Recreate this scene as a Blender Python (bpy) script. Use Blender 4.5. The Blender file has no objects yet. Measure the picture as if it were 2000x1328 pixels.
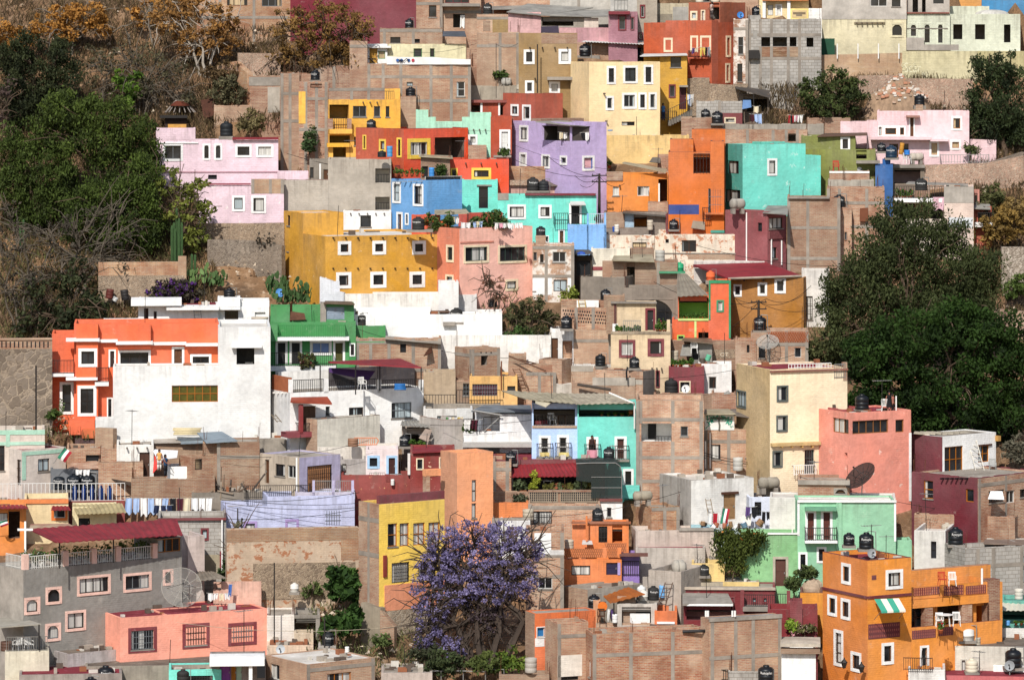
import bpy,math,random
import numpy as np
R=math.radians
random.seed(7)
RS=np.random.RandomState(11)
COL=bpy.context.scene.collection
F,YH,HC=8000.0,75.0,45.0
_T=[0.0,0.0,1.0]
def T(ox,oy,s=None):_T[:]=[ox,oy,s or(3.6095 if oy==960 else 3.905)]
def GX(x):return _T[0]+x/_T[2]
def GY(y):return _T[1]+y/_T[2]
def ray(px,py):return((px-1000)/F,1.0,-(py-YH)/F)
def atp(px,py,Y):
 d=ray(px,py);return(d[0]*Y,Y,HC+d[2]*Y)
def at(x,y,Y):return atp(GX(x),GY(y),Y)
def ymap(py):return 350-85*py/1328.0
def ground(y):
 if y>385:return ground(385)+(y-385)*.45
 if y<236:return ground(236)+(y-236)*.12
 py=(350-y)/85*1328
 return HC-(py-YH)*y/F
def lin(h):
 h=h.lstrip('#')
 out=[]
 for i in(0,2,4):
  c=int(h[i:i+2],16)/255
  out.append(c/12.92 if c<=.04045 else((c+.055)/1.055)**2.4)
 return tuple(out)+(1.0,)
_M={}
class NT:
 def __init__(s,name):
  m=bpy.data.materials.new(name);m.use_nodes=True
  s.m=m;s.t=m.node_tree;s.n=s.t.nodes;s.l=s.t.links
  s.b=s.n['Principled BSDF'];s.b.inputs['Roughness'].default_value=.9
  s.b.inputs['Specular IOR Level'].default_value=.25
 def node(s,ty,**kw):
  n=s.n.new(ty)
  for k,v in kw.items():setattr(n,k,v)
  return n
 def link(s,a,b):s.l.new(a,b)
 def uv(s,sx=1,sy=1,rnd=True,layer='UVMap'):
  u=s.node('ShaderNodeUVMap',uv_map=layer)
  o=u.outputs[0]
  if rnd:
   oi=s.node('ShaderNodeObjectInfo')
   k=s.node('ShaderNodeMath',operation='MULTIPLY');k.inputs[1].default_value=91.7
   s.link(oi.outputs['Random'],k.inputs[0])
   a=s.node('ShaderNodeVectorMath',operation='ADD');s.link(o,a.inputs[0]);s.link(k.outputs[0],a.inputs[1]);o=a.outputs[0]
  if sx!=1 or sy!=1:
   mp=s.node('ShaderNodeVectorMath',operation='MULTIPLY');mp.inputs[1].default_value=(sx,sy,1)
   s.link(o,mp.inputs[0]);o=mp.outputs[0]
  return o
 def noise(s,vec,scale,detail=4,rough=.55):
  n=s.node('ShaderNodeTexNoise');n.inputs['Scale'].default_value=scale
  n.inputs['Detail'].default_value=detail;n.inputs['Roughness'].default_value=rough
  s.link(vec,n.inputs['Vector']);return n.outputs[0]
 def ramp(s,val,a,b,lo=0.,hi=1.):
  n=s.node('ShaderNodeMapRange');n.inputs[1].default_value=a;n.inputs[2].default_value=b
  n.inputs[3].default_value=lo;n.inputs[4].default_value=hi
  s.link(val,n.inputs[0]);return n.outputs[0]
 def math(s,op,a,b=None):
  n=s.node('ShaderNodeMath',operation=op)
  for i,v in enumerate((a,b)):
   if v is None:continue
   if isinstance(v,(int,float)):n.inputs[i].default_value=v
   else:s.link(v,n.inputs[i])
  return n.outputs[0]
 def mix(s,fac,a,b,mode='MIX'):
  n=s.node('ShaderNodeMix',data_type='RGBA',blend_type=mode)
  for sock,v in((n.inputs[0],fac),(n.inputs[6],a),(n.inputs[7],b)):
   if isinstance(v,(int,float)):sock.default_value=v
   elif isinstance(v,tuple):sock.default_value=v
   else:s.link(v,sock)
  return n.outputs[2]
 def bump(s,h,st=.3,dist=.03):
  n=s.node('ShaderNodeBump');n.inputs['Strength'].default_value=st;n.inputs['Distance'].default_value=dist
  s.link(h,n.inputs['Height']);s.link(n.outputs[0],s.b.inputs['Normal'])
 def col(s,c):
  if isinstance(c,tuple):s.b.inputs['Base Color'].default_value=c
  else:s.link(c,s.b.inputs['Base Color'])
  return s.m
def grime(t,c,uv,amt=1.0,dirt='#5b4f45'):
 """weathering: broad mottling, rain streaks below the wall top, splashes at the foot"""
 n1=t.ramp(t.noise(uv,.45,5,.6),.3,.72,1-.22*amt,1.1)
 n3=t.ramp(t.noise(uv,3.1,3),.25,.75,1-.12*amt,1.08)
 c=t.mix(1.0,c,t.math('MULTIPLY',n1,n3),'MULTIPLY')
 e=t.node('ShaderNodeUVMap',uv_map='edge');sp=t.node('ShaderNodeSeparateXYZ');t.link(e.outputs[0],sp.inputs[0])
 top=t.ramp(sp.outputs[0],0,1.5,1.0,.14)
 foot=t.ramp(sp.outputs[1],0,.9,.8,0.0)
 st=t.node('ShaderNodeVectorMath',operation='MULTIPLY');st.inputs[1].default_value=(3.4,.22,1);t.link(uv,st.inputs[0])
 s1=t.ramp(t.noise(st.outputs[0],1.0,4,.65),.46,.78,0,1)
 f=t.math('MULTIPLY',s1,top)
 f2=t.math('MULTIPLY',t.ramp(t.noise(uv,1.1,4),.35,.7),foot)
 f=t.math('MINIMUM',t.math('MULTIPLY',t.math('ADD',f,f2),.62*amt),.8)
 return t.mix(f,c,lin(dirt))
def stucco(hx,wear=.7,peel=0.,pc='#e8e2d8',lump=.35):
 k=('st',hx,wear,peel,pc,lump)
 if k in _M:return _M[k]
 t=NT('painted_stucco');uv=t.uv()
 c=lin(hx);g=.3*c[0]+.59*c[1]+.11*c[2];c=tuple(min(.9,(x*.94+g*.06)*1.03+.003)for x in c[:3])+(1,)
 b=t.mix(t.ramp(t.noise(uv,.23,3),.38,.62),c,tuple(min(1,x*.9+.05)for x in c[:3])+(1,))
 bk=t.node('ShaderNodeTexBrick',offset=.5);t.link(uv,bk.inputs['Vector']);bk.inputs['Scale'].default_value=1;bk.inputs['Brick Width'].default_value=.34;bk.inputs['Row Height'].default_value=.14;bk.inputs['Mortar Size'].default_value=.018
 cm=t.ramp(t.noise(uv,.35,4),.46,.6)
 b=t.mix(t.math('MULTIPLY',t.math('MULTIPLY',bk.outputs[1],cm),.11),b,tuple(x*.5 for x in c[:3])+(1,))
 pt=t.ramp(t.noise(uv,.33,3,.4),.535,.55,0,.5)
 b=t.mix(pt,b,tuple(x*.86+.03 for x in c[:3])+(1,));b=t.mix(t.ramp(t.noise(uv,.8,7,.7),.62,.7,0,.22),b,lin('#cfc5b6'))
 wear=min(1.1,wear*1.4)
 c2=grime(t,b,uv,wear)
 big=t.noise(uv,1.7,8,.68)
 if peel>0:
  pk=t.math('MULTIPLY',t.ramp(big,.70-.22*peel,.74-.22*peel),t.ramp(t.noise(uv,.21,2),.42-.2*peel,.55-.1*peel))
  c2=t.mix(pk,c2,lin(pc))
 t.bump(t.math('ADD',t.math('ADD',t.noise(uv,5.5,5,.6),t.math('MULTIPLY',t.noise(uv,.9,2),1.8)),t.math('MULTIPLY',t.math('MULTIPLY',bk.outputs[1],cm),-.5)),lump*1.3,.06)
 _M[k]=t.col(c2);return _M[k]
def brick(hx='#a2583a',hx2='#b98a64',mortar='#b0a08c',white=0.,wear=.8):
 k=('br',hx,hx2,mortar,white)
 if k in _M:return _M[k]
 t=NT('bare_brick');uv=t.uv()
 b=t.node('ShaderNodeTexBrick',offset=.5);t.link(uv,b.inputs['Vector'])
 b.inputs['Color1'].default_value=lin(hx);b.inputs['Color2'].default_value=lin(hx2);b.inputs['Mortar'].default_value=lin(mortar)
 b.inputs['Scale'].default_value=1;b.inputs['Brick Width'].default_value=.31;b.inputs['Row Height'].default_value=.105
 b.inputs['Mortar Size'].default_value=.022;b.inputs['Bias'].default_value=-.1;b.inputs['Mortar Smooth'].default_value=.3
 row=t.node('ShaderNodeVectorMath',operation='MULTIPLY');row.inputs[1].default_value=(.8,9.5,1);t.link(uv,row.inputs[0])
 c=t.mix(t.ramp(t.noise(row.outputs[0],1.0,3,.7),.42,.66,0,.72),b.outputs[0],lin('#d2b799'))
 c=t.mix(t.ramp(t.noise(uv,.5,5,.65),.42,.66,0,.7),c,lin('#87492f'))
 c=t.mix(t.ramp(t.noise(uv,.31,6,.7),.56,.66,0,.55),c,lin('#c9b29b'))
 oi=t.node('ShaderNodeObjectInfo');rv=oi.outputs['Random']
 c=t.mix(t.ramp(rv,0,1,0,.6),c,lin('#a8937c'));c=t.mix(1.0,c,t.ramp(t.math('FRACT',t.math('MULTIPLY',rv,7.3)),0,1,.72,1.1),'MULTIPLY')
 if white>0:
  wn=t.ramp(t.noise(uv,.7,6,.7),.62-.3*white,.70-.3*white)
  c=t.mix(t.math('MULTIPLY',wn,.9),c,lin('#e7ded2'))
 c=grime(t,c,uv,wear,'#6a5a4e')
 t.bump(t.math('ADD',b.outputs[1],t.noise(uv,6,3)),.45,-.03)
 _M[k]=t.col(c);return _M[k]
def concrete(hx='#a59c90',wear=1.0):
 k=('co',hx,wear)
 if k in _M:return _M[k]
 t=NT('weathered_concrete');uv=t.uv()
 c=t.mix(t.ramp(t.noise(uv,.6,6,.65),.35,.7),lin(hx),tuple(x*.62 for x in lin(hx)[:3])+(1,))
 c=grime(t,c,uv,wear,'#4f473f')
 t.bump(t.noise(uv,7,5,.6),.3,.03)
 _M[k]=t.col(c);return _M[k]
def block(hx='#b3ada4'):
 k=('bl',hx)
 if k in _M:return _M[k]
 t=NT('concrete_block');uv=t.uv()
 b=t.node('ShaderNodeTexBrick',offset=.5);t.link(uv,b.inputs['Vector'])
 l=lin(hx)
 b.inputs['Color1'].default_value=l;b.inputs['Color2'].default_value=tuple(x*.8 for x in l[:3])+(1,);b.inputs['Mortar'].default_value=lin('#8b8379')
 b.inputs['Scale'].default_value=1;b.inputs['Brick Width'].default_value=.5;b.inputs['Row Height'].default_value=.26;b.inputs['Mortar Size'].default_value=.02
 c=grime(t,b.outputs[0],uv,1.0)
 t.bump(t.noise(uv,6,4),.3,.03)
 _M[k]=t.col(c);return _M[k]
def stone(hx='#b39a80',hx2='#7d6a58',mortar='#c7b39b',sc=3.6):
 k=('sn',hx,hx2,mortar,sc)
 if k in _M:return _M[k]
 t=NT('rubble_stone');uv=t.uv()
 w=t.noise(uv,1.5,3)
 wv=t.node('ShaderNodeVectorMath',operation='ADD');t.link(uv,wv.inputs[0]);t.link(w,wv.inputs[1])
 v=t.node('ShaderNodeTexVoronoi',feature='DISTANCE_TO_EDGE');v.inputs['Scale'].default_value=sc*1.8;t.link(wv.outputs[0],v.inputs['Vector'])
 v2=t.node('ShaderNodeTexVoronoi');v2.inputs['Scale'].default_value=sc*1.8;t.link(wv.outputs[0],v2.inputs['Vector'])
 sp=t.node('ShaderNodeSeparateColor');t.link(v2.outputs['Color'],sp.inputs[0])
 c=t.mix(sp.outputs[0],lin(hx),lin(hx2))
 c=t.mix(t.ramp(v.outputs[0],.02,.09),lin(mortar),c)
 c=t.mix(t.ramp(t.noise(uv,.35,5,.6),.35,.7,0,.55),c,lin('#8b7a68'))
 c=grime(t,c,uv,1.0)
 t.bump(t.math('ADD',t.ramp(v.outputs[0],0,.12),t.noise(uv,5,4)),.6,.06)
 _M[k]=t.col(c);return _M[k]
def plain(hx,rough=.6,var=.18,metal=0.,spec=.3,name='coloured_surface'):
 k=('pl',hx,rough,var,metal,spec)
 if k in _M:return _M[k]
 t=NT(name);uv=t.uv()
 t.b.inputs['Roughness'].default_value=rough;t.b.inputs['Metallic'].default_value=metal;t.b.inputs['Specular IOR Level'].default_value=spec
 c=t.mix(1.0,lin(hx),t.ramp(t.noise(uv,2.3,5,.65),.3,.7,1-var,1+var*.5),'MULTIPLY')
 _M[k]=t.col(c);return _M[k]
def roofmat(kind):
 k=('rf',kind)
 if k in _M:return _M[k]
 a,b,c3={'rc':('#a39a8d','#7c7266','#c9c0b2'),'rr':('#86303a','#6d2830','#a4616a'),'rw':('#d8d2c8','#b8b0a4','#efeae2'),'rd':('#766b5f','#544a41','#9b9083'),'rb':('#a5785c','#84604b','#c8ab92'),'rg':('#8b8f92','#6b6e70','#bcbcba'),'gr':('#8a7057','#6b553f','#a58d6f')}[kind]
 t=NT('roof_deck');uv=t.uv()
 c=t.mix(t.ramp(t.noise(uv,.5,6,.65),.35,.65),lin(a),lin(b))
 c=t.mix(t.ramp(t.noise(uv,1.3,6,.7),.56,.68,0,.7),c,lin(c3))
 t.bump(t.noise(uv,4,5),.4,.04)
 _M[k]=t.col(c);return _M[k]
def sheet(hx,hx2=None,rust=.3):
 k=('sh',hx,hx2,rust)
 if k in _M:return _M[k]
 t=NT('corrugated_sheet');uv=t.uv();t.b.inputs['Roughness'].default_value=.65
 c=t.mix(t.ramp(t.noise(uv,.8,5,.65),.35,.68),lin(hx),lin(hx2)if hx2 else tuple(x*.7 for x in lin(hx)[:3])+(1,))
 c=t.mix(t.ramp(t.noise(uv,1.9,6,.7),.60,.70,0,rust),c,lin('#6d4632'))
 _M[k]=t.col(c);return _M[k]
def glass(v=0):
 k=('gl',v)
 if k in _M:return _M[k]
 t=NT('window_glass');t.b.inputs['Roughness'].default_value=.12;t.b.inputs['Specular IOR Level'].default_value=.5
 uv=t.uv()
 if v==0:
  c=t.mix(t.ramp(t.noise(uv,.8,2),.4,.62),lin('#15171a'),lin('#2f3236'))
 else:
  sx=t.node('ShaderNodeVectorMath',operation='MULTIPLY');sx.inputs[1].default_value=(7,.12,1);t.link(uv,sx.inputs[0])
  f=t.ramp(t.noise(sx.outputs[0],1.0,2),.3,.7,.45,1.0)
  cc={1:'#d8d5cd',2:'#b9c6c9',3:'#cdb38c'}[v]
  c=t.mix(1.0,lin(cc),f,'MULTIPLY')
  sx2=t.node('ShaderNodeVectorMath',operation='MULTIPLY');sx2.inputs[1].default_value=(1.1,.02,1);t.link(uv,sx2.inputs[0])
  c=t.mix(t.ramp(t.noise(sx2.outputs[0],1.0,1),.5,.53),c,lin('#202226'))
 _M[k]=t.col(c);return _M[k]
def leafmat(a,b,trans=.25):
 k=('lf',a,b,trans)
 if k in _M:return _M[k]
 t=NT('foliage');at_=t.node('ShaderNodeAttribute',attribute_name='tone')
 c=t.mix(at_.outputs['Fac'],lin(a),lin(b));t.b.inputs['Roughness'].default_value=.75
 t.b.inputs['Specular IOR Level'].default_value=.2
 t.col(c)
 tr=t.node('ShaderNodeBsdfTranslucent');t.link(c,tr.inputs[0])
 mx=t.node('ShaderNodeMixShader');mx.inputs[0].default_value=trans
 t.link(t.b.outputs[0],mx.inputs[1]);t.link(tr.outputs[0],mx.inputs[2])
 t.link(mx.outputs[0],t.n['Material Output'].inputs[0])
 _M[k]=t.m;return _M[k]
WHITE=stucco('#e9e7e2',.38);DARKMET=plain('#2b2724',.5);WOOD=plain('#5b3a24',.6);BLACK=plain('#17181a',.55,.1)
STEEL=plain('#8f8d88',.5,.25,.3);LINTEL=concrete('#9a9186')
class MB:
 def __init__(s):s.v,s.f,s.mi,s.e=[],[],[],{}
 def quad(s,pts,m=0,edge=None):
  i=len(s.v);s.v+=[tuple(p)for p in pts];s.f.append(tuple(range(i,i+len(pts))));s.mi.append(m)
  if edge:s.e[len(s.f)-1]=edge
 def box(s,x0,y0,z0,x1,y1,z1,m=0):
  i=len(s.v)
  s.v+=[(x0,y0,z0),(x1,y0,z0),(x1,y1,z0),(x0,y1,z0),(x0,y0,z1),(x1,y0,z1),(x1,y1,z1),(x0,y1,z1)]
  for f in((0,3,2,1),(4,5,6,7),(0,1,5,4),(1,2,6,5),(2,3,7,6),(3,0,4,7)):
   s.f.append(tuple(i+k for k in f));s.mi.append(m)
 def tube(s,a,b,r0,r1=None,n=6,m=0,cap=True):
  r1=r0 if r1 is None else r1
  a,b=np.array(a,float),np.array(b,float);d=b-a;L=np.linalg.norm(d)
  if L<1e-6:return
  d/=L;u=np.cross(d,(0,0,1)if abs(d[2])<.9 else(1,0,0));u/=np.linalg.norm(u);w=np.cross(d,u)
  i=len(s.v)
  for p,r in((a,r0),(b,r1)):
   for k in range(n):
    t=2*math.pi*k/n;s.v.append(tuple(p+r*(math.cos(t)*u+math.sin(t)*w)))
  for k in range(n):
   j=(k+1)%n;s.f.append((i+k,i+n+k,i+n+j,i+j));s.mi.append(m)
  if cap:
   s.f.append(tuple(i+k for k in range(n)));s.mi.append(m)
   s.f.append(tuple(i+n+k for k in range(n))[::-1]);s.mi.append(m)
 def path(s,pts,r,n=5,m=0):
  for a,b in zip(pts[:-1],pts[1:]):s.tube(a,b,r,r,n,m,False)
 def lathe(s,prof,c=(0,0,0),n=16,m=0,cap=True):
  i=len(s.v)
  for r,z in prof:
   for k in range(n):
    t=2*math.pi*k/n;s.v.append((c[0]+r*math.cos(t),c[1]+r*math.sin(t),c[2]+z))
  for j in range(len(prof)-1):
   for k in range(n):
    q=(k+1)%n;s.f.append((i+j*n+k,i+j*n+q,i+(j+1)*n+q,i+(j+1)*n+k));s.mi.append(m)
  if cap:
   s.f.append(tuple(i+(len(prof)-1)*n+k for k in range(n)));s.mi.append(m)
   s.f.append(tuple(i+k for k in range(n))[::-1]);s.mi.append(m)
 def build(s,name,mats,parent=None,smooth=False,loc=None):
  me=bpy.data.meshes.new(name)
  me.from_pydata(s.v,[],s.f)
  if not isinstance(mats,(list,tuple)):mats=[mats]
  for m in mats:me.materials.append(m)
  n=len(s.f)
  me.polygons.foreach_set('material_index',s.mi)
  if smooth:me.polygons.foreach_set('use_smooth',[True]*n)
  V=s.v;uv,ed=[],[]
  for fi,f in enumerate(s.f):
   a,b,c=V[f[0]],V[f[1]],V[f[2]]
   ux,uy,uz=b[0]-a[0],b[1]-a[1],b[2]-a[2];wx,wy,wz=c[0]-a[0],c[1]-a[1],c[2]-a[2]
   nx,ny,nz=uy*wz-uz*wy,uz*wx-ux*wz,ux*wy-uy*wx
   L=math.sqrt(nx*nx+ny*ny+nz*nz)or 1
   e=s.e.get(fi)
   if abs(nz/L)>.75:
    for k in f:uv+=[V[k][0],V[k][1]]
   else:
    h=math.hypot(nx,ny)or 1;tx,ty=-ny/h,nx/h
    for k in f:uv+=[V[k][0]*tx+V[k][1]*ty,V[k][2]]
   for k in f:
    if e:ed+=[e[1]-V[k][2],V[k][2]-e[0]]
    else:ed+=[1.1,5.0]
  l=me.uv_layers.new(name='UVMap');l.data.foreach_set('uv',uv)
  l=me.uv_layers.new(name='edge');l.data.foreach_set('uv',ed)
  me.update()
  o=bpy.data.objects.new(name,me);COL.objects.link(o)
  if parent is not None:o.parent=parent
  if loc is not None:o.location=loc
  return o
LABELS={}
def tag(o,label=None,cat=None,group=None,kind=None):
 if label:
  o['label']=label;LABELS.setdefault(label,[]).append((o.name,group))
 if cat:o['category']=cat
 if group:o['group']=group
 if kind:o['kind']=kind
 return o
def empty(name,loc,rz=0):
 o=bpy.data.objects.new(name,None);COL.objects.link(o);o.location=loc;o.rotation_euler=(0,0,rz);o.empty_display_size=.3
 return o
HOUSES=[];RS2=np.random.RandomState(41)
SASHES=(DARKMET,DARKMET,plain('#3d2a20',.6),plain('#6f7274',.5),plain('#c9c6bf',.5))
class Vol:
 """one box of a house: own wall mesh with real openings, parapet and roof deck"""
 def __init__(s,h,name,mat,x0,x1,y0,y1,z0,z1,roof='rc',par=.35,cap=None,sm=None,rname='roof',bf=True):
  s.h,s.name,s.mat=h,name,mat
  s.x0,s.x1,s.y0,s.y1,s.z0,s.z1=x0,x1,y0,y1,z0,z1
  s.roof,s.par,s.cap,s.sm,s.rname=roof,par,cap,sm or mat,rname
  s.holes={'F':[],'L':[],'R':[]}
  h.vols.append(s)
 def sz(s,face,px,py):
  h=s.h;d=ray(px,py);P=h.P
  if face=='F':n,off=h.v,s.y0
  else:n,off=h.u,(s.x0 if face=='L' else s.x1)
  t=(n[0]*P[0]+n[1]*P[1]+off)/(n[0]*d[0]+n[1])
  wx,wy,wz=d[0]*t-P[0],t-P[1],HC+d[2]*t
  q=h.u if face=='F' else h.v
  return wx*q[0]+wy*q[1],wz-h.zb
 def pt(s,face,a,n,z):
  if face=='F':return(a,s.y0+n,z)
  if face=='L':return(s.x0+n,a,z)
  return(s.x1-n,a,z)
 def fbox(s,mb,face,a0,a1,z0,z1,n0,n1,m=0):
  p,q=s.pt(face,a0,n0,z0),s.pt(face,a1,n1,z1)
  mb.box(min(p[0],q[0]),min(p[1],q[1]),z0,max(p[0],q[0]),max(p[1],q[1]),z1,m)
 def rect(s,face,x0,y0,x1,y1,clip=True):
  px0,px1,py0,py1=GX(x0),GX(x1),GY(y0),GY(y1)
  xm=(px0+px1)/2
  a0,a1=s.sz(face,px0,py0)[0],s.sz(face,px1,py0)[0]
  zt,zb=s.sz(face,xm,py0)[1],s.sz(face,xm,py1)[1]
  if a0>a1:a0,a1=a1,a0
  if not clip:return a0,a1,zb,zt
  lo,hi=(s.x0,s.x1)if face=='F' else(s.y0,s.y1)
  return max(a0,lo+.05),min(a1,hi-.05),max(zb,s.z0+.05),min(zt,s.z1-.05)
 def win(s,x0,y0,x1,y1,k='w',face='F',fr=None,sash=None,pane=None,sw=.17,lab=None,rec=None,ins=None):
  h=s.h
  a0,a1,z0,z1=s.rect(face,x0,y0,x1,y1)
  if a1-a0<.12 or z1-z0<.12:return
  fr=fr or h.fr;sash=sash or(h.sash if h.sash is not DARKMET else random.choice(SASHES))
  sur=k in 'wcbDaAB'
  if sur:
   w_=min(sw,(a1-a0)*.22,(z1-z0)*.22)
   A0,A1,Z0,Z1=a0,a1,z0,z1
   a0,a1,z1=a0+w_,a1-w_,z1-w_
   if k not in 'DbB':z0=z0+w_
  s.holes[face].append((a0,a1,z0,z1))
  W,H=a1-a0,z1-z0
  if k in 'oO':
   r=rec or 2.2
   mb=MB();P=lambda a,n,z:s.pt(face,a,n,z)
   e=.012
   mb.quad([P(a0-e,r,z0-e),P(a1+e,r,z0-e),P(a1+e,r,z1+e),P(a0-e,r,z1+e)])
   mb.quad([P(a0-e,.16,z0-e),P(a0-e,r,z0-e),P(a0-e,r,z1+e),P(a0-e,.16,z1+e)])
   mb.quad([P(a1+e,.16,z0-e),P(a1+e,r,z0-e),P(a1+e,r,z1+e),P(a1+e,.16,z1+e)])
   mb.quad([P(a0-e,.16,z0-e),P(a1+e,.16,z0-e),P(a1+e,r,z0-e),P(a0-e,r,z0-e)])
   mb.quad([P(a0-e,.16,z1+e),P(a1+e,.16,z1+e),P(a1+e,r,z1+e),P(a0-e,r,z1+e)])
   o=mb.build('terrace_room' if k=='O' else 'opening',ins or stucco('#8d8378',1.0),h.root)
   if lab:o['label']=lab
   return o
  if k=='s':
   mb=MB();s.fbox(mb,face,a0-.01,a1+.01,z0-.01,z1+.01,.2,.24)
   return mb.build('vent',BLACK,h.root)
  dep=.13
  mb=MB();t=.05 if W>.5 else.035
  if k in 'dD':
   s.fbox(mb,face,a0-.01,a1+.01,z0-.01,z1+.01,dep,dep+.06)
   for i in range(2):
    for(b0,b1)in((.08,.45),(.55,.92)):
     s.fbox(mb,face,a0+W*(.08+.48*i),a0+W*(.44+.48*i),z0+H*b0,z0+H*b1,dep-.025,dep+.01)
   o=mb.build('door',pane if pane is not None and not isinstance(pane,int)else WOOD,h.root)
   kb=MB();s.fbox(kb,face,a0+W*.84,a0+W*.84+.05,z0+H*.45,z0+H*.45+.12,dep-.08,dep)
   kb.build('handle',STEEL,o)
  else:
   for(b0,b1,c0,c1)in((a0,a0+t,z0,z1),(a1-t,a1,z0,z1),(a0+t,a1-t,z0,z0+t),(a0+t,a1-t,z1-t,z1)):
    s.fbox(mb,face,b0,b1,c0,c1,dep-.05,dep+.02)
   nx=max(1,int(round(W/.6)))if W>.55 else 1
   nz=max(1,int(round(H/.75)))if H>.9 else 1
   if k=='g':nx,nz=max(2,int(W/.17)),3
   tb=.022 if k!='g' else.014
   for i in range(1,nx):s.fbox(mb,face,a0+W*i/nx-tb,a0+W*i/nx+tb,z0+t,z1-t,dep-.035 if k!='g' else-.03,dep+.01 if k!='g' else.0)
   for i in range(1,nz):s.fbox(mb,face,a0+t,a1-t,z0+H*i/nz-tb,z0+H*i/nz+tb,dep-.03 if k!='g' else-.034,dep+.012 if k!='g' else-.004)
   o=mb.build('window',sash,h.root)
   pm=MB();s.fbox(pm,face,a0-.01,a1+.01,z0-.01,z1+.01,dep+.025,dep+.06)
   if pane is None:pane=random.choice((1,1,2))if k in 'cq' else random.choice((0,0,0,1,2))
   pm.build('pane',glass(pane)if isinstance(pane,int)else pane,o)
  if lab:o['label']=lab
  if sur:
   sb=MB();p=-.035
   s.fbox(sb,face,A0,a0,Z0,Z1,p,.1);s.fbox(sb,face,a1,A1,Z0,Z1,p,.1)
   s.fbox(sb,face,a0,a1,z1,Z1,p+.004,.1)
   if k not in 'DbB':s.fbox(sb,face,a0,a1,Z0,z0,p-.03,.1)
   sb.build('surround',fr,o)
  elif k in 'pqg' and random.random()<.5:
   sb=MB();s.fbox(sb,face,a0-.06,a1+.06,z0-.09,z0,-.06,.1);sb.build('sill',LINTEL,o)
  if k in 'bB':
   s.rail(None,face,a0-.3,a1+.3,z0,.95,.38,o,slab=True)
  if k in 'aA':
   r=W/2;ab=MB();n=8;c=(a0+a1)/2;zc=z1-r
   for sgn in(-1,1):
    pts=[s.pt(face,c+sgn*r,.005,z1)]
    for i in range(n+1):
     q=math.pi/2*i/n
     pts.append(s.pt(face,c+sgn*r*math.cos(q),.005,zc+r*math.sin(q)))
    for i in range(1,len(pts)-1):ab.quad([pts[0],pts[i],pts[i+1]])
   ab.build('arch_fillet',s.mat if k=='A' else fr,o)
  return o
 def wins(s,txt,face='F',**kw):
  for it in txt.split(';'):
   q=it.split()
   if not q:continue
   s.win(float(q[0]),float(q[1]),float(q[2]),float(q[3]),q[4]if len(q)>4 else 'w',face,**kw)
  return s
 def rail(s,px,face,a0,a1,z,ht=.95,out=0.,parent=None,slab=False,mat=None,step=.14,name='railing',th=.016):
  if px:a0,a1,z,z2=s.rect(face,*px,False);ht=z2-z
  mb=MB()
  if slab:
   sb=MB();s.fbox(sb,face,a0-.05,a1+.05,z-.14,z-.002,-out-.06,.0)
   sb.build('balcony_slab',LINTEL,parent if parent is not None else s.h.root)
  n=max(2,int((a1-a0)/step))
  for i in range(n+1):
   a=a0+(a1-a0)*i/n;s.fbox(mb,face,a-th,a+th,z,z+ht,-out-th,-out+th)
  s.fbox(mb,face,a0,a1,z+ht,z+ht+.045,-out-.025,-out+.025)
  s.fbox(mb,face,a0,a1,z+.06,z+.095,-out-.02,-out+.02)
  if out>.05:
   for a in(a0,a1):
    s.fbox(mb,face,a-.02,a+.02,z+ht,z+ht+.04,-out+.03,0)
    for j in range(1,max(2,int(out/step))):s.fbox(mb,face,a-.012,a+.012,z,z+ht,-out+j*step-.012,-out+j*step+.012)
  return mb.build(name,mat or DARKMET,parent if parent is not None else s.h.root)
 def bar(s,x0,y0,x1,y1,mat=None,name='band',n0=-.03,n1=.05,face='F'):
  a0,a1,z0,z1=s.rect(face,x0,y0,x1,y1,False)
  mb=MB();s.fbox(mb,face,a0,a1,z0,z1,n0,n1);return mb.build(name,mat or LINTEL,s.h.root)
 def frame(s,cols=(),beams=(),face='F',mat=None,w=.24,proud=.02):
  """concrete ring beams and columns between the brick panels, pixel columns / rows of the photograph"""
  mb=MB();lo,hi=(s.x0,s.x1)if face=='F' else(s.y0,s.y1)
  hs=s.holes[face]
  def put(a0,a1,z0,z1,p):
   if a1<=a0 or z1<=z0:return
   for(h0,h1,g0,g1)in hs:
    if a0<h1-.01 and a1>h0+.01 and z0<g1-.01 and z1>g0+.01:
     if a1-a0>z1-z0:put(a0,h0,z0,z1,p);put(h1,a1,z0,z1,p)
     else:put(a0,a1,z0,g0,p);put(a0,a1,g1,z1,p)
     return
   s.fbox(mb,face,a0,a1,z0,z1,-p,.04)
  zr=[]
  for y in beams:
   mid=GX((0))if False else None
   pxm=s.h.pxm[face]
   z=s.sz(face,pxm,GY(y))[1]
   put(lo+.004,hi-.004,z-w/2,z+w/2,proud+.004)
  for x in cols:
   a=s.sz(face,GX(x),600)[0];a=min(max(a,lo+w/2+.004),hi-w/2-.004)
   put(a-w/2,a+w/2,s.z0+.01,s.z1-.004,proud)
  if mb.f:mb.build('concrete_frame',mat or concrete('#a2978a'),s.h.root)
  return s
 def spouts(s,x0,x1,y,n,face='F',ln=.38,mat=None):
  for i in range(n):
   px=GX(x0+(x1-x0)*(i+.5)/n);a,z=s.sz(face,px,GY(y))
   mb=MB();s.fbox(mb,face,a-.05,a+.05,z-.05,z+.05,-ln,.0);mb.build('drain_spout',mat or concrete('#6e6358'),s.h.root)
  return s
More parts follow.
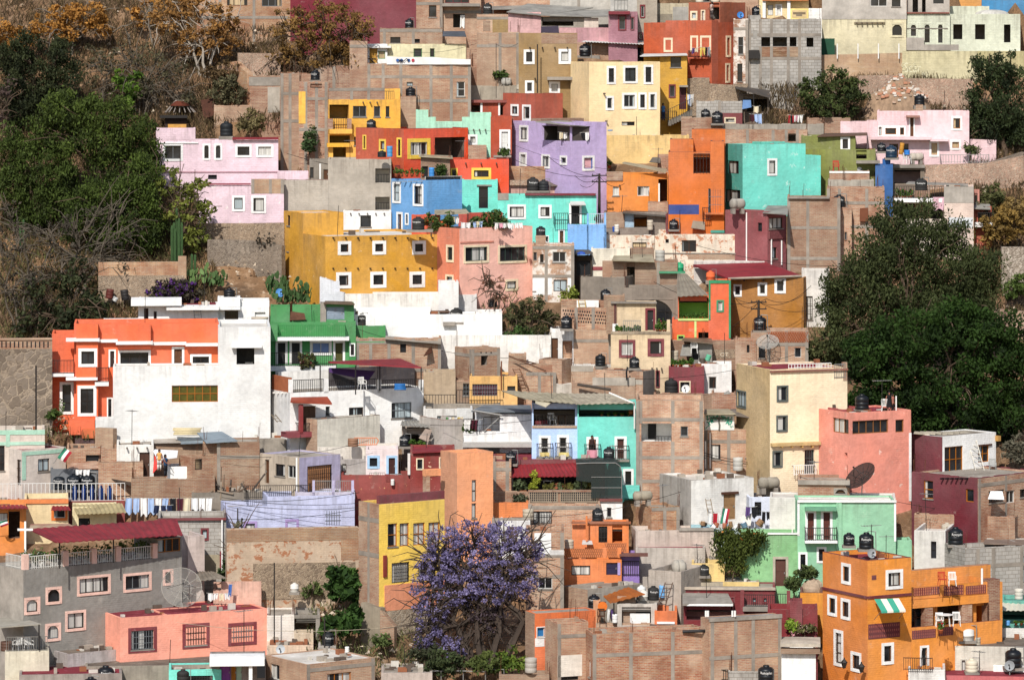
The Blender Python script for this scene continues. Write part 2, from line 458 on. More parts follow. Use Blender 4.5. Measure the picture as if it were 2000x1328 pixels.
 def finish(s):
  h=s.h;mb=MB();x0,x1,y0,y1,z0,z1=s.x0,s.x1,s.y0,s.y1,s.z0,s.z1
  e=(z0,z1);zd=z1-s.par
  for face in 'FLR':
   lo,hi=(x0,x1)if face=='F' else(y0,y1)
   hs=s.holes[face]
   S=sorted(set([lo,hi]+[q for t in hs for q in t[:2]if lo<q<hi]));Z=sorted(set([z0,z1]+[q for t in hs for q in t[2:]if z0<q<z1]))
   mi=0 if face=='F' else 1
   for a,b in zip(S[:-1],S[1:]):
    run=None
    for c,d in list(zip(Z[:-1],Z[1:]))+[(None,None)]:
     inside=c is None or any(t[0]<=(a+b)/2<=t[1]and t[2]<=(c+d)/2<=t[3]for t in hs)
     if inside:
      if run:
       q=[s.pt(face,a,0,run[0]),s.pt(face,b,0,run[0]),s.pt(face,b,0,run[1]),s.pt(face,a,0,run[1])]
       mb.quad(q if face!='L' else q[::-1],mi,e);run=None
     else:run=(run[0],d)if run else(c,d)
   for(a,b,c,d)in hs:
    P=lambda q,n,z:s.pt(face,q,n,z)
    r=.2
    mb.quad([P(a,0,c),P(a,r,c),P(a,r,d),P(a,0,d)],mi);mb.quad([P(b,0,c),P(b,0,d),P(b,r,d),P(b,r,c)],mi)
    mb.quad([P(a,0,c),P(b,0,c),P(b,r,c),P(a,r,c)],mi);mb.quad([P(a,0,d),P(a,r,d),P(b,r,d),P(b,0,d)],mi)
  mb.quad([(x1,y1,z0),(x0,y1,z0),(x0,y1,z1),(x1,y1,z1)],1,e)
  t=min(.16,(x1-x0)*.2,(y1-y0)*.2)
  o4=[(x0,y0),(x1,y0),(x1,y1),(x0,y1)];i4=[(x0+t,y0+t),(x1-t,y0+t),(x1-t,y1-t),(x0+t,y1-t)]
  for k in range(4):
   a,b,c,d=o4[k],o4[(k+1)%4],i4[(k+1)%4],i4[k]
   mb.quad([a+(z1,),b+(z1,),c+(z1,),d+(z1,)],2)
   mb.quad([d+(z1,),c+(z1,),c+(zd-.05,),d+(zd-.05,)],0)
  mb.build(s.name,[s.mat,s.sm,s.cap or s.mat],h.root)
  if s.name=='wall' and(x1-x0)*(y1-y0)>7 and RS2.rand()<.6:
   db=MB()
   for k in range(RS2.randint(6,16)):
    a,b=RS2.uniform(x0+.4,x1-.4),y0+t+.2+RS2.rand()**2*(y1-y0-.8);L=RS2.uniform(.08,.3)*(3 if RS2.rand()<.12 else 1);hh=RS2.uniform(.05,.4)if L<.35 else.08
    db.box(max(x0+t+.02,a-L),b,zd+.003,min(x1-t-.02,a+L),min(b+RS2.uniform(.1,.4),y1-t-.02),zd+hh,RS2.randint(4))
   db.build('roof_debris',[plain('#8f5a3e',.9),plain('#a59a8c',.9),plain('#5d5046',.9),plain('#c9c2b6',.9)],h.root)['kind']='stuff'
  rb=MB();g=t-.03
  n=max(1,int((x1-x0)/2.5));
  rb.quad([(x0+g,y0+g,zd),(x1-g,y0+g,zd),(x1-g,y1-g,zd),(x0+g,y1-g,zd)])
  rb.quad([(x0+g,y0+g,zd-.15),(x0+g,y1-g,zd-.15),(x1-g,y1-g,zd-.15),(x1-g,y0+g,zd-.15)])
  rs=np.random.RandomState(hash_(h.label+s.name)%99991)
  bk_=s.mat.name.startswith(('bare','conc','weath'));amp=.1 if bk_ else.035
  if s.par>=.1 and x1-x0>.9 and y1-y0>.9 and s.name in('wall','wing_wall','upper_wall','parapet_wall'):
   cb=MB()
   for f,lo,hi in(('F',x0,x1),('L',y0,y1),('R',y0,y1)):
    q=lo+.02
    while q<hi-.1:
     w_=min(rs.uniform(.25,.9),hi-q-.01)
     s.fbox(cb,f,q,q+w_,z1-.004,z1+rs.uniform(.01,amp),rs.uniform(.004,.03),t-.01)
     q+=w_
   if cb.f:cb.build('mortar_edge',s.cap or s.sm,h.root)
   if bk_ and s.name=='wall':
    for k in range(rs.randint(1,5)):
     rbm=MB();ax,ay=(x0+.09 if rs.rand()<.5 else x1-.09)if rs.rand()<.7 else rs.uniform(x0+.2,x1-.2),y0+.08 if rs.rand()<.6 else y1-.1
     for j in range(rs.randint(1,4)):rbm.tube((ax+.07*j,ay,z1-.1),(ax+.07*j+rs.uniform(-.08,.08),ay+rs.uniform(-.06,.06),z1+rs.uniform(.4,1.3)),.014,n=4)
     rbm.build('rebar_stub',plain('#5d3a28',.9),h.root)
  rb.build(s.rname,roofmat(s.roof)if isinstance(s.roof,str)else s.roof,h.root)
class House:
 def __init__(s,label,mat,xs,top,bot,side='L',th=None,D=None,d=None,roof='rc',par=.35,cap=None,sm=None,name='house',cat='house',group=None,fr=None,sash=None,wall='wall',short=None,sink=0.):
  s.vols=[];s.fr=fr or WHITE;s.sash=sash or DARKMET;s.label=label;s.short=short or label
  X=[GX(x)for x in xs];tp,bt=GY(top),GY(bot)
  Y=ymap(bt)+(d or 0)
  s.Y=Y;s.bt=bt
  if len(X)==2:
   xm=(X[0]+X[1])/2;th_=R(th or 0)-math.atan((xm-1000)/F)
   u,v=(math.cos(th_),math.sin(th_)),(-math.sin(th_),math.cos(th_))
   C=atp(xm,tp,Y)
   def hitF(px):
    dx=(px-1000)/F;t=(v[0]*C[0]+v[1]*C[1])/(v[0]*dx+v[1]);return(dx*t,t)
   P,Q=hitF(X[0]),hitF(X[1]);W=math.hypot(Q[0]-P[0],Q[1]-P[1])
   ztop=C[2];Dd=D or min(9.,max(3.,(bt-tp)*.07+2))
   s.pxm={'F':xm,'L':X[0],'R':X[1]}
  else:
   xm=X[1];th_=R(th if th is not None else(36 if side=='L' else-36))-math.atan((xm-1000)/F)
   u,v=(math.cos(th_),math.sin(th_)),(-math.sin(th_),math.cos(th_))
   if d is None:
    Y-=min(4.5,.5*abs(X[0 if side=='L' else 2]-xm)*Y/F/abs(math.tan(th_+math.atan((xm-1000)/F))));s.Y=Y
   C=atp(xm,tp,Y)
   def along(px,q):
    dx=(px-1000)/F;return(dx*C[1]-C[0])/(q[0]-dx*q[1])
   if side=='L':
    Dd=along(X[0],v);W=along(X[2],u);P=C[:2]
    s.pxm={'L':(X[0]+X[1])/2,'F':(X[1]+X[2])/2,'R':X[2]}
   else:
    Dd=along(X[2],v);w=along(X[0],u);W=-w;P=(C[0]+u[0]*w,C[1]+u[1]*w)
    s.pxm={'R':(X[1]+X[2])/2,'F':(X[0]+X[1])/2,'L':X[0]}
   if D:Dd=D
   ztop=C[2]
  if Dd<=0 or W<=0:print('BAD HOUSE',label,Dd,W)
  if Dd>22:print('deep',label,round(Dd,1))
  s.P,s.u,s.v,s.W,s.D,s.th=P,u,v,W,Dd,th_
  cs=[(P[0]+u[0]*a+v[0]*b,P[1]+u[1]*a+v[1]*b)for a,b in((0,0),(W,0),(W,Dd),(0,Dd))]
  s.foot=cs;s.ztop=ztop
  s.zb=min(min(ground(c[1])for c in cs),HC+ray(0,bt)[2]*Y)-4.5
  s.zfront=HC+ray(0,bt)[2]*Y-sink;s.zb-=sink
  s.root=empty(name,(P[0],P[1],s.zb),th_);tag(s.root,label,cat,group)
  s.main=Vol(s,wall,mat,0,W,0,Dd,0,ztop-s.zb,roof,par,cap,sm)
  HOUSES.append(s)
 def vol(s,mat,x0,x1,top,bot=None,dy=0.,D=None,name='wing_wall',**kw):
  """a further block of the house whose front stands dy behind the main front"""
  m=Vol(s,name,mat,0,1,dy,dy+1,0,1,**kw);
  a0,z1=m.sz('F',GX(x0),GY(top));a1,_=m.sz('F',GX(x1),GY(top));z1=m.sz('F',(GX(x0)+GX(x1))/2,GY(top))[1]
  m.x0,m.x1,m.y1=a0,a1,dy+(D or min(6,max(2,s.D-dy-.3)));m.z1=z1
  m.z0=0.if bot is None else m.sz('F',(GX(x0)+GX(x1))/2,GY(bot))[1]
  return m
 def wins(s,*a,**k):s.main.wins(*a,**k);return s
 def win(s,*a,**k):return s.main.win(*a,**k)
 def frame(s,*a,**k):s.main.frame(*a,**k);return s
 def spouts(s,*a,**k):s.main.spouts(*a,**k);return s
 def bar(s,*a,**k):s.main.bar(*a,**k);return s
 def rail(s,x0,y0,x1,y1,**k):
  face=k.pop('face','F');return s.main.rail((x0,y0,x1,y1),face,0,0,0,**k)
 def roofpt(s,px,py,vol=None):
  """point on the roof deck seen at a photo pixel, kept inside the parapets; returns world point and local deck height"""
  vo=vol or s.main;zd=vo.z1-vo.par+s.zb
  d=ray(px,py)
  t=(zd-HC)/d[2]if abs(d[2])>1e-4 else 1e9
  ly=None
  if 0<t<1e6:
   lx,ly=s.loc(d[0]*t,t)
  if ly is None or not(vo.y0+.7<=ly<=vo.y1-.5):
   ly=vo.y0+.8 if(ly is None or ly<vo.y0+.7)else max(vo.y0+.6,vo.y1-.9)
  t=(s.v[0]*s.P[0]+s.v[1]*s.P[1]+ly)/(s.v[0]*d[0]+s.v[1])
  return(d[0]*t,t,HC+d[2]*t),zd
 def loc(s,x,y):
  x-=s.P[0];y-=s.P[1];return x*s.u[0]+y*s.u[1],x*s.v[0]+y*s.v[1]
 def part(s,name,mb,mat,smooth=False):
  """mesh given in world coordinates becomes a part of this house"""
  c,q=math.cos(-s.th),math.sin(-s.th)
  mb.v=[((x-s.P[0])*c-(y-s.P[1])*q,(x-s.P[0])*q+(y-s.P[1])*c,z-s.zb)for x,y,z in mb.v]
  return mb.build(name,mat,s.root,smooth)
H=House
def slab_px(pts,th=.06,corr=0.):
 """slab through four points given as (x, y, depth in metres): front-left, front-right, back-right, back-left"""
 mb=MB();P=[np.array(at(x,y,Y))for x,y,Y in pts]
 n=np.cross(P[1]-P[0],P[3]-P[0]);n/=np.linalg.norm(n)
 if n[2]<0:n=-n
 if corr<=0:
  top=P;bot=[p-n*th for p in P]
  mb.quad(top);mb.quad(bot[::-1])
  for k in range(4):j=(k+1)%4;mb.quad([bot[k],bot[j],top[j],top[k]])
  return mb
 L=np.linalg.norm(P[1]-P[0]);N=max(4,int(L/corr)*4)
 i0=len(mb.v)
 for k in range(N+1):
  f=k/N;off=n*(.03*math.sin(k*math.pi/2))
  for a,b in((P[0],P[1]),(P[3],P[2])):mb.v.append(tuple(a+(b-a)*f+off))
 for k in range(N):mb.f.append((i0+2*k,i0+2*k+2,i0+2*k+3,i0+2*k+1));mb.mi.append(0)
 base=len(mb.v)
 for k in range(N+1):
  f=k/N;off=n*(.03*math.sin(k*math.pi/2)-th*.5)
  for a,b in((P[0],P[1]),(P[3],P[2])):mb.v.append(tuple(a+(b-a)*f+off))
 for k in range(N):mb.f.append((base+2*k,base+2*k+1,base+2*k+3,base+2*k+2));mb.mi.append(0)
 for k in range(N):mb.f.append((i0+2*k,base+2*k,base+2*k+2,i0+2*k+2));mb.mi.append(0)
 return mb
def shed(h,pts,mat,th=.07,corr=.0,name='sheet_roof',posts=(),pm=None):
 """sheet roof on a house; pts = (x, y, dy) with dy metres behind the house front; posts = list of (x, ytop, ybot, dy)"""
 o=h.part(name,slab_px([(x,y,h.Y+d)for x,y,d in pts],th,corr),mat)
 for(x,y0,y1,d)in posts:
  mb=MB();mb.tube(at(x,y1,h.Y+d),at(x,y0,h.Y+d),.05,n=6);h.part('post',mb,pm or DARKMET)
 return o
def text_mesh(txt,size,ext=.0):
 cu=bpy.data.curves.new('lettering','FONT');cu.body=txt;cu.size=size;cu.align_x='CENTER';cu.align_y='CENTER';cu.extrude=ext
 o=bpy.data.objects.new('lettering',cu);COL.objects.link(o)
 dg=bpy.context.evaluated_depsgraph_get();me=bpy.data.meshes.new_from_object(o.evaluated_get(dg))
 bpy.data.objects.remove(o);bpy.data.curves.remove(cu)
 return me
def wall_text(vo,txt,x0,y0,x1,y1,mat,face='F',rot=0.,name='lettering',n=-.012):
 a0,a1,z0,z1=vo.rect(face,x0,y0,x1,y1)
 me=text_mesh(txt,1.0);xs=[v.co.x for v in me.vertices];ys=[v.co.y for v in me.vertices]
 sx,sy=(a1-a0)/(max(xs)-min(xs)),(z1-z0)/(max(ys)-min(ys));cx,cy=(max(xs)+min(xs))/2,(max(ys)+min(ys))/2
 for v in me.vertices:
  x,y=(v.co.x-cx)*sx,(v.co.y-cy)*sy;x,y=x*math.cos(rot)-y*math.sin(rot),x*math.sin(rot)+y*math.cos(rot)
  v.co=vo.pt(face,(a0+a1)/2+x,n,(z0+z1)/2+y)
 me.materials.clear();me.materials.append(mat)
 o=bpy.data.objects.new(name,me);COL.objects.link(o);o.parent=vo.h.root;return o
PAINTW=plain('#e9e6e0',.7,.05)
TANKM=plain('#16171a',.42,.25,0,.4,'tank_plastic')
_tank={}
def tank_mesh(kind):
 """unit tank: radius .5, height 1.15; ribbed body, domed shoulder, neck and lid"""
 if kind in _tank:return _tank[kind]
 mb=MB()
 pr=[(.47,0),(.5,.03),(.5,.22),(.485,.24),(.485,.27),(.5,.29),(.5,.5),(.485,.52),(.485,.55),(.5,.57),(.5,.8),(.47,.86),(.36,.95),(.25,.985)]
 if kind=='plain':pr=[(.46,0),(.48,.03),(.46,.35),(.5,.37),(.5,.41),(.47,.43),(.48,.75),(.44,.82),(.3,.9),(.22,.92)]
 mb.lathe(pr,n=20)
 o=mb.build('tank_body',TANKM,smooth=True);body=o.data;bpy.data.objects.remove(o)
 lb=MB();zt=pr[-1][1];lb.lathe([(.2,zt-.02),(.2,zt+.08),(.17,zt+.11),(.0,zt+.12)],n=16,cap=False)
 o=lb.build('lid',TANKM,smooth=True);lid=o.data;bpy.data.objects.remove(o)
 lg=text_mesh('Rotoplas',.22)
 for v in lg.vertices:
  a=v.co.x/.5;z=.66+v.co.y;v.co=(.508*math.sin(a),-.508*math.cos(a),z)
 lg.materials.clear();lg.materials.append(PAINTW)
 _tank[kind]=(body,lid,lg);return _tank[kind]
def swapmat(me,mat):
 m=me.copy();m.materials.clear();m.materials.append(mat);return m
_tmats={}
def tank(h,x,y,w,label,mat=None,vol=None,logo=True,kind='roto',hs=1.0,dy=None,num=None,turn=None,group=None,name='water_tank'):
 """upright tank whose foot shows at (x, y) and whose width shows as w photo-tile units"""
 px,py=GX(x),GY(y)
 if h is None:p=atp(px,py,dy);zd=None
 elif dy is not None:p=atp(px,py,h.Y+dy);zd=None
 else:p,zd=h.roofpt(px,py,vol)
 wm=(w/_T[2])*p[1]/F
 z=p[2]
 if zd is not None:
  if z<zd+.06:z=zd
 body,lid,lg=tank_mesh(kind)
 if mat is None and label.startswith(('black','large bl','big bl','small bl','tall bl','squat bl')):mat=random.choice((None,None,plain('#222426',.6,.4),plain('#2e2d2b',.75,.5)));hs*=random.uniform(.92,1.1);logo=logo and random.random()<.7
 if mat is not None:
  key=(kind,mat.name)
  if key not in _tmats:_tmats[key]=(swapmat(body,mat),swapmat(lid,mat))
  body,lid=_tmats[key]
 root=empty(name,(p[0],p[1],z),R(turn if turn is not None else random.uniform(-25,25)));root.scale=(wm,wm,wm*hs)
 for nm,me in(('tank_body',body),('lid',lid))+((('logo',lg),)if logo else()):
  o=bpy.data.objects.new(nm,me);COL.objects.link(o);o.parent=root
 if num:
  me=text_mesh(num,.3)
  for v in me.vertices:a=v.co.x/.5;v.co=(.51*math.sin(a),-.51*math.cos(a),.42+v.co.y)
  me.materials.append(PAINTW);o=bpy.data.objects.new('number',me);COL.objects.link(o);o.parent=root
 if random.random()<.5:q=MB();q.path([(.1,0,1.06),(.1,-.1,1.18),(.62,-.1,1.16),(.64,-.1,-.1)],.03,5);q.build('inlet_pipe',STEEL,root)
 tag(root,label,'water tank',group)
 if h is not None and zd is not None and z>zd+.06:
  mb=MB();r=wm*.56
  mb.box(p[0]-r,p[1]-r,zd-.02,p[0]+r,p[1]+r,z-.003);h.part('tank_plinth',mb,LINTEL)
 elif h is not None and zd is None:
  mb=MB();r=wm*.58
  mb.box(p[0]-r,p[1]-r,z-.16,p[0]+r,p[1]+r,z-.003);h.part('tank_plinth',mb,LINTEL)
 return root
def lying_tank(h,x,y,w,hh,label,dy,mat=None):
 p=at(x,y,h.Y+dy);s=h.Y/F/_T[2];r=hh*s/2;L=w*s
 root=empty('water_tank',p,R(15));tag(root,label,'water tank')
 mb=MB();n=16
 pr=[(0,-L/2),(r*.6,-L/2+.02),(r,-L/2+r*.4),(r,-L*.12),(r*.93,-L*.1),(r*.93,-L*.04),(r,-L*.02),(r,L/2-r*.4),(r*.6,L/2-.02),(0,L/2)]
 mb.lathe(pr,n=n,cap=False);mb.v=[(z,y_,x_+r+.06)for x_,y_,z in mb.v]
 mb.build('tank_body',mat or concrete('#b9b0a3'),root,True)
 cb=MB();cb.box(-L*.4,-r*.7,-.3,-L*.2,r*.7,.12);cb.build('cradle',LINTEL,root)
 cb=MB();cb.box(L*.2,-r*.7,-.3,L*.4,r*.7,.12);cb.build('cradle',LINTEL,root)
def dish(h,x,y,w,label,dy=.6,mat=None,az=-25,el=35,stand=.5,mesh=False):
 """dish whose bowl centre shows at (x, y)"""
 Y=h.Y+dy;p=np.array(at(x,y,Y));r=w/_T[2]*Y/F/2
 root=empty('satellite_dish',(p[0],p[1],p[2]-stand-r*.3));tag(root,label,'satellite dish')
 a,e=R(az),R(el);d=np.array((math.sin(a)*math.cos(e),-math.cos(a)*math.cos(e),math.sin(e)))
 u=np.cross(d,(0,0,1));u/=np.linalg.norm(u);w_=np.cross(u,d);c=np.array((0,0,stand+r*.3))
 mb=MB();n,m=24,5;i0=0
 for j in range(m+1):
  rr=r*j/m if j else r*.02
  for k in range(n):
   t=2*math.pi*k/n;mb.v.append(tuple(c+u*rr*math.cos(t)+w_*rr*math.sin(t)+d*(.28*r*(rr/r)**2-.1*r)))
 for j in range(m):
  for k in range(n):
   q=(k+1)%n;mb.f.append((j*n+k,j*n+q,(j+1)*n+q,(j+1)*n+k));mb.mi.append(0)
 M=mat or plain('#c9c9c6',.5)
 if mesh:
  t=NT('wire_mesh');tb=t.node('ShaderNodeBsdfTransparent');mx=t.node('ShaderNodeMixShader');mx.inputs[0].default_value=mesh
  t.b.inputs['Base Color'].default_value=lin('#b9b4aa')if mesh<.6 else lin('#2a2522')
  t.link(tb.outputs[0],mx.inputs[1]);t.link(t.b.outputs[0],mx.inputs[2]);t.link(mx.outputs[0],t.n['Material Output'].inputs[0]);M=t.m
 mb.build('bowl',M,root,True)
 if mesh:
  rb=MB()
  for k in range(12):
   t=2*math.pi*k/12
   rb.path([tuple(c+(u*math.cos(t)+w_*math.sin(t))*r*q+d*(.28*r*q*q-.1*r-.02))for q in(.05,.35,.7,1)],.02)
  for q in(.5,1.0):
   rb.path([tuple(c+(u*math.cos(2*math.pi*k/24)+w_*math.sin(2*math.pi*k/24))*r*q+d*(.28*r*q*q-.1*r-.02))for k in range(25)],.022)
  rb.build('ribs',plain('#9b958b',.5)if mesh<.6 else DARKMET,root)
 sb=MB();sb.tube((0,0,0),tuple(c-d*.12*r),.04);sb.build('mast',STEEL,root)
 fb=MB();tip=c+d*r*.8;fb.tube(tuple(c-w_*r*.8),tuple(tip),.018);fb.tube(tuple(tip),tuple(tip+d*.12),.06);fb.build('feed_arm',DARKMET,root)
 if mesh:
  for sg in(-1,1):
   q=MB();q.tube(tuple(c+u*sg*r*.75),tuple(tip),.015);q.build('feed_strut',DARKMET,root)
def antenna(h,x,ytop,ybot,label,dy=1.0,tv=True,r=.025,mat=None):
 Y=h.Y+dy if h is not None else dy
 a,b=np.array(at(x,ytop,Y)),np.array(at(x,ybot,Y));L=a[2]-b[2]
 root=empty('antenna',tuple(b),R(random.uniform(-40,40)));tag(root,label,'antenna')
 mb=MB();mb.tube((0,0,0),(0,0,L),r);mb.build('mast',mat or DARKMET,root)
 if tv:
  mb=MB();mb.tube((-.7,0,L-.08),(.7,0,L-.08),.018)
  for k in range(7):q=-.6+.2*k;mb.tube((q,-.35+.03*k,L-.08),(q,.35-.03*k,L-.08),.012)
  mb.build('aerial',STEEL,root)
def cloth(x,y0,Y,w,hh,colr,label,group=None):
 """piece of washing pegged by its top edge at tile point (x, y0)"""
 k=Y/F/_T[2];W,Hh=w*k,hh*k;p=at(x,y0,Y)
 mb=MB();n,m=7,5;ph=random.random()*6;sway=random.uniform(-.08,.08)
 for j in range(m+1):
  for i in range(n+1):
   fx,fz=i/n,j/m
   mb.v.append(((fx-.5)*W*(1-.12*fz*math.sin(ph))+sway*fz,(.05+.06*fz)*math.sin(fx*9+ph)+.05*fz*math.sin(ph*2),-fz*Hh*(1-.09*math.cos(fx*7+ph))))
 for j in range(m):
  for i in range(n):a=j*(n+1)+i;mb.f.append((a,a+1,a+n+2,a+n+1));mb.mi.append(0)
 o=mb.build('hanging_cloth',plain(colr,.9,.12),None,True,p);tag(o,label,'laundry',group)
def laundry(x0,x1,y,Y,items,where,hh=38,line=True):
 """items: string of colour keys hung from left to right"""
 C={'w':('white','#e4e2de'),'b':('blue','#4a6fae'),'k':('black','#1b1b1f'),'n':('navy','#232b45'),'r':('red','#a3222e'),'p':('pink','#d9a0ae'),'l':('light blue','#a7bcdc'),'m':('maroon','#4b1c28'),'g':('green','#5f8f5a'),'y':('yellow','#d9c063'),'v':('violet','#5b4377'),'c':('cream','#d8cbae'),'o':('orange','#d9762c'),'s':('grey','#8b8f95')}
 n=len(items);wx=(x1-x0)/n
 cnt={}
 for i,it in enumerate(items):
  if it==' ':continue
  nm,hx=C[it]
  cloth(x0+wx*(i+.5),y+random.uniform(0,2),Y+random.uniform(-.02,.02),wx*.86,hh*random.uniform(.72,1.15),hx,f'{nm} cloth hanging among the washing {where}',f'{nm} washing {where}')
 if line:
  mb=MB();a,b=at(x0-8,y-3,Y),at(x1+8,y-3,Y);o=np.array(a)
  mb.path([tuple(np.array(a)*(1-q)+np.array(b)*q-o+np.array((0,0,-.06*math.sin(math.pi*q))))for q in np.linspace(0,1,9)],.012)
  tag(mb.build('clothes_line',plain('#c8c4ba',.7),None,False,a),'thin clothes line carrying the washing '+where,'clothes line')
def leaf_cloud(mb,tones,c,rad,n,sz,rs=RS,flat=0.):
 c=np.array(c)
 P=rs.normal(size=(n,3));P/=np.linalg.norm(P,axis=1)[:,None];P*=(rs.rand(n,1)**.45);P=c+P*np.array(rad)
 for p in P:
  a=rs.normal(size=3);a/=np.linalg.norm(a);b=np.cross(a,rs.normal(size=3));b/=np.linalg.norm(b)+1e-9
  s_=sz*(.6+.8*rs.rand());a=a*s_;b=b*s_*.6
  i=len(mb.v);mb.v+=[tuple(p-a),tuple(p+b),tuple(p+a),tuple(p-b)];mb.f.append((i,i+1,i+2,i+3));mb.mi.append(0);tones.append(rs.rand())
def set_tone(o,tones):
 at_=o.data.attributes.new('tone','FLOAT','FACE');at_.data.foreach_set('value',np.clip(np.array(tones,dtype=np.float32),0,1))
def pot(x,y,Y,w,hh,label,colr='#b5613c',leaf=('#2f4a1c','#5c7a33'),group=None,fl=None):
 k=Y/F/_T[2];r=w*k/2;ht=hh*k;p=at(x,y,Y)
 root=empty('potted_plant',p);tag(root,label,'potted plant',group)
 mb=MB();mb.lathe([(r*.62,0),(r*.85,r*1.2),(r*.92,r*1.25),(r*.92,r*1.45),(r*.78,r*1.45)],n=12);mb.build('pot',plain(colr,.8),root,True)
 mb,tn=MB(),[];leaf_cloud(mb,tn,(0,0,r*1.4+(ht-r*1.4)*.5),(r*1.5,r*1.5,(ht-r*1.4)*.55),46,.1);o=mb.build('leaves',leafmat(*leaf),root);set_tone(o,tn)
 if fl:
  mb,tn=MB(),[];leaf_cloud(mb,tn,(0,0,r*1.4+(ht-r*1.4)*.7),(r*1.5,r*1.5,(ht-r*1.4)*.4),14,.07);o=mb.build('flowers',leafmat(fl,fl),root);set_tone(o,tn)
def pots(x0,x1,y,Y,n,where,w=12,hh=34,colr='#b5613c',flo=None):
 for i in range(n):
  pot(x0+(x1-x0)*(i+.5)/n+random.uniform(-2,2),y,Y+random.uniform(-.1,.1),w*random.uniform(.8,1.2),hh*random.uniform(.7,1.2),'small leafy potted plant '+where,colr,group='potted plants '+where,fl=flo if flo and i%2 else None)
def chair(x,y,Y,label,colr='#e2e0da',rz=0,k=1.,group=None):
 root=empty('plastic_chair',at(x,y,Y),R(rz));root.scale=(k,k,k);tag(root,label,'chair',group);M=plain(colr,.5,.05)
 mb=MB();mb.box(-.24,-.24,.4,.24,.22,.44);mb.build('seat',M,root)
 mb=MB();mb.box(-.24,.2,.45,-.19,.25,.88);mb.box(.19,.2,.45,.24,.25,.88);mb.box(-.19,.2,.78,.19,.25,.88)
 for i in range(4):mb.box(-.15+.09*i,.21,.45,-.11+.09*i,.24,.78)
 mb.build('backrest',M,root)
 for sx in(-1,1):
  for sy in(-1,1):
   mb=MB();mb.tube((sx*.24,sy*.24,0),(sx*.2,sy*.2,.4),.025);mb.build('leg',M,root)
  mb=MB();mb.tube((sx*.24,-.2,.62),(sx*.24,.22,.66),.022);mb.tube((sx*.24,-.2,.42),(sx*.24,-.2,.62),.022);mb.build('armrest',M,root)
def table(x,y,Y,label,colr='#e2e0da',w=1.0):
 root=empty('table',at(x,y,Y));tag(root,label,'table');M=plain(colr,.5,.05)
 mb=MB();mb.lathe([(w*.5,.7),(w*.52,.72),(w*.5,.74)],n=16);mb.build('table_top',M,root)
 for k in range(4):
  a=math.pi/4+k*math.pi/2;mb=MB();mb.tube((.4*w*math.cos(a),.4*w*math.sin(a),0),(.33*w*math.cos(a),.33*w*math.sin(a),.7),.03);mb.build('leg',M,root)
def pole(x,ytop,ybot,Y,label,r=.13,arms=1,mat=None,name='utility_pole'):
 b,t=np.array(at(x,ybot,Y)),np.array(at(x,ytop,Y));L=t[2]-b[2]+1.0
 root=empty(name,(b[0],b[1],b[2]-1.0));tag(root,label,'utility pole')
 mb=MB();mb.tube((0,0,0),(0,0,L),r,r*.7,8);mb.build('shaft',mat or plain('#3b322b',.9),root)
 for i in range(arms):
  z=L-.2-.5*i;mb=MB();mb.box(-.6,-.07,z,.6,.0,z+.09);mb.box(-.55,-.05,z+.09,-.5,-.01,z+.2);mb.box(.5,-.05,z+.09,.55,-.01,z+.2);mb.box(-.2,-.05,z+.09,-.15,-.01,z+.2)
  mb.build('cross_arm',DARKMET,root)
 return root
def wire(pts,label,sag=.5,r=.018,mat=None):
 """pts: list of (x, y, Y)"""
 P=[np.array(at(*p))for p in pts];o=P[0];mb=MB()
 for a,b in zip(P[:-1],P[1:]):
  mb.path([tuple(a*(1-q)+b*q-o-np.array((0,0,sag*4*q*(1-q))))for q in np.linspace(0,1,13)],r,4)
 tag(mb.build('cable',mat or plain('#23211f',.8),None,False,tuple(o)),label,'cable')
def ladder(p0,p1,w,n,label,mat=None,name='ladder'):
 a,b=np.array(at(*p0)),np.array(at(*p1));o=a.copy();a,b=a-o,b-o
 root=empty(name,tuple(o));tag(root,label,'ladder');M=mat or plain('#8a7a66',.8)
 for s in(-w/2,w/2):
  mb=MB();mb.tube(a+(s,0,0),b+(s,0,0),.035);mb.build('rail',M,root)
 for i in range(n):
  q=(i+.6)/n;c=a*(1-q)+b*q;mb=MB();mb.tube(c+(-w/2,0,0),c+(w/2,0,0),.025);mb.build('rung',M,root)
def drum(x,y,Y,w,hh,colr,label,name='drum',cat='drum',lean=0):
 k=Y/F/_T[2];r=w*k/2;ht=hh*k;mb=MB()
 if w>hh*1.8 and name not in('basin','bucket'):
  z=0
  while z<ht-.02:t_=min(.14,ht-z);q=random.uniform(.82,1);mb.box(-r*q,-.35,z,r*random.uniform(.85,1),.35,z+t_);z+=t_+.004
 else:mb.lathe([(r*.96,0),(r,.02),(r,ht*.32),(r*.96,ht*.34),(r,ht*.36),(r,ht*.66),(r*.96,ht*.68),(r,ht*.7),(r,ht),(r*.9,ht),(r*.88,ht*.94)],n=16)
 o=mb.build(name,plain(colr,.6),None,True,at(x,y,Y));o.rotation_euler=(0,R(lean),0);tag(o,label,cat);return o
def gas(x,y,Y,hh,label,colr='#24478f',group=None):
 k=Y/F/_T[2];ht=hh*k;r=ht*.16;root=empty('gas_cylinder',at(x,y,Y));tag(root,label,'gas cylinder',group)
 mb=MB();mb.lathe([(r*.9,0),(r,.04),(r,ht*.78),(r*.7,ht*.88),(r*.25,ht*.92)],n=12);mb.build('cylinder_body',plain(colr,.5),root,True)
 mb=MB();mb.lathe([(r*.55,ht*.88),(r*.6,ht)],n=12,cap=False);mb.build('valve_collar',plain(colr,.5),root,True)
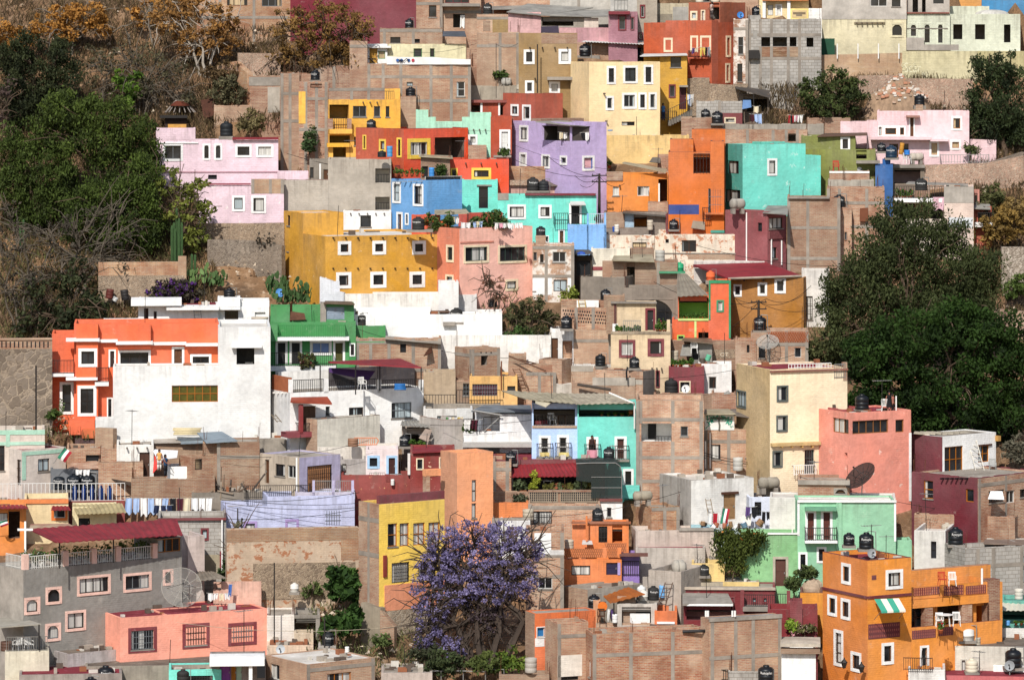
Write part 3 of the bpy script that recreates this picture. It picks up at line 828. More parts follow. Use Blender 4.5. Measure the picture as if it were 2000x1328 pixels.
def flag(x,y,Y,w,hh,label,lean=20):
 k=Y/F/_T[2];W,Hh=w*k,hh*k;root=empty('flag',at(x,y,Y),R(-10));root.rotation_euler=(0,R(lean),R(-10));tag(root,label,'flag')
 for i,(c,nm)in enumerate((('#2f7a5e','green_stripe'),('#e6e3de','white_stripe'),('#9e2430','red_stripe'))):
  mb=MB()
  for j in range(6):
   for q in range(2):mb.v.append(((i+q)*W/3,.08*math.sin(j*1.1+i),-j*Hh/5))
  for j in range(5):mb.f.append((2*j,2*j+1,2*j+3,2*j+2));mb.mi.append(0)
  mb.build(nm,plain(c,.9,.1),root,True)
 mb=MB();mb.tube((0,0,.1),(0,0,-Hh*1.6),.02);mb.build('staff',STEEL,root)
def person(p,ht,label,top='#1a1a1e',legs=None,skin='#8a5a41',hair='#1e1714',rz=0,dress=False,pose='stand',held=None):
 root=empty('person',p,R(rz));tag(root,label,'person');k=ht/1.7
 V,E,Rd=[],[],[]
 def vx(x,y,z,r):V.append((x*k,y*k,z*k));Rd.append(r*k);return len(V)-1
 def ln(*a):
  for q,w in zip(a[:-1],a[1:]):E.append((q,w))
 pel=vx(0,0,.92,.125);wa=vx(0,.01,1.06,.105);ch=vx(0,0,1.27,.125);nk=vx(0,-.01,1.45,.05);hd0=vx(0,-.02,1.54,.075);hd1=vx(0,-.015,1.63,.082)
 ln(pel,wa,ch,nk,hd0,hd1);nose=vx(0,-.105,1.565,.014);ln(hd0,nose)
 for s in(-1,1):
  hip=vx(s*.09,0,.86,.088);kn=vx(s*.1,-.02,.48,.058);an=vx(s*.1,.01,.08,.038);toe=vx(s*.11,-.15,.03,.03);ln(pel,hip,kn,an,toe)
  sh=vx(s*.17,0,1.39,.052)
  if pose=='bend':el,ha,hb=vx(s*.22,-.12,1.16,.038),vx(s*.12,-.3,1.05,.028),vx(s*.1,-.37,1.03,.03)
  elif pose=='up' and s>0:el,ha,hb=vx(s*.3,-.05,1.6,.038),vx(s*.2,-.08,1.82,.028),vx(s*.18,-.09,1.9,.03)
  else:el,ha,hb=vx(s*.25,.0,1.12,.038),vx(s*.26,-.06,.88,.028),vx(s*.26,-.08,.8,.032)
  ln(ch,sh,el,ha,hb)
  for f in range(4):q=vx(V[hb][0]/k+s*(-.018+.012*f),V[hb][1]/k-.03,V[hb][2]/k-.06-.008*(f in(1,2)),.0085);ln(hb,q)
  q=vx(V[hb][0]/k-s*.03,V[hb][1]/k-.045,V[hb][2]/k-.02,.0095);ln(hb,q)
 me=bpy.data.meshes.new('body');me.from_pydata(V,E,[]);o=bpy.data.objects.new('body',me);COL.objects.link(o);o.parent=root
 m=o.modifiers.new('skin','SKIN');sk=me.skin_vertices[0].data
 for i,r in enumerate(Rd):sk[i].radius=(r,r);sk[i].use_root=(i==0)
 sd=o.modifiers.new('sub','SUBSURF');sd.levels=sd.render_levels=1
 me.materials.append(plain(skin,.6,.05))
 mb=MB();mb.lathe([(.06,1.44),(.098,1.52),(.108,1.6),(.09,1.69),(.03,1.73)],(0,.03,0),14);mb.v=[(x*k,y*k,z*k)for x,y,z in mb.v];mb.build('hair',plain(hair,.7,.1),root,True)
 mb=MB();mb.lathe([(.165,.86),(.15,.98),(.128,1.07),(.155,1.25),(.17,1.34),(.15,1.42),(.07,1.46)],n=16);mb.v=[(x*k*1.12,y*k*.95,z*k)for x,y,z in mb.v];mb.build('dress_top' if dress else 'shirt',plain(top,.85,.1),root,True)
 if dress:
  mb=MB();mb.lathe([(.2,.5),(.19,.6),(.17,.85),(.15,.98)],n=16,cap=False);mb.v=[(x*k*1.1,y*k,z*k)for x,y,z in mb.v];mb.build('skirt',plain(top,.85,.1),root,True)
 elif legs:
  mb=MB()
  for s in(-1,1):mb.tube((s*.09*k,0,.92*k),(s*.1*k,-.015*k,.5*k),.105*k,.08*k,10);mb.tube((s*.1*k,-.015*k,.5*k),(s*.1*k,.01*k,.1*k),.08*k,.062*k,10)
  mb.build('trousers',plain(legs,.85,.1),root,True)
 return root
def limb(mb,a,b,r0,r1,seg=4,bend=.12,rs=RS):
 a,b=np.array(a,float),np.array(b,float);L=np.linalg.norm(b-a);pts=[a]
 for i in range(1,seg):q=i/seg;pts.append(a*(1-q)+b*q+rs.normal(size=3)*L*bend*.4+np.array((0,0,L*bend*math.sin(math.pi*q))))
 pts.append(b)
 for i in range(seg):mb.tube(pts[i],pts[i+1],r0+(r1-r0)*i/seg,r0+(r1-r0)*(i+1)/seg,5,0,False)
 return pts
def leaves_np(C,m,cr,sz,tone,rs,droop=0.,asp=.5,up=0.):
 """C: clump centres, m leaves per clump; returns vertex and tone arrays"""
 n=len(C)*m
 d=rs.normal(size=(n,3));d/=np.linalg.norm(d,axis=1)[:,None];d*=rs.rand(n,1)**.5
 cr_=np.repeat(cr,m)[:,None];P=np.repeat(C,m,0)+d*cr_*np.array((1,1,.8))
 if droop:P[:,2]-=droop*rs.rand(n)**2*cr_[:,0]*2
 a=rs.normal(size=(n,3));a[:,2]=a[:,2]*(1+droop*2);a/=np.linalg.norm(a,axis=1)[:,None]
 b=np.cross(a,rs.normal(size=(n,3)));b/=np.linalg.norm(b,axis=1)[:,None]+1e-9
 s=(sz*(.55+.9*rs.rand(n)))[:,None];a*=s;b*=s*asp
 V=np.stack([P-a,P+b,P+a,P-b],1).reshape(-1,3)
 tn=np.repeat(tone,m)+rs.normal(size=n)*.16
 return V,tn
def fast_quads(name,V,tn,mat,parent):
 n=len(V)//4;me=bpy.data.meshes.new(name);me.vertices.add(len(V));me.vertices.foreach_set('co',V.astype(np.float32).ravel())
 me.loops.add(n*4);me.loops.foreach_set('vertex_index',np.arange(n*4,dtype=np.int32));me.polygons.add(n)
 me.polygons.foreach_set('loop_start',np.arange(0,n*4,4,dtype=np.int32));me.update(calc_edges=True);me.materials.append(mat)
 o=bpy.data.objects.new(name,me);COL.objects.link(o);o.parent=parent;set_tone(o,tn);return o
BARK=plain('#5a4a3c',.95,.3)
def tree(label,blobs,base,Y,cols,dens=1.,leaf=.22,clump=.75,cat='tree',name='tree',trunk=.28,bark=None,droop=.0,m=26,trunks=1,group=None,limbs=True,depth=1.0,trans=.2,asp=.5,inner=.15,twigs=0,flower=None):
 """blobs: (x, y, rx, ry[, dY]) in tile units; base: (x, y) foot of the trunk; crown is made of leaf clumps filling the blobs' volume"""
 rs=np.random.RandomState(abs(hash_(label))%99991);k=Y/F/_T[2]
 bx,by=base;B=np.array(at(bx,by,Y));root=empty(name,tuple(B));tag(root,label,cat,group)
 Cs,crs,tns=[],[],[];tb=MB()
 for q in range(trunks):
  off=np.array(((q-(trunks-1)/2)*trunk*2.2,rs.uniform(-.2,.2),0));
  cen=np.mean([at(b[0],b[1],Y)for b in blobs],axis=0)-B
  fork=off+np.array((cen[0]*.45+off[0]*1.5,0,max(.4,cen[2]*.5)))
  limb(tb,off+(0,0,-.5),fork,trunk,trunk*.6,4,.05,rs)
  for i,b in enumerate(blobs):
   if i%trunks!=q or not limbs:continue
   c=np.array(at(b[0],b[1],Y+(b[4]if len(b)>4 else 0)))-B
   pts=limb(tb,fork,c,trunk*.5,trunk*.16,5,.1,rs)
   for j in range(4+twigs):
    e=c+rs.normal(size=3)*np.array((b[2],(b[2]+b[3])*.35,b[3]))*k*.62;s0=pts[rs.randint(2,5)]
    w=limb(tb,s0,e,trunk*.2,.025,4,.1,rs)
    for z in range(twigs):limb(tb,w[rs.randint(1,4)],e+rs.normal(size=3)*.8,.05,.015,3,.1,rs)
 for b in blobs:
  c=np.array(at(b[0],b[1],Y+(b[4]if len(b)>4 else 0)))-B;rx,rz=b[2]*k,b[3]*k;ry=(rx+rz)/2*depth
  n=max(4,int(dens*2.6*(rx*ry*rz)**(2/3)/clump**2*1.35))
  d=rs.normal(size=(n,3));d/=np.linalg.norm(d,axis=1)[:,None];rr=inner+(1-inner)*rs.rand(n)**.4
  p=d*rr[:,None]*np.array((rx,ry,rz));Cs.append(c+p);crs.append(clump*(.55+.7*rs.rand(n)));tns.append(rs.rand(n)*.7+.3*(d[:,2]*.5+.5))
 C,cr,tn=np.concatenate(Cs),np.concatenate(crs),np.concatenate(tns)
 V,tv=leaves_np(C,m,cr,leaf,tn,rs,droop,asp)
 fast_quads('crown',V,tv,leafmat(cols[0],cols[1],trans),root)
 if flower:
  sel=rs.rand(len(C))<flower[2];V,tv=leaves_np(C[sel],flower[3],cr[sel]*.9,leaf*.8,tn[sel],rs,0,.8);fast_quads('blossom',V,tv,leafmat(flower[0],flower[1],.2),root)
 tb.build('trunk',bark or BARK,root)
 return root
def hash_(s):
 h=5381
 for ch in s:h=(h*33+ord(ch))&0x7fffffff
 return h
def shrub(x,y,Y,w,hh,label,cols=('#2c3d1c','#54682f'),leaf=.14,clump=.35,cat='shrub',name='shrub',n=1.,m=24,droop=0.,flower=None,group=None):
 """low plant: foot at (x, y), w wide and hh high in tile units"""
 return tree(label,[(x,y-hh*.55,w*.42,hh*.45),(x-w*.22,y-hh*.38,w*.28,hh*.36),(x+w*.22,y-hh*.4,w*.28,hh*.36)],(x,y),Y,cols,n,leaf,clump,cat,name,.06,None,droop,m,1,group,True,1.0,.2,.5,.2,0,flower)
def cactus(x,y,Y,stems,label,name='column_cactus'):
 """stems: (dx, height, width) in tile units"""
 k=Y/F/_T[2];root=empty(name,at(x,y,Y));tag(root,label,'cactus');M=plain('#3f5a33',.8,.3)
 for i,(dx,hh,w)in enumerate(stems):
  mb=MB();n=14;r=w*k/2;ht=hh*k;ring=[]
  for z,q in((-.3,.9),(ht*.5,1),(ht*.92,.95),(ht*.98,.6),(ht,.1)):ring.append((z,q))
  for z,q in ring:
   for a in range(n*2):t=math.pi*a/n;rr=r*q*(1 if a%2 else.78);mb.v.append((dx*k+rr*math.cos(t),.12*(i%3-1)+rr*math.sin(t),z))
  N=n*2
  for j in range(len(ring)-1):
   for a in range(N):b=(a+1)%N;mb.f.append((j*N+a,j*N+b,(j+1)*N+b,(j+1)*N+a));mb.mi.append(0)
  mb.build('stem',M,root)
def pads(x,y,Y,w,hh,label,n=22,colr='#4d6b3c'):
 """prickly pear: flat oval pads growing out of one another"""
 k=Y/F/_T[2];root=empty('prickly_pear',at(x,y,Y));tag(root,label,'cactus');mb=MB();rs=np.random.RandomState(hash_(label)%9973)
 Wd,Ht=w*k/2,hh*k;P=[(rs.uniform(-Wd,Wd)*.7,rs.uniform(-.6,.6),0)for _ in range(max(4,n//5))]
 while len(P)<n:q=P[rs.randint(len(P))];P.append((q[0]+rs.uniform(-.35,.35),q[1]+rs.uniform(-.25,.25),q[2]+rs.uniform(.18,.36)))if q[2]<Ht*.8 else P.append((rs.uniform(-Wd,Wd),rs.uniform(-.5,.5),rs.uniform(0,Ht*.5)))
 for p in P:
  c=np.array(p)+(0,0,.2);u=rs.normal(size=3);u[2]*=.3;u/=np.linalg.norm(u);v=np.array((rs.uniform(-.4,.4),rs.uniform(-.3,.3),1));v/=np.linalg.norm(v);nn=np.cross(u,v)
  i=len(mb.v);N=12
  for sg in(-.03,.03):
   for a in range(N):t=2*math.pi*a/N;mb.v.append(tuple(c+u*.16*math.cos(t)+v*.25*math.sin(t)+nn*sg))
  mb.f.append(tuple(i+a for a in range(N)));mb.f.append(tuple(i+N+a for a in range(N))[::-1]);mb.mi+=[0,0]
  for a in range(N):b=(a+1)%N;mb.f.append((i+a,i+N+a,i+N+b,i+b));mb.mi.append(0)
 mb.build('cactus_pads',plain(colr,.8,.3),root)
def scrub(name,label,poly_px,n,cols,sz=.3,ht=.5):
 """dry grass and low brush covering the slope inside pixel boxes"""
 rs=np.random.RandomState(len(label));Vs,T_=[],[]
 tot=sum((b[2]-b[0])*(b[3]-b[1])for b in poly_px)
 for(x0,y0,x1,y1)in poly_px:
  m=int(n*(x1-x0)*(y1-y0)/tot)
  px=rs.uniform(x0,x1,m);py=rs.uniform(y0,y1,m);Y=350-85*py/1328
  P=np.stack([(px-1000)/F*Y,Y,HC-(py-YH)*Y/F],1)
  cl=np.sin(px*.06)*np.cos(py*.085)+rs.normal(size=m)*.6;keep=cl>-.5;P=P[keep];m=len(P)
  a=rs.normal(size=(m,3))*.5;a[:,2]=np.abs(a[:,2])+.7;a/=np.linalg.norm(a,axis=1)[:,None];L=(ht*(.4+rs.rand(m)))[:,None]
  b=rs.normal(size=(m,3));b[:,2]*=.2;b/=np.linalg.norm(b,axis=1)[:,None];b*=sz*.12
  Vs.append(np.stack([P-b,P+b,P+a*L+b*.3,P+a*L-b*.3],1).reshape(-1,3));T_.append(rs.rand(m))
 o=fast_quads(name,np.concatenate(Vs),np.concatenate(T_),leafmat(*cols),None);tag(o,label,'brush',kind='stuff')
def wall_px(pts,mat,label,name='stone_wall',cat='wall',th=.5,below=2.5,d=0.,cap=None):
 """free-standing or retaining wall through (x, ytop, ybot[, extra depth]) tile points; depth from the row of its foot"""
 mb=MB();P=[]
 for q in pts:
  Y=ymap(GY(q[2]))+d+(q[3]if len(q)>3 else 0);t=at(q[0],q[1],Y);b=at(q[0],q[2],Y);P.append((t,b))
 o=P[0][1];root=empty(name,o);tag(root,label,cat)
 for(t0,b0),(t1,b1)in zip(P[:-1],P[1:]):
  A=[(b0[0],b0[1],b0[2]-below),(b1[0],b1[1],b1[2]-below),t1,t0]
  dx,dy=b1[0]-b0[0],b1[1]-b0[1];L=math.hypot(dx,dy);nx,ny=-dy/L*th,dx/L*th
  q=[tuple(np.array(a)-o)for a in A];r=[(a[0]+nx,a[1]+ny,a[2])for a in q]
  z0,z1=q[0][2],max(q[2][2],q[3][2])
  mb.quad(q,0,(z0,z1));mb.quad(r[::-1],0);mb.quad([q[3],q[2],r[2],r[3]],0);mb.quad([q[0],q[3],r[3],r[0]]);mb.quad([q[1],r[1],r[2],q[2]])
 mb.build('wall_face',mat,root)
 return root
# ================================================================ upper rows of the hillside
BR=brick();BRd=brick('#9c5f44','#b5836a','#a59689');BRw=brick('#ab5f3a','#c58c62','#b3a08b',.5);BRo=brick('#c07a48','#cf9c68','#c2ad92');BRp=brick('#ae6c49','#c8997a','#bbaa98')
CON=concrete();BLK=block();REDF=stucco('#7a2a30',.5);YELF=stucco('#f0c832',.4);GRNS=plain('#5f8a5c',.6);BRNS=plain('#4a2c1e',.6);WHS=plain('#d8d6d0',.5);BLUS=plain('#3f6ea8',.5);OCHS=plain('#a5621c',.6)
CREAMF=stucco('#e8d3ae',.5);STN=stone();STNg=stone('#8f8274','#63594f','#a99b8a',2.8);STNp=stone('#c9a48c','#a88470','#d3bfa8',3.0)
RSH=sheet('#8b2f35','#6d252c',.1);GSH=sheet('#9a968c','#74706a');TSH=sheet('#a99f86','#857b66',.4);WSH=sheet('#d6d4ce','#b7b4ae',.2)
T(400,0)
h=H('tall unfinished brick house with concrete beams behind the golden-leaved trees',BRo,(-60,652),-110,415,d=3);b_tall=h
h.wins('170 -70 325 45 p;435 -70 587 52 q',pane=3);h.frame([115,375],[135,-80])
wall_px([(250,405,562),(578,410,562)],STNp,'pinkish rubble stone base wall under the tall brick house','stone_wall')
wall_px([(95,500,690),(225,470,700),(322,560,880)],BRo,'crumbling brick garden wall sloping down beside the stone base wall','brick_wall')
h=H('ruined brick lean-to with a bare cement strip beside the weedy slope',BRd,(322,577),585,870,name='ruined_house',D=3);h.bar(330,590,575,655,CON,n1=.02);h.bar(480,665,572,860,concrete('#b9b0a2'),n1=.02)
mural=H('huge windowless maroon house wall above the brown tree',stucco('#7b2733',.6),(652,1612),-110,330,d=2,D=6)
h=H('low brick house with one black tank above the cream house',BRp,(1335,1812),222,348);b_low=h
h.wins('1415 285 1492 330 p;1600 300 1640 330 s');h.frame([1370,1590],[236])
tank(h,1560,222,66,'black water tank on the low brick house beneath the maroon wall')
h=H('cream house with a white doorway bay and green window frames',stucco('#e6dcae',.8),(1240,1992),340,496,sash=GRNS,D=4);cream1=h
h.wins('1592 372 1657 437 p;1717 372 1752 437 p');v=h.vol(WHITE,1240,1392,337,dy=-.3,D=1.5,name='bay_wall');v.wins('1256 370 1318 484 d',pane=plain('#b98a3a',.6));v.wins('1322 392 1376 452 q',pane=3)
h.bar(1240,352,1420,368,WHITE,'canopy',-.7,.05)
h=H('wide brick house with concrete frame below the white banner',BR,(1240,2030),492,985,D=5);brickban=h
h.wins('1540 628 1586 658 p;1920 625 1983 738 p');h.frame([1250,1360,1495,1725,1880,2020],[588,770]);
v=h.vol(BRd,1492,1612,742,dy=-1.3,D=1.25);tank(h,1570,742,76,'black water tank beside the yellow house against a brick wall',vol=v)
mb=MB();n=14
for i in range(n+1):
 f=i/n;x=1388+(2028-1388)*f
 for j,y in enumerate((430+22*f+4*math.sin(f*9),494)):mb.v.append(at(x,y,brickban.Y-.12-.05*math.sin(f*21+j)))
for i in range(n):mb.f.append((2*i,2*i+1,2*i+3,2*i+2));mb.mi.append(0)
o_=mb.v[0];mb.v=[tuple(np.array(p)-o_)for p in mb.v];ban=empty('banner',o_);mb.build('banner_cloth',plain('#e3e0da',.9,.08),ban);tag(ban,'long white cloth banner hung across the top of the brick wall','banner')
for x,c in((1470,'#3a5f9a'),(1500,'#3a5f9a'),(1555,'#3a5f9a'),(1588,'#a83a48')):
 q=MB();p=np.array(at(x,462,brickban.Y-.22))-o_;q.lathe([(.0,0),(.13,.0),(.13,.03),(0,.03)],n=10,cap=False);q.v=[(p[0]+a,p[1]+c_,p[2]+b)for a,b,c_ in q.v];q.build('printed_emblem',plain(c,.9),ban)
q=MB();rs=np.random.RandomState(5);px_=[at(1482+6*i,462+rs.uniform(-16,16),brickban.Y-.24)for i in range(14)];q.path([tuple(np.array(p)-o_)for p in px_],.03,4);q.build('printed_script',BLACK,ban)
h=H('narrow brick tower house with a black tank on top',BRd,(1105,1240),318,660,D=5);b_tow=h;h.frame([],[355]);tank(h,1162,314,86,'black water tank on the narrow brick tower house');h.main.roof='rd'
h=H('brick yard house behind the tank under the brown tree',BRd,(865,1110),507,640);h.frame([985],[])
h=H('stacked narrow brick house with two concrete beams',BRd,(577,722),562,1150,D=5);h.frame([588,650],[715,925])
h=H('bare brick house with a yellow strip and black tank on its roof',BRd,(718,942),628,1225,D=4);b_y=h
h.wins('805 640 893 672 o;948 640 998 680 o');h.frame([770,852,925],[755,990]);v=h.vol(stucco('#f2b52e'),716,768,700,945,dy=-.03,D=.6);v.wins('752 745 764 835 p');h.vol(BRd,722,870,566,dy=1.6,D=2)
tank(h,842,612,70,'black water tank on the bare brick house with the yellow strip',dy=.9)
h=H('golden yellow house with two stacked balconies and a brick roof terrace',stucco('#f0b02a',.7),(945,1492),762,1228,D=4,th=6);yel1=h
h.wins('950 800 1098 905 o;930 1035 1108 1095 o;978 1122 1078 1212 o',ins=stucco('#c99a3a'));h.wins('1130 810 1232 893 p;1290 812 1338 892 p;1380 812 1408 893 p;1140 1045 1152 1110 p');h.bar(945,985,1118,1020,stucco('#f0b02a',.7),'balcony_slab',-.7,.05);h.rail(972,905,1080,982,out=.55);h.bar(935,905,972,985,BRd,'balcony_pier',-.6,-.45);h.bar(1080,905,1114,985,BRd,'balcony_pier',-.6,-.45)
h.bar(930,1092,1112,1122,stucco('#f0b02a',.7),'balcony_slab',-.5,.05);v=h.vol(BRd,948,1372,682,765,dy=.02,D=.5,name='terrace_wall',par=.05);v.frame([1120,1250],[684]);h.vol(stucco('#f0b02a',.7),1255,1490,680,dy=2.4,D=1)
h.main.rail((1372,700,1445,768),'F',0,0,0,out=-.2);h.spouts(1180,1340,782,3)
pot(1010,752,h.Y-.1,22,50,'small potted cactus on the brick roof terrace of the golden yellow house')
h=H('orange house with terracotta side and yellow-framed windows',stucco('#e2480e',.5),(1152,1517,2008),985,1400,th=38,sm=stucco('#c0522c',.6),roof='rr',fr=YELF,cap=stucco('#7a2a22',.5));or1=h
h.wins('1205 1030 1232 1142 w;1330 1062 1382 1158 w;1465 1052 1502 1202 w','L');h.win(1545,1057,1720,1212,'w',sw=.3);h.win(1754,1048,1990,1205,'o',ins=stucco('#5a4436'),rec=1.8)
tank(h,1270,985,72,'black water tank on the terracotta corner of the orange house')
drum(1410,1198,or1.Y-2.2,44,82,'#4f8fc0','tall light blue plastic barrel beside the orange house','barrel','barrel')
tank(None,1350,1200,66,'small black water tank next to the light blue barrel',dy=or1.Y-2.2,logo=False,hs=.7)
h=H('pale pink house with white-framed windows and two arched lights',stucco('#e6c8d0',.5),(-372,560),1072,1420,D=5);pink1=h
v=h.vol(stucco('#e6c8d0',.5),-372,-72,980,1070,dy=-.02,D=1.5,name='parapet_wall');h.bar(210,1048,562,1066,RSH,'roof_edge',-.3,.1);h.bar(-372,1088,-50,1096,WHITE,'ledge',-.09,.0)
T(0,0);h.win(1243,1096,1396,1230,'w');T(400,0)
h.wins('-17 1097 43 1222 a;70 1097 134 1222 a;233 1103 357 1202 w;390 1103 524 1202 w');h.bar(-372,1308,560,1318,stucco('#b98a94'),'ledge',-.06,.0)
tank(h,165,1040,98,'large black water tank on the pale pink house');h.main.roof='rd'
T(400,320)
h.wins('25 85 92 120 s')
h=H('lower pale pink house with two white-framed windows on a stone base',stucco('#e6c8d0',.6,.3),(-45,603),168,458,D=4);pink2=h
h.wins('207 243 306 363 w;354 245 468 378 w');v=h.vol(BRo,354,603,118,dy=-.02,D=.6,name='parapet_wall',bot=228);v.frame([362,500,596],[])
h.bar(-45,150,350,162,stucco('#8e3540'),'ledge',-.12,.0);h.vol(stucco('#e6c8d0',.5),555,790,60,125,dy=2,D=2)
wall_px([(-60,455,600),(320,455,600),(604,450,720)],STN,'tan rubble stone base wall beneath the lower pink house')
mb=slab_px([(560,1100-1250,pink1.Y+.5),(690,1110-1250,pink1.Y-.6),(690,1095-1250,pink1.Y+2),(560,1085-1250,pink1.Y+2)],.06)
h=H('beige plastered house with stacked corner loggias',stucco('#b5a998',.9),(940,1422),-32,362,D=6);beige1=h
h.wins('1300 36 1412 146 o;1300 253 1410 352 o',ins=stucco('#d5cec2',.5),rec=1.6);h.rail(1302,85,1410,145,out=-.1,step=.2);h.rail(1302,300,1408,350,out=-.1,step=.2)
v=h.vol(stucco('#b5a998',.9),604,942,124,dy=-.04,D=5,name='wing_wall',cap=stucco('#7a4a3c'));h.vol(stucco('#8d8273',.9),798,946,-30,dy=1.5,D=3).wins('803 28 830 110 p;905 45 940 118 d',pane=None)
mb=MB();mb.tube(at(880,118,h.Y),at(880,0,h.Y),.07);h.part('drain_pipe',mb,PAINTW)
T(800,0)
h=H('mint green house with broken brick patch above its wall',stucco('#a9e0c0',.6,.25),(48,620),930,1215,D=4);mint1=h
h.wins('447 1028 518 1106 w');h.spouts(375,600,990,5);h.vol(stucco('#a9e0c0',.6),48,142,843,1000,dy=-.02,D=2);h.vol(stucco('#a9e0c0',.6),460,622,862,1000,dy=-.02,D=2);h.vol(stucco('#a9e0c0',.6),140,200,895,1000,dy=-.015,D=1);h.vol(stucco('#a9e0c0',.6),400,462,895,1000,dy=-.015,D=1)
v=h.vol(BRd,447,587,1110,dy=-1.6,D=1.4,name='brick_annexe')
h=H('olive brown house with white-framed windows and rooftop brick parapet',stucco('#9a7a48',.6),(832,1280),256,880,D=5);olive=h
h.wins('870 380 954 492 w;1136 376 1232 490 w;880 616 950 714 w;1064 624 1147 718 w',sw=.22);h.bar(1005,262,1278,335,BRp,'brick_panel',-.02,.03);h.bar(1050,588,1285,612,CON,'canopy',-.8,.05);h.spouts(870,1250,365,4,mat=DARKMET);h.spouts(900,1240,600,3,mat=DARKMET)
antenna(h,975,340,712,'thin iron mast in front of the olive brown house',-1.2,False,.05);antenna(h,660,330,750,'tall thin mast beside the brick wall near olive brown house',-.8,True)
h=H('brick house with a tan plaster corner beside the olive brown house',BRp,(512,836),252,705,D=5);br_tan=h
v=h.vol(BRp,512,752,116,dy=.02,D=4);h.frame([690,824],[352]);v.frame([],[140]);v.bar(632,130,750,250,stucco('#a08352'),'plaster_panel',-.02,.03);v.bar(560,160,615,240,BRd,'brick_panel',-.02,.03)
tank(h,595,108,68,'black water tank on the brick house with tan plaster corner',vol=v)
h=H('pale pink house with patched sheet roof among rooftops at the top',stucco('#dcabA6'.lower(),.8,.2),(752,1002),98,255);pk_t=h
shed(h,[(740,92,-.4),(1010,118,-.4),(1400,60,4),(900,30,4)],GSH)
h=H('jumbled shack of boards and corrugated sheets beside the pink house',stucco('#9a8f80'),(1000,1330),130,250,name='shack',cat='shack');h.wins('1010 135 1250 200 o');shed(h,[(1000,118,-.5),(1530,130,-.5),(1530,75,3),(1010,80,3)],GSH);h.vol(stucco('#d9c6b5'),1330,1440,140,dy=-.1,D=2);
h=H('long pink terrace house under the shack',stucco('#c48f92',.8),(1140,1560),215,345);h.bar(1142,220,1270,262,stucco('#d9a5a2'),'plaster_panel',-.02,.03)
mb=slab_px([(1000,262,h.Y-.5),(1140,262,h.Y-.5),(1135,200,h.Y+.3),(1005,205,h.Y+.3)],.03);o=mb.build('tarpaulin',plain('#3c3440',.9));tag(o,'dark tarpaulin draped over the parapet of the long pink house','tarpaulin')
h=H('brick house with a dark narrow window at the top row',BRp,(50,252),-90,245,D=5);h.wins('147 44 205 132 p',sash=BRNS);h.frame([240],[30])
h=H('brick house with a red balcony slab and curtained doorway',BRp,(250,545),-90,220,D=5);h.wins('332 110 422 212 o');h.bar(248,30,535,52,LINTEL,'balcony_slab',-1.1,.05);h.wins('270 -60 455 26 p',sash=plain('#6b2028'));h.frame([],[95]);bt2=h
cloth(405,118,h.Y-.05,34,95,'#e2dfd8','white curtain hanging in the doorway of the brick house')
h=H('topmost brick row house with sagging grey sheet roof',BRp,(545,1075),-90,75,d=3);shed(h,[(600,72,-2),(960,68,-2),(940,30,1),(620,38,1)],GSH)
h=H('off-white plastered block house at the very top',concrete('#cdc6ba'),(1070,1532),-90,105,d=2);h.frame([1290],[])
h=H('brick shed with a corrugated lean-to behind the cream house',BRd,(432,512),270,480,name='shed',cat='shed');shed(h,[(250,275,-1),(432,278,-1),(420,240,1.5),(255,240,1.5)],sheet('#5a5f66','#3f4348'))
h=H('small square brick room above the plain cement wall',BRd,(468,590),518,665,D=3);h.bar(592,560,640,660,concrete('#cfc7ba'),'plaster_panel')
h=H('plain cement wall house with white tanks on top',concrete('#b3a896'),(465,818),662,775,D=3);cemw=h
lying_tank(h,738,662,80,62,'whitish lying water tank on the plain cement wall house',.8,concrete('#cfcabf'));tank(h,845,705,64,'squat whitish square tank beside the olive brown house',concrete('#cfc7b6'),logo=False,kind='plain',dy=-.6,hs=1.0)
shrub(690,600,h.Y+1,90,70,'little green bush on the cement roof near the white tanks')
TERR=stucco('#ad482a',.7)
h=H('terracotta house with corner and two white-framed tall windows',TERR,(712,960,1168),716,935,th=40,d=-2.6,cap=stucco('#7a3428'));h.wins('772 797 833 886 w;860 800 926 924 w','L');terr1=h
h=H('terracotta porch with white columns beside the corner house',TERR,(465,742),768,905,D=3);h.wins('472 790 548 856 o;690 790 738 880 o',ins=stucco('#8a3a24'));h.bar(540,785,556,858,WHITE,'column',-.05,.1);h.bar(676,785,690,882,WHITE,'column',-.05,.1);h.bar(465,764,745,785,stucco('#8a3a2c'),'roof_edge',-.3,.1)
h=H('terracotta wall house with a tall white door beside the lavender house',TERR,(618,780),892,1215,D=4);h.win(685,990,768,1196,'D',pane=plain('#d5d5d0',.6));terr2=h
shrub(722,1195,h.Y-.5,64,60,'round potted bush by the tall white door',cat='potted plant',name='potted_plant');h.bar(640,1185,775,1200,CON,'balcony_slab',-.8,.05)
LAV=stucco('#bca6cf',.5)
h=H('lavender house with white-framed windows and laundry terrace',LAV,(778,1230,1502),938,1345,th=32,roof='rd',par=.2);lav=h
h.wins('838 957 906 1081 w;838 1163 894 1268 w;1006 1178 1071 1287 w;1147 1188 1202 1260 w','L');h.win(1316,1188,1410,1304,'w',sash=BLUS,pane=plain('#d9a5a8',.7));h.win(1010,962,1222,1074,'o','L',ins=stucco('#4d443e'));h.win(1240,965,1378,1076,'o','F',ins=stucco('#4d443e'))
shed(h,[(960,928,1.5),(1225,955,-.7),(1450,968,2.0),(1180,918,6)],GSH)
laundry(1140,1370,1012,h.Y+.6,'cwwswkw','on the lavender house terrace',62)
h.vol(BRd,1000,1330,905,dy=5,D=1.5,name='rubble_parapet')
PEACH=stucco('#f5d39c',.4)
h=H('tall peach house with rows of white-framed windows',PEACH,(1228,1368,1910),476,1045,th=18,roof='rd');peach=h
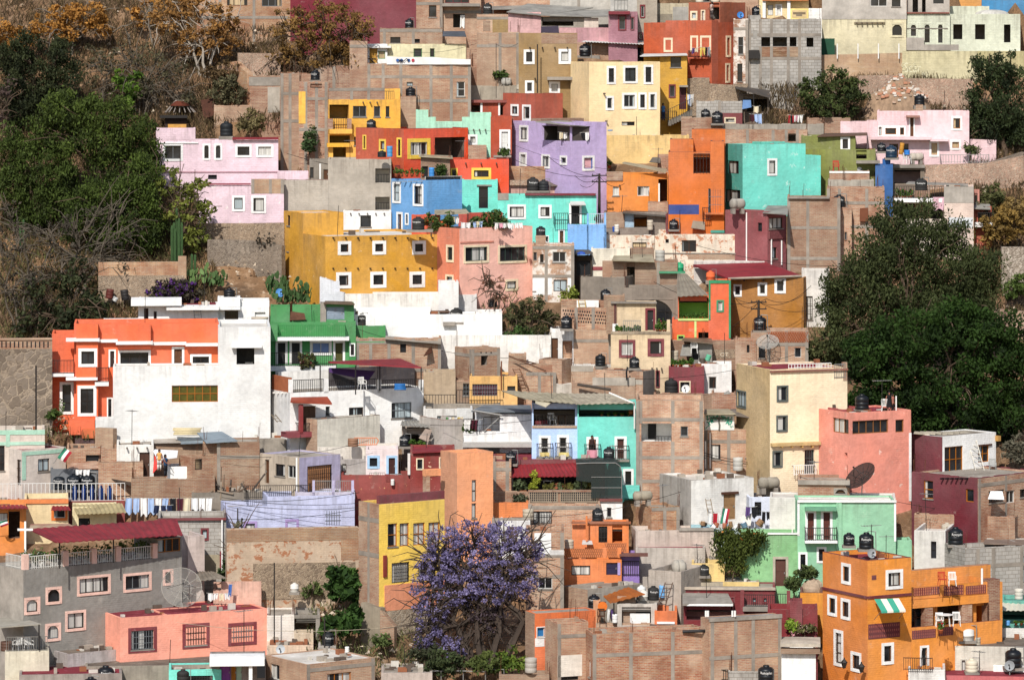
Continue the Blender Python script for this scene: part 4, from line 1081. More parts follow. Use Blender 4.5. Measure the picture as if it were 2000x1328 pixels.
h.wins('1503 506 1574 645 w;1494 734 1559 843 w;1628 503 1740 638 w;1784 497 1858 645 w;1620 710 1733 833 w;1744 708 1808 837 w;1822 706 1885 837 w');h.wins('1617 930 1717 960 p');h.spouts(1440,1520,715,1);h.spouts(1460,1530,925,1)
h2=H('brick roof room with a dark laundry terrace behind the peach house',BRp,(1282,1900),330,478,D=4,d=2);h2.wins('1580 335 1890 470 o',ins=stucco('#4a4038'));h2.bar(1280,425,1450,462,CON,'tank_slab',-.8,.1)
tank(h2,1338,434,88,'big black water tank on a slab beside the white sheet roof',dy=-.5)
shed(h2,[(1312,318,-1),(1945,345,-1.5),(1935,322,3),(1420,300,3)],WSH,corr=.25);h2.rail(1610,425,1750,470,out=.1,mat=plain('#77736c'))
laundry(1600,1880,362,h2.Y+1.2,'kgrbwkn','in the dark terrace behind the peach house',60)
h=H('long ochre cream retaining house below the peach house',stucco('#e6c077',.9,.2),(1500,2132),1036,1230,D=4,roof='rd');
pot(1522,1285,h.Y-2,30,60,'green plant on the roof edge beside the lavender house');drum(1530,1000,peach.Y-.8,40,8,'#4a90c9','upturned blue basin on the ochre roof','basin','basin')
# ================================================================ upper right
T(1200,0)
OCH=stucco('#cf9a20',.7)
h=H('mustard yellow house with outside stair and white roof sheet',OCH,(346,555),424,860,D=5);must=h
h.wins('428 438 508 514 p;262 440 320 472 p');h.win(414,645,468,748,'w',fr=REDF,sw=.1);h.win(495,662,549,836,'d',pane=plain('#4a1f22',.6));h.vol(OCH,225,348,432,dy=.6,D=2)
shed(h,[(195,428,-.5),(558,420,-.5),(550,408,2.5),(225,412,2.5)],WSH);h.bar(495,652,562,666,CON,'canopy',-.6,0)
mb=MB();Yh=h.Y
n=9
for i in range(n):
 f=i/n;a=np.array(at(592-180*f,842+85*f,Yh-1.0));w_=22/3.905*Yh/F;mb.box(a[0]-w_,a[1]-.5,a[2]-.45,a[0],a[1]+.9,a[2])
o_=at(500,930,Yh-1);st=empty('outside_stair',o_);mb.v=[tuple(np.array(p)-o_)for p in mb.v];mb.build('stair_flight',concrete('#7f786e'),st);tag(st,'grey concrete outside stair descending along the mustard yellow house','stair')
mb=MB()
for i in range(12):
 f=i/11;a=np.array(at(592-180*f,842+85*f,Yh-1.55))-o_;mb.tube(tuple(a),tuple(a+(0,0,.95)),.018)
a,b=np.array(at(592,842,Yh-1.55))-o_,np.array(at(412,927,Yh-1.55))-o_;mb.tube(tuple(a+(0,0,.95)),tuple(b+(0,0,.95)),.025);mb.build('railing',DARKMET,st)
h.rail(346,850,470,905,out=1.2)
laundry(555,605,722,Yh-.8,'wlww','beside the mustard yellow house door',75)
person(at(372,925,Yh-1.3),1.45,'person in blue clothes standing at the foot of the mustard house stair','#3f6fa3','#2b3550',rz=20)
TER2=stucco('#bf5429',.7)
h=H('tall terracotta house with cream window frames and a cluttered balcony',TER2,(224,742,912),176,660,side='R',th=-32,fr=CREAMF,D=5);terr3=h
h.wins('377 291 446 400 w;580 274 640 396 w');h.win(655,274,739,442,'D',pane=BLACK);h.wins('602 505 722 594 p');h.wins('850 274 888 438 w;846 484 882 634 w','R');h.rail(588,392,738,440,out=.5);h.bar(588,438,740,450,TER2,'balcony_slab',-.6,0)
v=h.vol(stucco('#a8552f',.8),566,806,22,dy=1.4,D=4);v.wins('580 86 634 158 w',fr=CREAMF);v.wins('660 78 694 160 D',pane=plain('#cfcac0'));v.wins('724 25 800 150 o')
h.vol(TER2,390,742,160,dy=-.02,D=1,name='parapet_wall')
laundry(592,640,368,h.Y-.6,'vc','on the terracotta house balcony',40);laundry(655,730,362,h.Y-.6,'yyks','over the balcony rail rail doorway',60)
person((lambda p:p)(at(742,155,h.Y+1.0)),1.5,'person in a pale top working on the terracotta house roof','#b9a59a','#4a4340',rz=-60,pose='bend')
h=H('grey beige house with two small red-framed windows',stucco('#a89b88',.8),(172,326),-90,320,d=2);h.win(194,38,236,140,'w',fr=REDF,sw=.13);h.win(182,250,221,308,'w',fr=REDF,sw=.13)
h=H('pale plaster house with half-painted beige wall at the top',stucco('#c3b596',.9),(326,566),30,250,d=2,roof='rd');h.bar(445,55,562,160,concrete('#b7b1a6'),'plaster_panel',-.02,.03);h.bar(326,110,442,210,stucco('#8f8471',1.),'plaster_panel',-.015,.03)
h=H('mauve pink house with dark red window frames and roof edge',stucco('#a9717c',.8),(-45,176),92,345,d=-1);h.win(27,118,92,236,'w',fr=REDF,sw=.12);h.win(121,130,153,233,'w',fr=REDF,sw=.1);h.bar(-45,88,118,112,stucco('#7d2a33',.5),'roof_edge',-.5,.05)
h=H('grey lattice-walled stair tower at the top',concrete('#c9c5bd'),(-30,175),-90,100,d=1);h.rail(0,0,100,85,out=.05,mat=STEEL,step=.25)
h=H('narrow whitewashed brick house with tall curtained windows',BRw,(908,1022),152,665,D=5);h.wins('945 285 983 415 q;938 488 976 622 q');h.frame([1012],[222]);h.bar(905,640,1020,665,STN,'base')
dish(h,960,118,52,'round blue satellite dish on the whitewashed brick house',.5,plain('#3f7fc2'),az=10,el=15)
h=H('grey concrete-block house shell with unglazed openings',BLK,(1018,1578),150,660,D=5);gblk=h
h.wins('1120 285 1188 356 o;1208 285 1316 356 o;1337 285 1388 356 o;1465 290 1518 360 o;1080 465 1098 545 o');h.win(1058,235,1089,302,'o');h.frame([1026,1113,1198,1326,1412],[268,448])
for x0,x1 in((1118,1190),(1206,1318),(1335,1408)):h.bar(x0,360,x1,436,brick('#6e4a2c','#7d573a','#8a6a4c'),'block_infill',-.012,.03)
h.bar(1025,385,1105,450,DARKMET,'awning',-.5,0);v=h.vol(concrete('#a9a49b'),1020,1115,120,dy=.02,D=2.5);tank(h,1078,124,62,'black water tank on the grey concrete-block shell',vol=v)
h=H('cream house with white columns above the concrete-block shell',stucco('#ecd29a',.6),(1096,1482),-90,175,d=2);h.wins('1228 35 1280 122 D;1168 40 1210 120 p',pane=plain('#d8d5cd'));
for x in(1130,1318):h.bar(x,-60,x+24,150,WHITE,'column',-.5,-.1)
h.bar(1130,-20,1480,10,stucco('#c9783a'),'roof_edge',-.7,0)
h.bar(1342,68,1480,150,stucco('#edd27a',.5),'terrace_wall',-.6,-.35);h.bar(1355,80,1466,138,stucco('#d9bd86',.6),'mosaic_panel',-.62,-.6);h.bar(1362,96,1458,112,stucco('#7c6a50'),'mosaic_pattern',-.635,-.62);h.bar(1385,112,1432,126,stucco('#8f7f66'),'mosaic_pattern',-.633,-.62)
h=H('white parapet house next to the mosaic terrace wall',WHITE,(1482,1582),68,190,d=1.5)
h=H('brick house with whitewashed lower wall near the blue dish',BRp,(806,1098),-90,185,d=2);h.bar(808,75,925,150,WHITE,'plaster_panel');h.wins('808 112 850 126 s');tank(h,650,20,62,'beige water tank at the top edge above the terracotta house',mat=plain('#cfc3ae'),dy=1,logo=False);tank(h,770,20,70,'second beige water tank at the top edge beside a black one',mat=plain('#cfc3ae'),dy=1,logo=False);tank(h,700,15,46,'black water tank squeezed between two beige tanks',dy=1.2)
wall_px([(555,600,790),(725,600,790)],STN,'stone base wall under the terracotta house balcony');wall_px([(725,640,800),(1010,655,800)],STN,'stone base wall under the terracotta corner and brick house')
ladder((915,780,338.5),(862,655,340.5),.55,9,'pale wooden ladder leaning on the stone base wall')
h=H('grey block parapet house behind two black tanks',BLK,(625,975),775,900,D=3);h.frame([802],[])
h=H('dark red wall house with one cream-framed window',stucco('#7c2a2e',.7),(822,975),866,950,D=2);h.win(838,896,926,944,'w',fr=CREAMF)
h=H('brick base house carrying two black tanks',BRd,(510,825),900,1040,D=3,roof='rd');tnk2=h
tank(h,695,908,70,'black water tank left of a bigger black tank beside the dark red wall');tank(h,785,942,86,'bigger black water tank right against the dark red wall',dy=-.7)
h=H('low cement parapet house with long concrete roof beam',concrete('#ada395'),(800,1596),952,1040,D=3,roof='rd')
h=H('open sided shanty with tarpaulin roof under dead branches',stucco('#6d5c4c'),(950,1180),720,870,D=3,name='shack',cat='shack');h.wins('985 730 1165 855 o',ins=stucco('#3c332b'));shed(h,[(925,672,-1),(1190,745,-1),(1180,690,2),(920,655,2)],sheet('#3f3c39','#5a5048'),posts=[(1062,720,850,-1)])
mb=slab_px([(975,835,h.Y-1.2),(1045,820,h.Y-1.2),(1040,765,h.Y-.6),(980,765,h.Y-.6)],.02);tag(mb.build('tarpaulin',plain('#5f7da6',.9)),'blue tarpaulin propped in front of the shanty','tarpaulin')
laundry(1035,1125,872,h.Y-2,'mll','in front of the shanty',66);laundry(1328,1440,880,h.Y-2.5,'rkrwpwww','on the line below the round thorn tree',62);laundry(1060,1105,812,h.Y-1.4,'c','under the shanty roof',50)
h=H('brick yard wall house under the round thorn tree',BRd,(1470,1800),905,1035,D=2)
T(1580,0)
MAN=stucco('#d8cca6',.8);MANg=stucco('#d5d7be',.8)
h=H('large cream mansion with round arches and grey upper wall',MAN,(98,742),148,420,D=6,th=0);man=h
v=h.vol(concrete('#cbc2b6',.8),100,744,-110,150,dy=-.03,D=5.5,name='upper_wall',par=.3);v.wins('468 -60 596 52 p;632 -60 698 52 p');h.win(620,175,724,287,'a',fr=MAN);h.bar(345,170,580,184,stucco('#8a7a5c'),'ledge',-.12,0);h.spouts(345,580,178,6)
h=H('pale green mansion wing with three tall arches',MANg,(744,1075),100,420,D=6);
h.win(762,177,832,292,'a',fr=MANg);h.win(867,175,936,342,'a',fr=MANg);h.win(972,177,1032,342,'a',fr=MANg);v=h.vol(concrete('#c6bcb0',.8),748,1072,-110,100,dy=.4,D=4);v.wins('790 -60 832 95 o;862 -60 890 95 o;948 -60 1028 30 p');h.bar(744,96,1072,106,stucco('#8a4a3c'),'ledge',-.2,0);h.bar(744,290,878,385,concrete('#b9afa3'),'terrace_wall',-.5,-.3);h.bar(878,342,1142,386,concrete('#b9afa3'),'terrace_wall',-.5,-.3);h.bar(742,216,1060,223,concrete('#8f867b'),'ledge',-.06,0)
h=H('pale green mansion block with three dark openings and a dome',MANg,(1075,1612),112,420,D=6);h.wins('1100 188 1170 302 o;1267 188 1342 303 o;1487 190 1537 326 o');h.bar(1432,115,1612,326,MAN,'plaster_panel',-.012,.0)if False else None
mb=MB();c=at(1395,112,h.Y+3);rr=135/3.905*h.Y/F;mb.lathe([(rr,0),(rr*.9,rr*.11),(rr*.7,rr*.19),(rr*.4,rr*.25),(0,rr*.27)],c,24,cap=False);h.part('dome',mb,concrete('#cfcabf'),True)
h.vol(MANg,1075,1375,52,dy=3,D=1.5)
h=H('bright blue house at the top corner',stucco('#2b82b3',.5),(1318,1700),5,140,d=3);h2=H('orange house sliver beside the bright blue house',stucco('#d8953f',.6),(1088,1316),-90,60,d=4)
wall_px([(92,422,580),(400,415,575),(712,405,570)],brick('#bd8f5e','#c9a172','#b08a62'),'tan cut-stone garden wall with white posts','stone_wall')
for x in(216,374,530,686):
 mb=MB();p=at(x,450,ymap(GY(575))-.3);mb.tube((0,0,0),(0,0,1.25),.05);tag(mb.build('post',PAINTW,None,False,p),'white steel post along the tan garden wall','post','white posts along the tan garden wall')
gw=H('long khaki boundary wall with white graffiti',stucco('#cbbf93',.8),(711,1284),392,602,D=.6,name='boundary_wall',cat='wall',th=0);gw2=H('short khaki wall section by the big right-hand tree'.replace('right-hand ',''),stucco('#b8ab78',.8),(1284,1640),392,560,D=.6,name='boundary_wall',cat='wall')
wall_text(gw.main,'Scar',728,480,855,555,plain('#d6cfae',.8,.2),rot=.0);wall_text(gw.main,'s 92',822,555,912,590,plain('#d6cfae',.8,.2))
mb=MB()
for k in range(3):p0=at(730+40*k,492,gw.Y-.02);mb.path([at(722+45*k+18*math.cos(q),500+16*math.sin(q),gw.Y-.02)for q in np.linspace(0,5,12)],.02,4)
gw.part('graffiti_loops',mb,plain('#d6cfae',.8,.2))
h=H('dark green hoarding panel at the mansion corner',plain('#1f4a34',.7),(94,196),296,400,D=.3,d=-1,name='hoarding',cat='panel')
wall_px([(380,580,740),(620,575,720),(720,580,700)],STNp,'pinkish stone wall left of the rubble heap'.replace('left of','beside'));wall_px([(700,600,800),(1250,605,820)],STNp,'long pinkish stone wall below the khaki boundary wall')
mb=MB();rs=np.random.RandomState(8);c0=np.array(at(690,720,ymap(GY(720))-2));rb=empty('rubble_heap',tuple(c0));kx=1/3.905*336/F
n=20;prof=[(0,150),(.25,118),(.55,62),(.85,15),(1.1,-12),(1.6,-260)]
for r_,z in prof:
 for k in range(n):t=2*math.pi*k/n;mb.v.append((r_*190*kx*math.cos(t)*(1+rs.uniform(-.15,.15)),r_*120*kx*math.sin(t)-.3,z*kx+rs.uniform(-.12,.12)))
for j in range(len(prof)-1):
 for k in range(n):q=(k+1)%n;mb.f.append((j*n+k,j*n+q,(j+1)*n+q,(j+1)*n+k));mb.mi.append(0)
mb.build('heap_earth',plain('#9a8068',.95,.4),rb);q=MB()
for _ in range(260):
 a=rs.uniform(0,2*math.pi);r_=rs.rand()**.6*1.2;s_=rs.uniform(.05,.17);z=np.interp(r_,[p[0]for p in prof],[p[1]for p in prof])*kx
 x,y=r_*190*kx*math.cos(a),r_*120*kx*math.sin(a)-.3;q.box(x-s_,y-s_,z-s_*.4,x+s_,y+s_*rs.uniform(.5,1),z+s_*.8,rs.randint(3))
q.build('broken_rubble',[STNp,plain('#b98468',.9),plain('#cfc6ba',.9)],rb)['kind']='stuff';tag(rb,'heap of earth and broken rubble in front of the pinkish stone wall','rubble heap')
PK=stucco('#e6c2c3',.5)
h=H('pale pink house with a band of white-framed brown windows',PK,(520,1222),850,1250,D=5,th=0,sash=OCHS);pk2=h
h.wins('494 962 562 1043 w;566 962 682 1043 w;682 962 738 1043 w;762 890 808 1042 D',pane=None);h.wins('1085 888 1170 998 w;1077 1068 1160 1146 w;918 1078 994 1198 w',pane=3);h.bar(470,1046,930,1066,PK,'canopy',-.9,0);h.bar(925,1062,1062,1078,PK,'canopy',-.9,0);h.wins('612 1098 682 1200 p;720 1098 760 1180 p');h.bar(740,882,845,896,stucco('#9a6a5a'),'canopy',-.7,0)
v=h.vol(PK,440,522,925,dy=.0,D=4.5);v2=h.vol(PK,240,450,930,dy=1.2,D=3);v3=h.vol(BRp,815,870,800,dy=1,D=.9,name='tank_pedestal');tank(h,843,806,80,'black water tank on a brick pedestal over the pale pink house',vol=v3)
wall_px([(1220,1063,1225),(1428,1070,1230)],PK,'pink garden wall beside the pale pink house','garden_wall')
shrub(1235,1180,pk2.Y-1.5,150,95,'dusty green bush by the pink garden wall',('#3a4326','#6f7548'))
h.rail(1000,1180,1370,1240,out=2.0,mat=STEEL,step=.22)
OLV=stucco('#7f8338',.7)
h=H('olive green house with white-framed window and rusty awning',OLV,(-60,355),1040,1390,D=5);olv=h;h.win(240,1046,314,1152,'w');h.win(246,1273,310,1330,'w',pane=1)
shed(h,[(60,1040,-.4),(440,1030,-.4),(445,1012,3),(120,1018,3)],sheet('#6b5140','#4f4038',.6));h2=H('lower olive green block with a sagging sheet awning',OLV,(-60,508),1142,1400,D=4);h2.wins('360 1140 440 1212 o');h2.bar(360,1225,540,1245,CON,'canopy',-1.2,0)
dish(h2,385,1302,52,'small grey satellite dish on the olive green house',-.8,az=35,el=20);
h=H('bright blue hut among rooftop clutter',stucco('#1f5c9c',.7),(506,640),1258,1480,D=3,roof='rd');bl=h;h.vol(stucco('#1f5c9c',.7),560,622,1215,dy=.2,D=1)
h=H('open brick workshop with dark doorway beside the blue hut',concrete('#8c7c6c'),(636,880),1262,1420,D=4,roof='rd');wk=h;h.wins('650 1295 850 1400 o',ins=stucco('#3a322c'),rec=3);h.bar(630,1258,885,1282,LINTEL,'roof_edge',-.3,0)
tank(bl,553,1155,66,'black water tank on the frame above the blue hut',dy=.6);tank(bl,628,1205,88,'big blue-black water tank above the blue hut',mat=plain('#1f3346',.4),dy=.3)
drum(748,1182,wk.Y,44,36,'#2f78c4','bright blue rooftop barrel among the clutter','barrel','barrel');lying_tank(wk,820,1235,110,62,'whitish lying tank among the rooftop clutter',1,concrete('#cbbfae'));chair(750,1250,wk.Y+.2,'upturned white plastic chair on the workshop roof',rz=120)
drum(700,1180,wk.Y+.6,34,90,'#b9812f','upright ochre plank bundle behind the blue barrel','plank_bundle','planks',8)
wall_px([(880,1260,1420),(1360,1245,1420),(1640,1190,1400)],STNp,'rough stone terrace wall under the pink house garden')
# ================================================================ middle rows, centre
TURQ=stucco('#6fdac6',.5,.15)
T(800,320)
h=H('second bright orange house with yellow window frames and flat front',stucco('#e8480e',.5),(308,757),-34,240,fr=YELF,D=4,cap=stucco('#8a3320'));or2=h
h.wins('308 34 366 108 w;472 32 622 120 c',sw=.2);h.spouts(370,720,-4,3)
h=H('small brick hut with sheet roof on top of the blue house',BRd,(85,308),-48,112,D=2.5,d=-4.2,name='rooftop_hut');h.wins('95 20 140 108 s');shed(h,[(70,-58,-.4),(330,-42,-.4),(325,-62,2),(80,-70,2)],TSH)
hut=h;drum(168,102,hut.Y-.5,42,72,'#3f86c6','light blue barrel before the rooftop brick hut','barrel','barrel');shrub(240,104,hut.Y-.5,60,130,'tall spindly green plant before the rooftop brick hut')
T(400,320)
BLU=stucco('#64a3d8',.5)
h=H('sky blue corner house with white-framed windows',BLU,(1422,1692,1962),128,560,th=38,sm=stucco('#5896cc',.5));blue=h  # left side uses a darker copy of the blue to paint its dimmer light
h.wins('1432 137 1496 301 w;1588 154 1668 324 w;1528 376 1556 467 w;1463 368 1510 522 D','L');h.spouts(1440,1680,135,6,'L',mat=concrete('#9fb4c8'));
v=h.vol(concrete('#c9c4ba'),1690,1962,95,128,dy=.1,D=.2,name='lattice_parapet',par=.02)
for i in range(24):mb=MB();a,z=h.main.sz('F',GX(1697+11*i),GY(112));h.main.fbox(mb,'F',a-.06,a+.06,z-.13,z+.13,.085,.12);mb.build('lattice_hole',BLACK,h.root)
pots(1440,1680,100,h.Y+2.5,6,'along the sky blue house roof edge',26,60);chair(1480,98,h.Y+3.2,'stack of reddish chairs on the sky blue house roof','#7a3030',30)
T(800,320)
h=H('turquoise house with a tall dark doorway behind the rooftop plants',TURQ,(398,672),124,420,D=4,d=1);tq1=h;h.win(528,172,598,340,'p');h.bar(512,160,625,172,LINTEL,'lintel',-.1,0)
h=H('long turquoise house with white-framed windows and dark red roof edge',TURQ,(672,1425),242,620,D=4,roof='rr');tq2=h
h.wins('747 311 888 424 c;982 314 1084 417 c');h.win(1216,305,1312,462,'D',pane=BLACK);h.bar(880,226,1420,242,stucco('#7a2a33'),'roof_edge',-.25,.05);h.win(1134,500,1184,612,'D');h.win(1034,548,1064,602,'w',sw=.08)
shed(h,[(1222,310,-.9),(1345,312,-.9),(1330,285,0),(1225,285,0)],WSH);h.rail(1098,378,1205,460,out=.6);h.bar(672,225,755,278,CON,'plaster_panel');
h=H('light blue block carrying the balcony of the turquoise house',stucco('#7db0e6',.5),(1205,1500),466,700,D=3,d=-.5);lb1=h;h.rail(1215,385,1355,465,out=-.15,step=.2);h.rail(1360,385,1490,465,out=-.15,mat=plain('#b9c4d0'));h.vol(stucco('#7db0e6',.5),1352,1366,380,dy=-.0,D=.2,name='pier');h.vol(stucco('#7db0e6',.5),1484,1499,375,dy=-.0,D=.2,name='pier')
pot(1425,462,h.Y+.6,20,70,'small green plant in a clay pot on the light blue balcony')
h=H('low brick and plaster roof house with two tanks below the lavender house',stucco('#d2a698',.9,.4),(758,1290),160,260,D=3,d=1,roof='rd');tk2=h
v=h.vol(BRo,758,1052,28,135,dy=1.2,D=1.5);shed(h,[(1040,165,-.4),(1300,170,-.4),(1240,110,2),(1050,100,2)],sheet('#7d7064','#5c5148'));h.bar(758,125,1045,165,STNp,'rubble_edge',-.3,0);h.wins('1280 190 1345 230 q')
tank(h,940,205,92,'black water tank below the lavender house with white lettering',dy=-.6);tank(h,1022,205,76,'dusty black tank standing close beside another below the lavender house',mat=plain('#2a2b2c',.6),dy=-.6,logo=False)
SAL=stucco('#f6b5a0',.5,.1)
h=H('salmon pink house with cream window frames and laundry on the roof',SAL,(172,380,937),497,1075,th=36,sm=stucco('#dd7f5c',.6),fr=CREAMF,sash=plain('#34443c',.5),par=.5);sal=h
h.wins('411 619 606 758 c;674 619 894 758 c;729 879 827 969 c',pane=1);h.wins('280 619 338 751 w;274 845 336 917 w','L');h.bar(385,592,640,604,stucco('#c97a62'),'ledge',-.05,0)
h.vol(stucco('#d9572c'),130,235,395,dy=4.5,D=2);h.vol(stucco('#c9462a'),430,725,375,dy=5.2,D=1);shed(h,[(190,385,2.5),(455,375,2.5),(430,345,5),(190,352,5)],TSH,posts=[(200,385,500,2.5),(445,378,500,2.5)])
laundry(390,470,448,h.Y+1.4,'ww','on the salmon house roof by the shed',50);laundry(480,560,440,h.Y+1.6,'lcl','among the salmon house roof plants',45);laundry(650,862,452,h.Y+.9,'wpwwwww','on the salmon house roof by the bushes',42);laundry(270,380,400,h.Y+2.8,'wgcw','under the salmon house roof shed',70)
for i,(x,w_,hh,c)in enumerate(((560,130,120,0),(660,150,160,0),(300,90,130,0),(165,120,120,1),(225,90,80,1),(720,90,90,0),(500,80,110,0))):
 shrub(x,500,h.Y+2.2+.2*(i%3),w_,hh,('leafy green bush growing among the laundry on the salmon roof','reddish bougainvillea bush on the salmon roof corner')[c],flower=('#b5492c','#c9683c',.5,14)if c else None,group='bushes on the salmon house roof'+str(c))
v=h.vol(CON,-30,165,500,515,dy=-1.0,D=1.2,name='tank_slab')if False else None
h=H('half-plastered brick and white house beside the salmon house',BRw,(937,1256),622,1010,D=4,roof='rr');hw=h
h.wins('1090 672 1196 750 q;945 675 970 738 p;995 690 1022 752 p;1098 884 1200 974 q;935 884 960 970 p');h.frame([1042,1244],[640,858]);h.bar(938,870,1085,1000,WHITE,'plaster_panel',-.015,.02);h.bar(1205,870,1240,1000,WHITE,'plaster_panel',-.015,.02)
v=h.vol(BRd,962,1038,548,dy=.8,D=1.1,name='tank_pedestal');tank(h,1000,552,72,'black water tank on a brick pedestal before the turquoise house',vol=v)
h=H('ramshackle timber shack between the brick house and cream wall',plain('#3f342b',.9,.4),(1258,1392),700,900,D=3,name='shack',cat='shack');shed(h,[(1250,690,-.6),(1400,680,-.6),(1370,655,2),(1265,655,2)],sheet('#5f564c','#3f3831',.6));h.wins('1275 740 1380 850 s')
mb=MB();c=at(1310,690,h.Y-.5);mb.lathe([(.35,0),(.3,.12),(.1,.2),(0,.22)],c,10);o=h.part('blue_sheet',mb,plain('#2e52a8'))
h=H('blank cream wall house with a dark red base stripe',stucco('#e6dcc6',.7),(1385,1680),648,880,D=4);h.bar(1386,785,1470,812,stucco('#8a3036'),'base_stripe',-.05,0);h.bar(1470,740,1680,865,BRd,'brick_panel',-.02,.03);crw=h
h=H('grey cement wall house below the cream wall',concrete('#94897c'),(1305,1640),868,1050,th=-16,D=3);cgw=h
h=H('brick house with perforated brick parapet and arched door',BR,(1155,1545),1098,1490,D=4);brl=h;h.frame([1270,1400,1535],[1285]);h.vol(BR,1155,1540,1042,dy=2.4,D=1);
for r_ in range(4):
 for i in range(20):mb=MB();x,y=1172+18.3*i+9*(r_%2),1118+26*r_+i*1.2;a,z=h.main.sz('F',GX(x),GY(y));h.main.fbox(mb,'F',a-.05,a+.05,z-.07,z+.07,-.008,.02);mb.build('perforation',BLACK,h.root)
for x0,x1 in((1275,1440),):h.vol(WHITE,1275,1442,1045,dy=1.5,D=.7)
tank(h,1494,1045,78,'black water tank before the grey cement wall',dy=3.0);tank(h,1198,1255,86,'tall black water tank by the perforated brick parapet',dy=-1.4);ladder((1318,1100,h.Y+.6),(1312,1040,h.Y+1.3),.5,4,'short yellow ladder behind the perforated brick parapet',plain('#b89a5a'))
T(400,320)
OC2=stucco('#d69a1c',.75,.18,'#efe6cf')
h=H('big ochre yellow house with white-framed windows in two rows',OC2,(603,920,1797),556,990,th=20,d=-4,sash=BRNS,roof='rw',par=.15);och=h
h.wins('1014 591 1116 696 w;1277 587 1382 693 w;1581 587 1686 693 w;1001 827 1117 951 w;1262 823 1384 946 w;1561 823 1679 943 w',sw=.24);h.wins('628 590 642 668 p','L');h.spouts(930,1780,565,9,mat=DARKMET,ln=.2);h.spouts(930,1780,798,9,mat=DARKMET,ln=.14)
m=Vol(h,'upper_wall',OC2,0,1,0,1,0,1,roof='rw',par=.1);_,d1=0,h.main.sz('L',GX(748),GY(500))[0]
m.x0,m.x1,m.y0,m.y1=-.012,1,d1,h.D+.012;m.x1=m.sz('F',GX(1058),GY(450))[0];m.z1=m.sz('F',GX(900),GY(375))[1]
m.wins('628 393 650 472 p','L');
h2=H('white house with one dark square window behind the ochre house',WHITE,(1056,1422),362,545,D=3,roof='rw',d=1);h2.win(1187,394,1268,481,'p');h2.spouts(1080,1400,380,5,ln=.2)
sl=MB();p=at(1630,503,h.Y+1.0);sl.box(p[0]-.9,p[1]-.8,p[2]-.16,p[0]+1.1,p[1]+.9,p[2]);h.part('tank_slab',sl,CON);tank(None,1628,502,95,'large black water tank on a slab over the ochre yellow house',dy=h.Y+1.0)
wall_px([(877,862,1090),(978,895,1095),(980,965,1100),(1060,985,1110)],stucco('#cfcfd2',.5),'stepped pale white wall at the foot of the ochre house','garden_wall',d=-3.2)
T(800,320)
h=H('white plastered terrace block at the foot of the ochre house',stucco('#e4ddd2',.8,.15),(-560,372),992,1150,D=2.5,d=-2.2,roof='rw');h.vol(stucco('#dcd8d2',.6),220,374,902,dy=-.02,D=2.5);wt1=h
h=H('white stepped wall house in front of the salmon house',stucco('#dedad5',.6),(370,512),1000,1170,D=3,roof='rw')
h=H('rambling white roof terrace house with a brown lean-to',WHITE,(-560,705),1150,1345,D=3,d=-2,roof='rw',par=.12);wt2=h
h.vol(WHITE,-560,160,1105,dy=1.2,D=1.7,roof='rw');h.vol(stucco('#e3dfd8',.5),505,706,1130,dy=.3,D=3,roof='rw');h.wins('-90 1150 100 1165 s');h.vol(plain('#5a2f22'),155,215,1130,dy=1.0,D=.4)
shed(h,[(155,1128,1.0),(310,1128,1.0),(300,1118,3),(160,1120,3)],plain('#5e4638',.9));tank(h,357,1205,96,'big black water tank on the white roof terrace',dy=.6);h.bar(255,1205,350,1232,CON,'tank_slab',-.4,.4)
T(800,640)
h=H('long white wall house with rows of small holes',stucco('#ece6dc',.7),(170,1078),58,268,D=4,roof='rw',th=-4);wl=h
for x,y in((300,98),(320,85),(318,105),(338,98),(352,85),(455,98),(470,85),(610,95),(690,98),(705,85),(748,98),(810,95),(835,92),(840,80),(875,95),(890,82),(930,78),(945,92),(912,95)):h.wins(f'{x-5} {y-8} {x+5} {y+8} s')
h=H('white doorway house between the long white wall and brick house',stucco('#e6e2dc',.8,.2),(1072,1250),10,262,D=3);h.win(1080,80,1132,242,'d');h.wins('1165 100 1240 235 o',ins=stucco('#cfcac2'));h.bar(1065,35,1080,250,CON,'pier')
h=H('brick lower house with plain front next to the white doorway',BRp,(1248,1545),20,262,D=4);h.frame([1530],[100])
CRM=stucco('#d6bc95',.7)
h=H('cream brick house with dark red window frames and a plant terrace',CRM,(1535,1990),48,420,D=4,fr=REDF,d=-.3);crp=h
h.wins('1596 92 1722 229 c;1815 84 1941 219 c;1874 325 1910 458 c',pane=1,sw=.2);v=h.vol(CRM,1560,1880,-185,dy=1.8,D=3);v.win(1797,-150,1880,20,'D',pane=plain('#2d2a28'));v.bar(1535,-200,1885,-185,LINTEL,'roof_edge',-.3,0);h.vol(BR,1480,1640,-240,dy=3.5,D=1.5);h.vol(BR,1500,1580,-200,48,dy=1.7,D=.6,name='arch_pier').wins('1560 -200 1612 40 a')
v=h.vol(concrete('#b9a68c'),1535,1990,30,50,dy=-.05,D=.2,name='terrace_edge',par=.02);h.vol(CRM,1766,1784,-70,48,dy=.05,D=.25,name='pier');h.vol(CRM,1962,1988,-60,48,dy=.05,D=.25,name='pier');h.main.rail((1630,-50,1765,40),'F',0,0,0,out=-.2,mat=STEEL)
pots(1570,1640,40,h.Y+.6,4,'on the cream plant terrace beside the railing',18,55);pots(1640,1770,40,h.Y+.5,6,'behind the railing of the cream plant terrace',16,50);pots(1880,1960,30,h.Y+.4,5,'hung by the red door of the cream terrace',18,80,flo='#a63a4a');
h.spouts(1830,1940,310,3);cloth(1568,-30,h.Y+.9,40,110,'#e0deda','white sheet hung in the arch of the cream terrace');antenna(h,1660,60,255,'thin steel mast in front of the red-framed windows',-1,False)
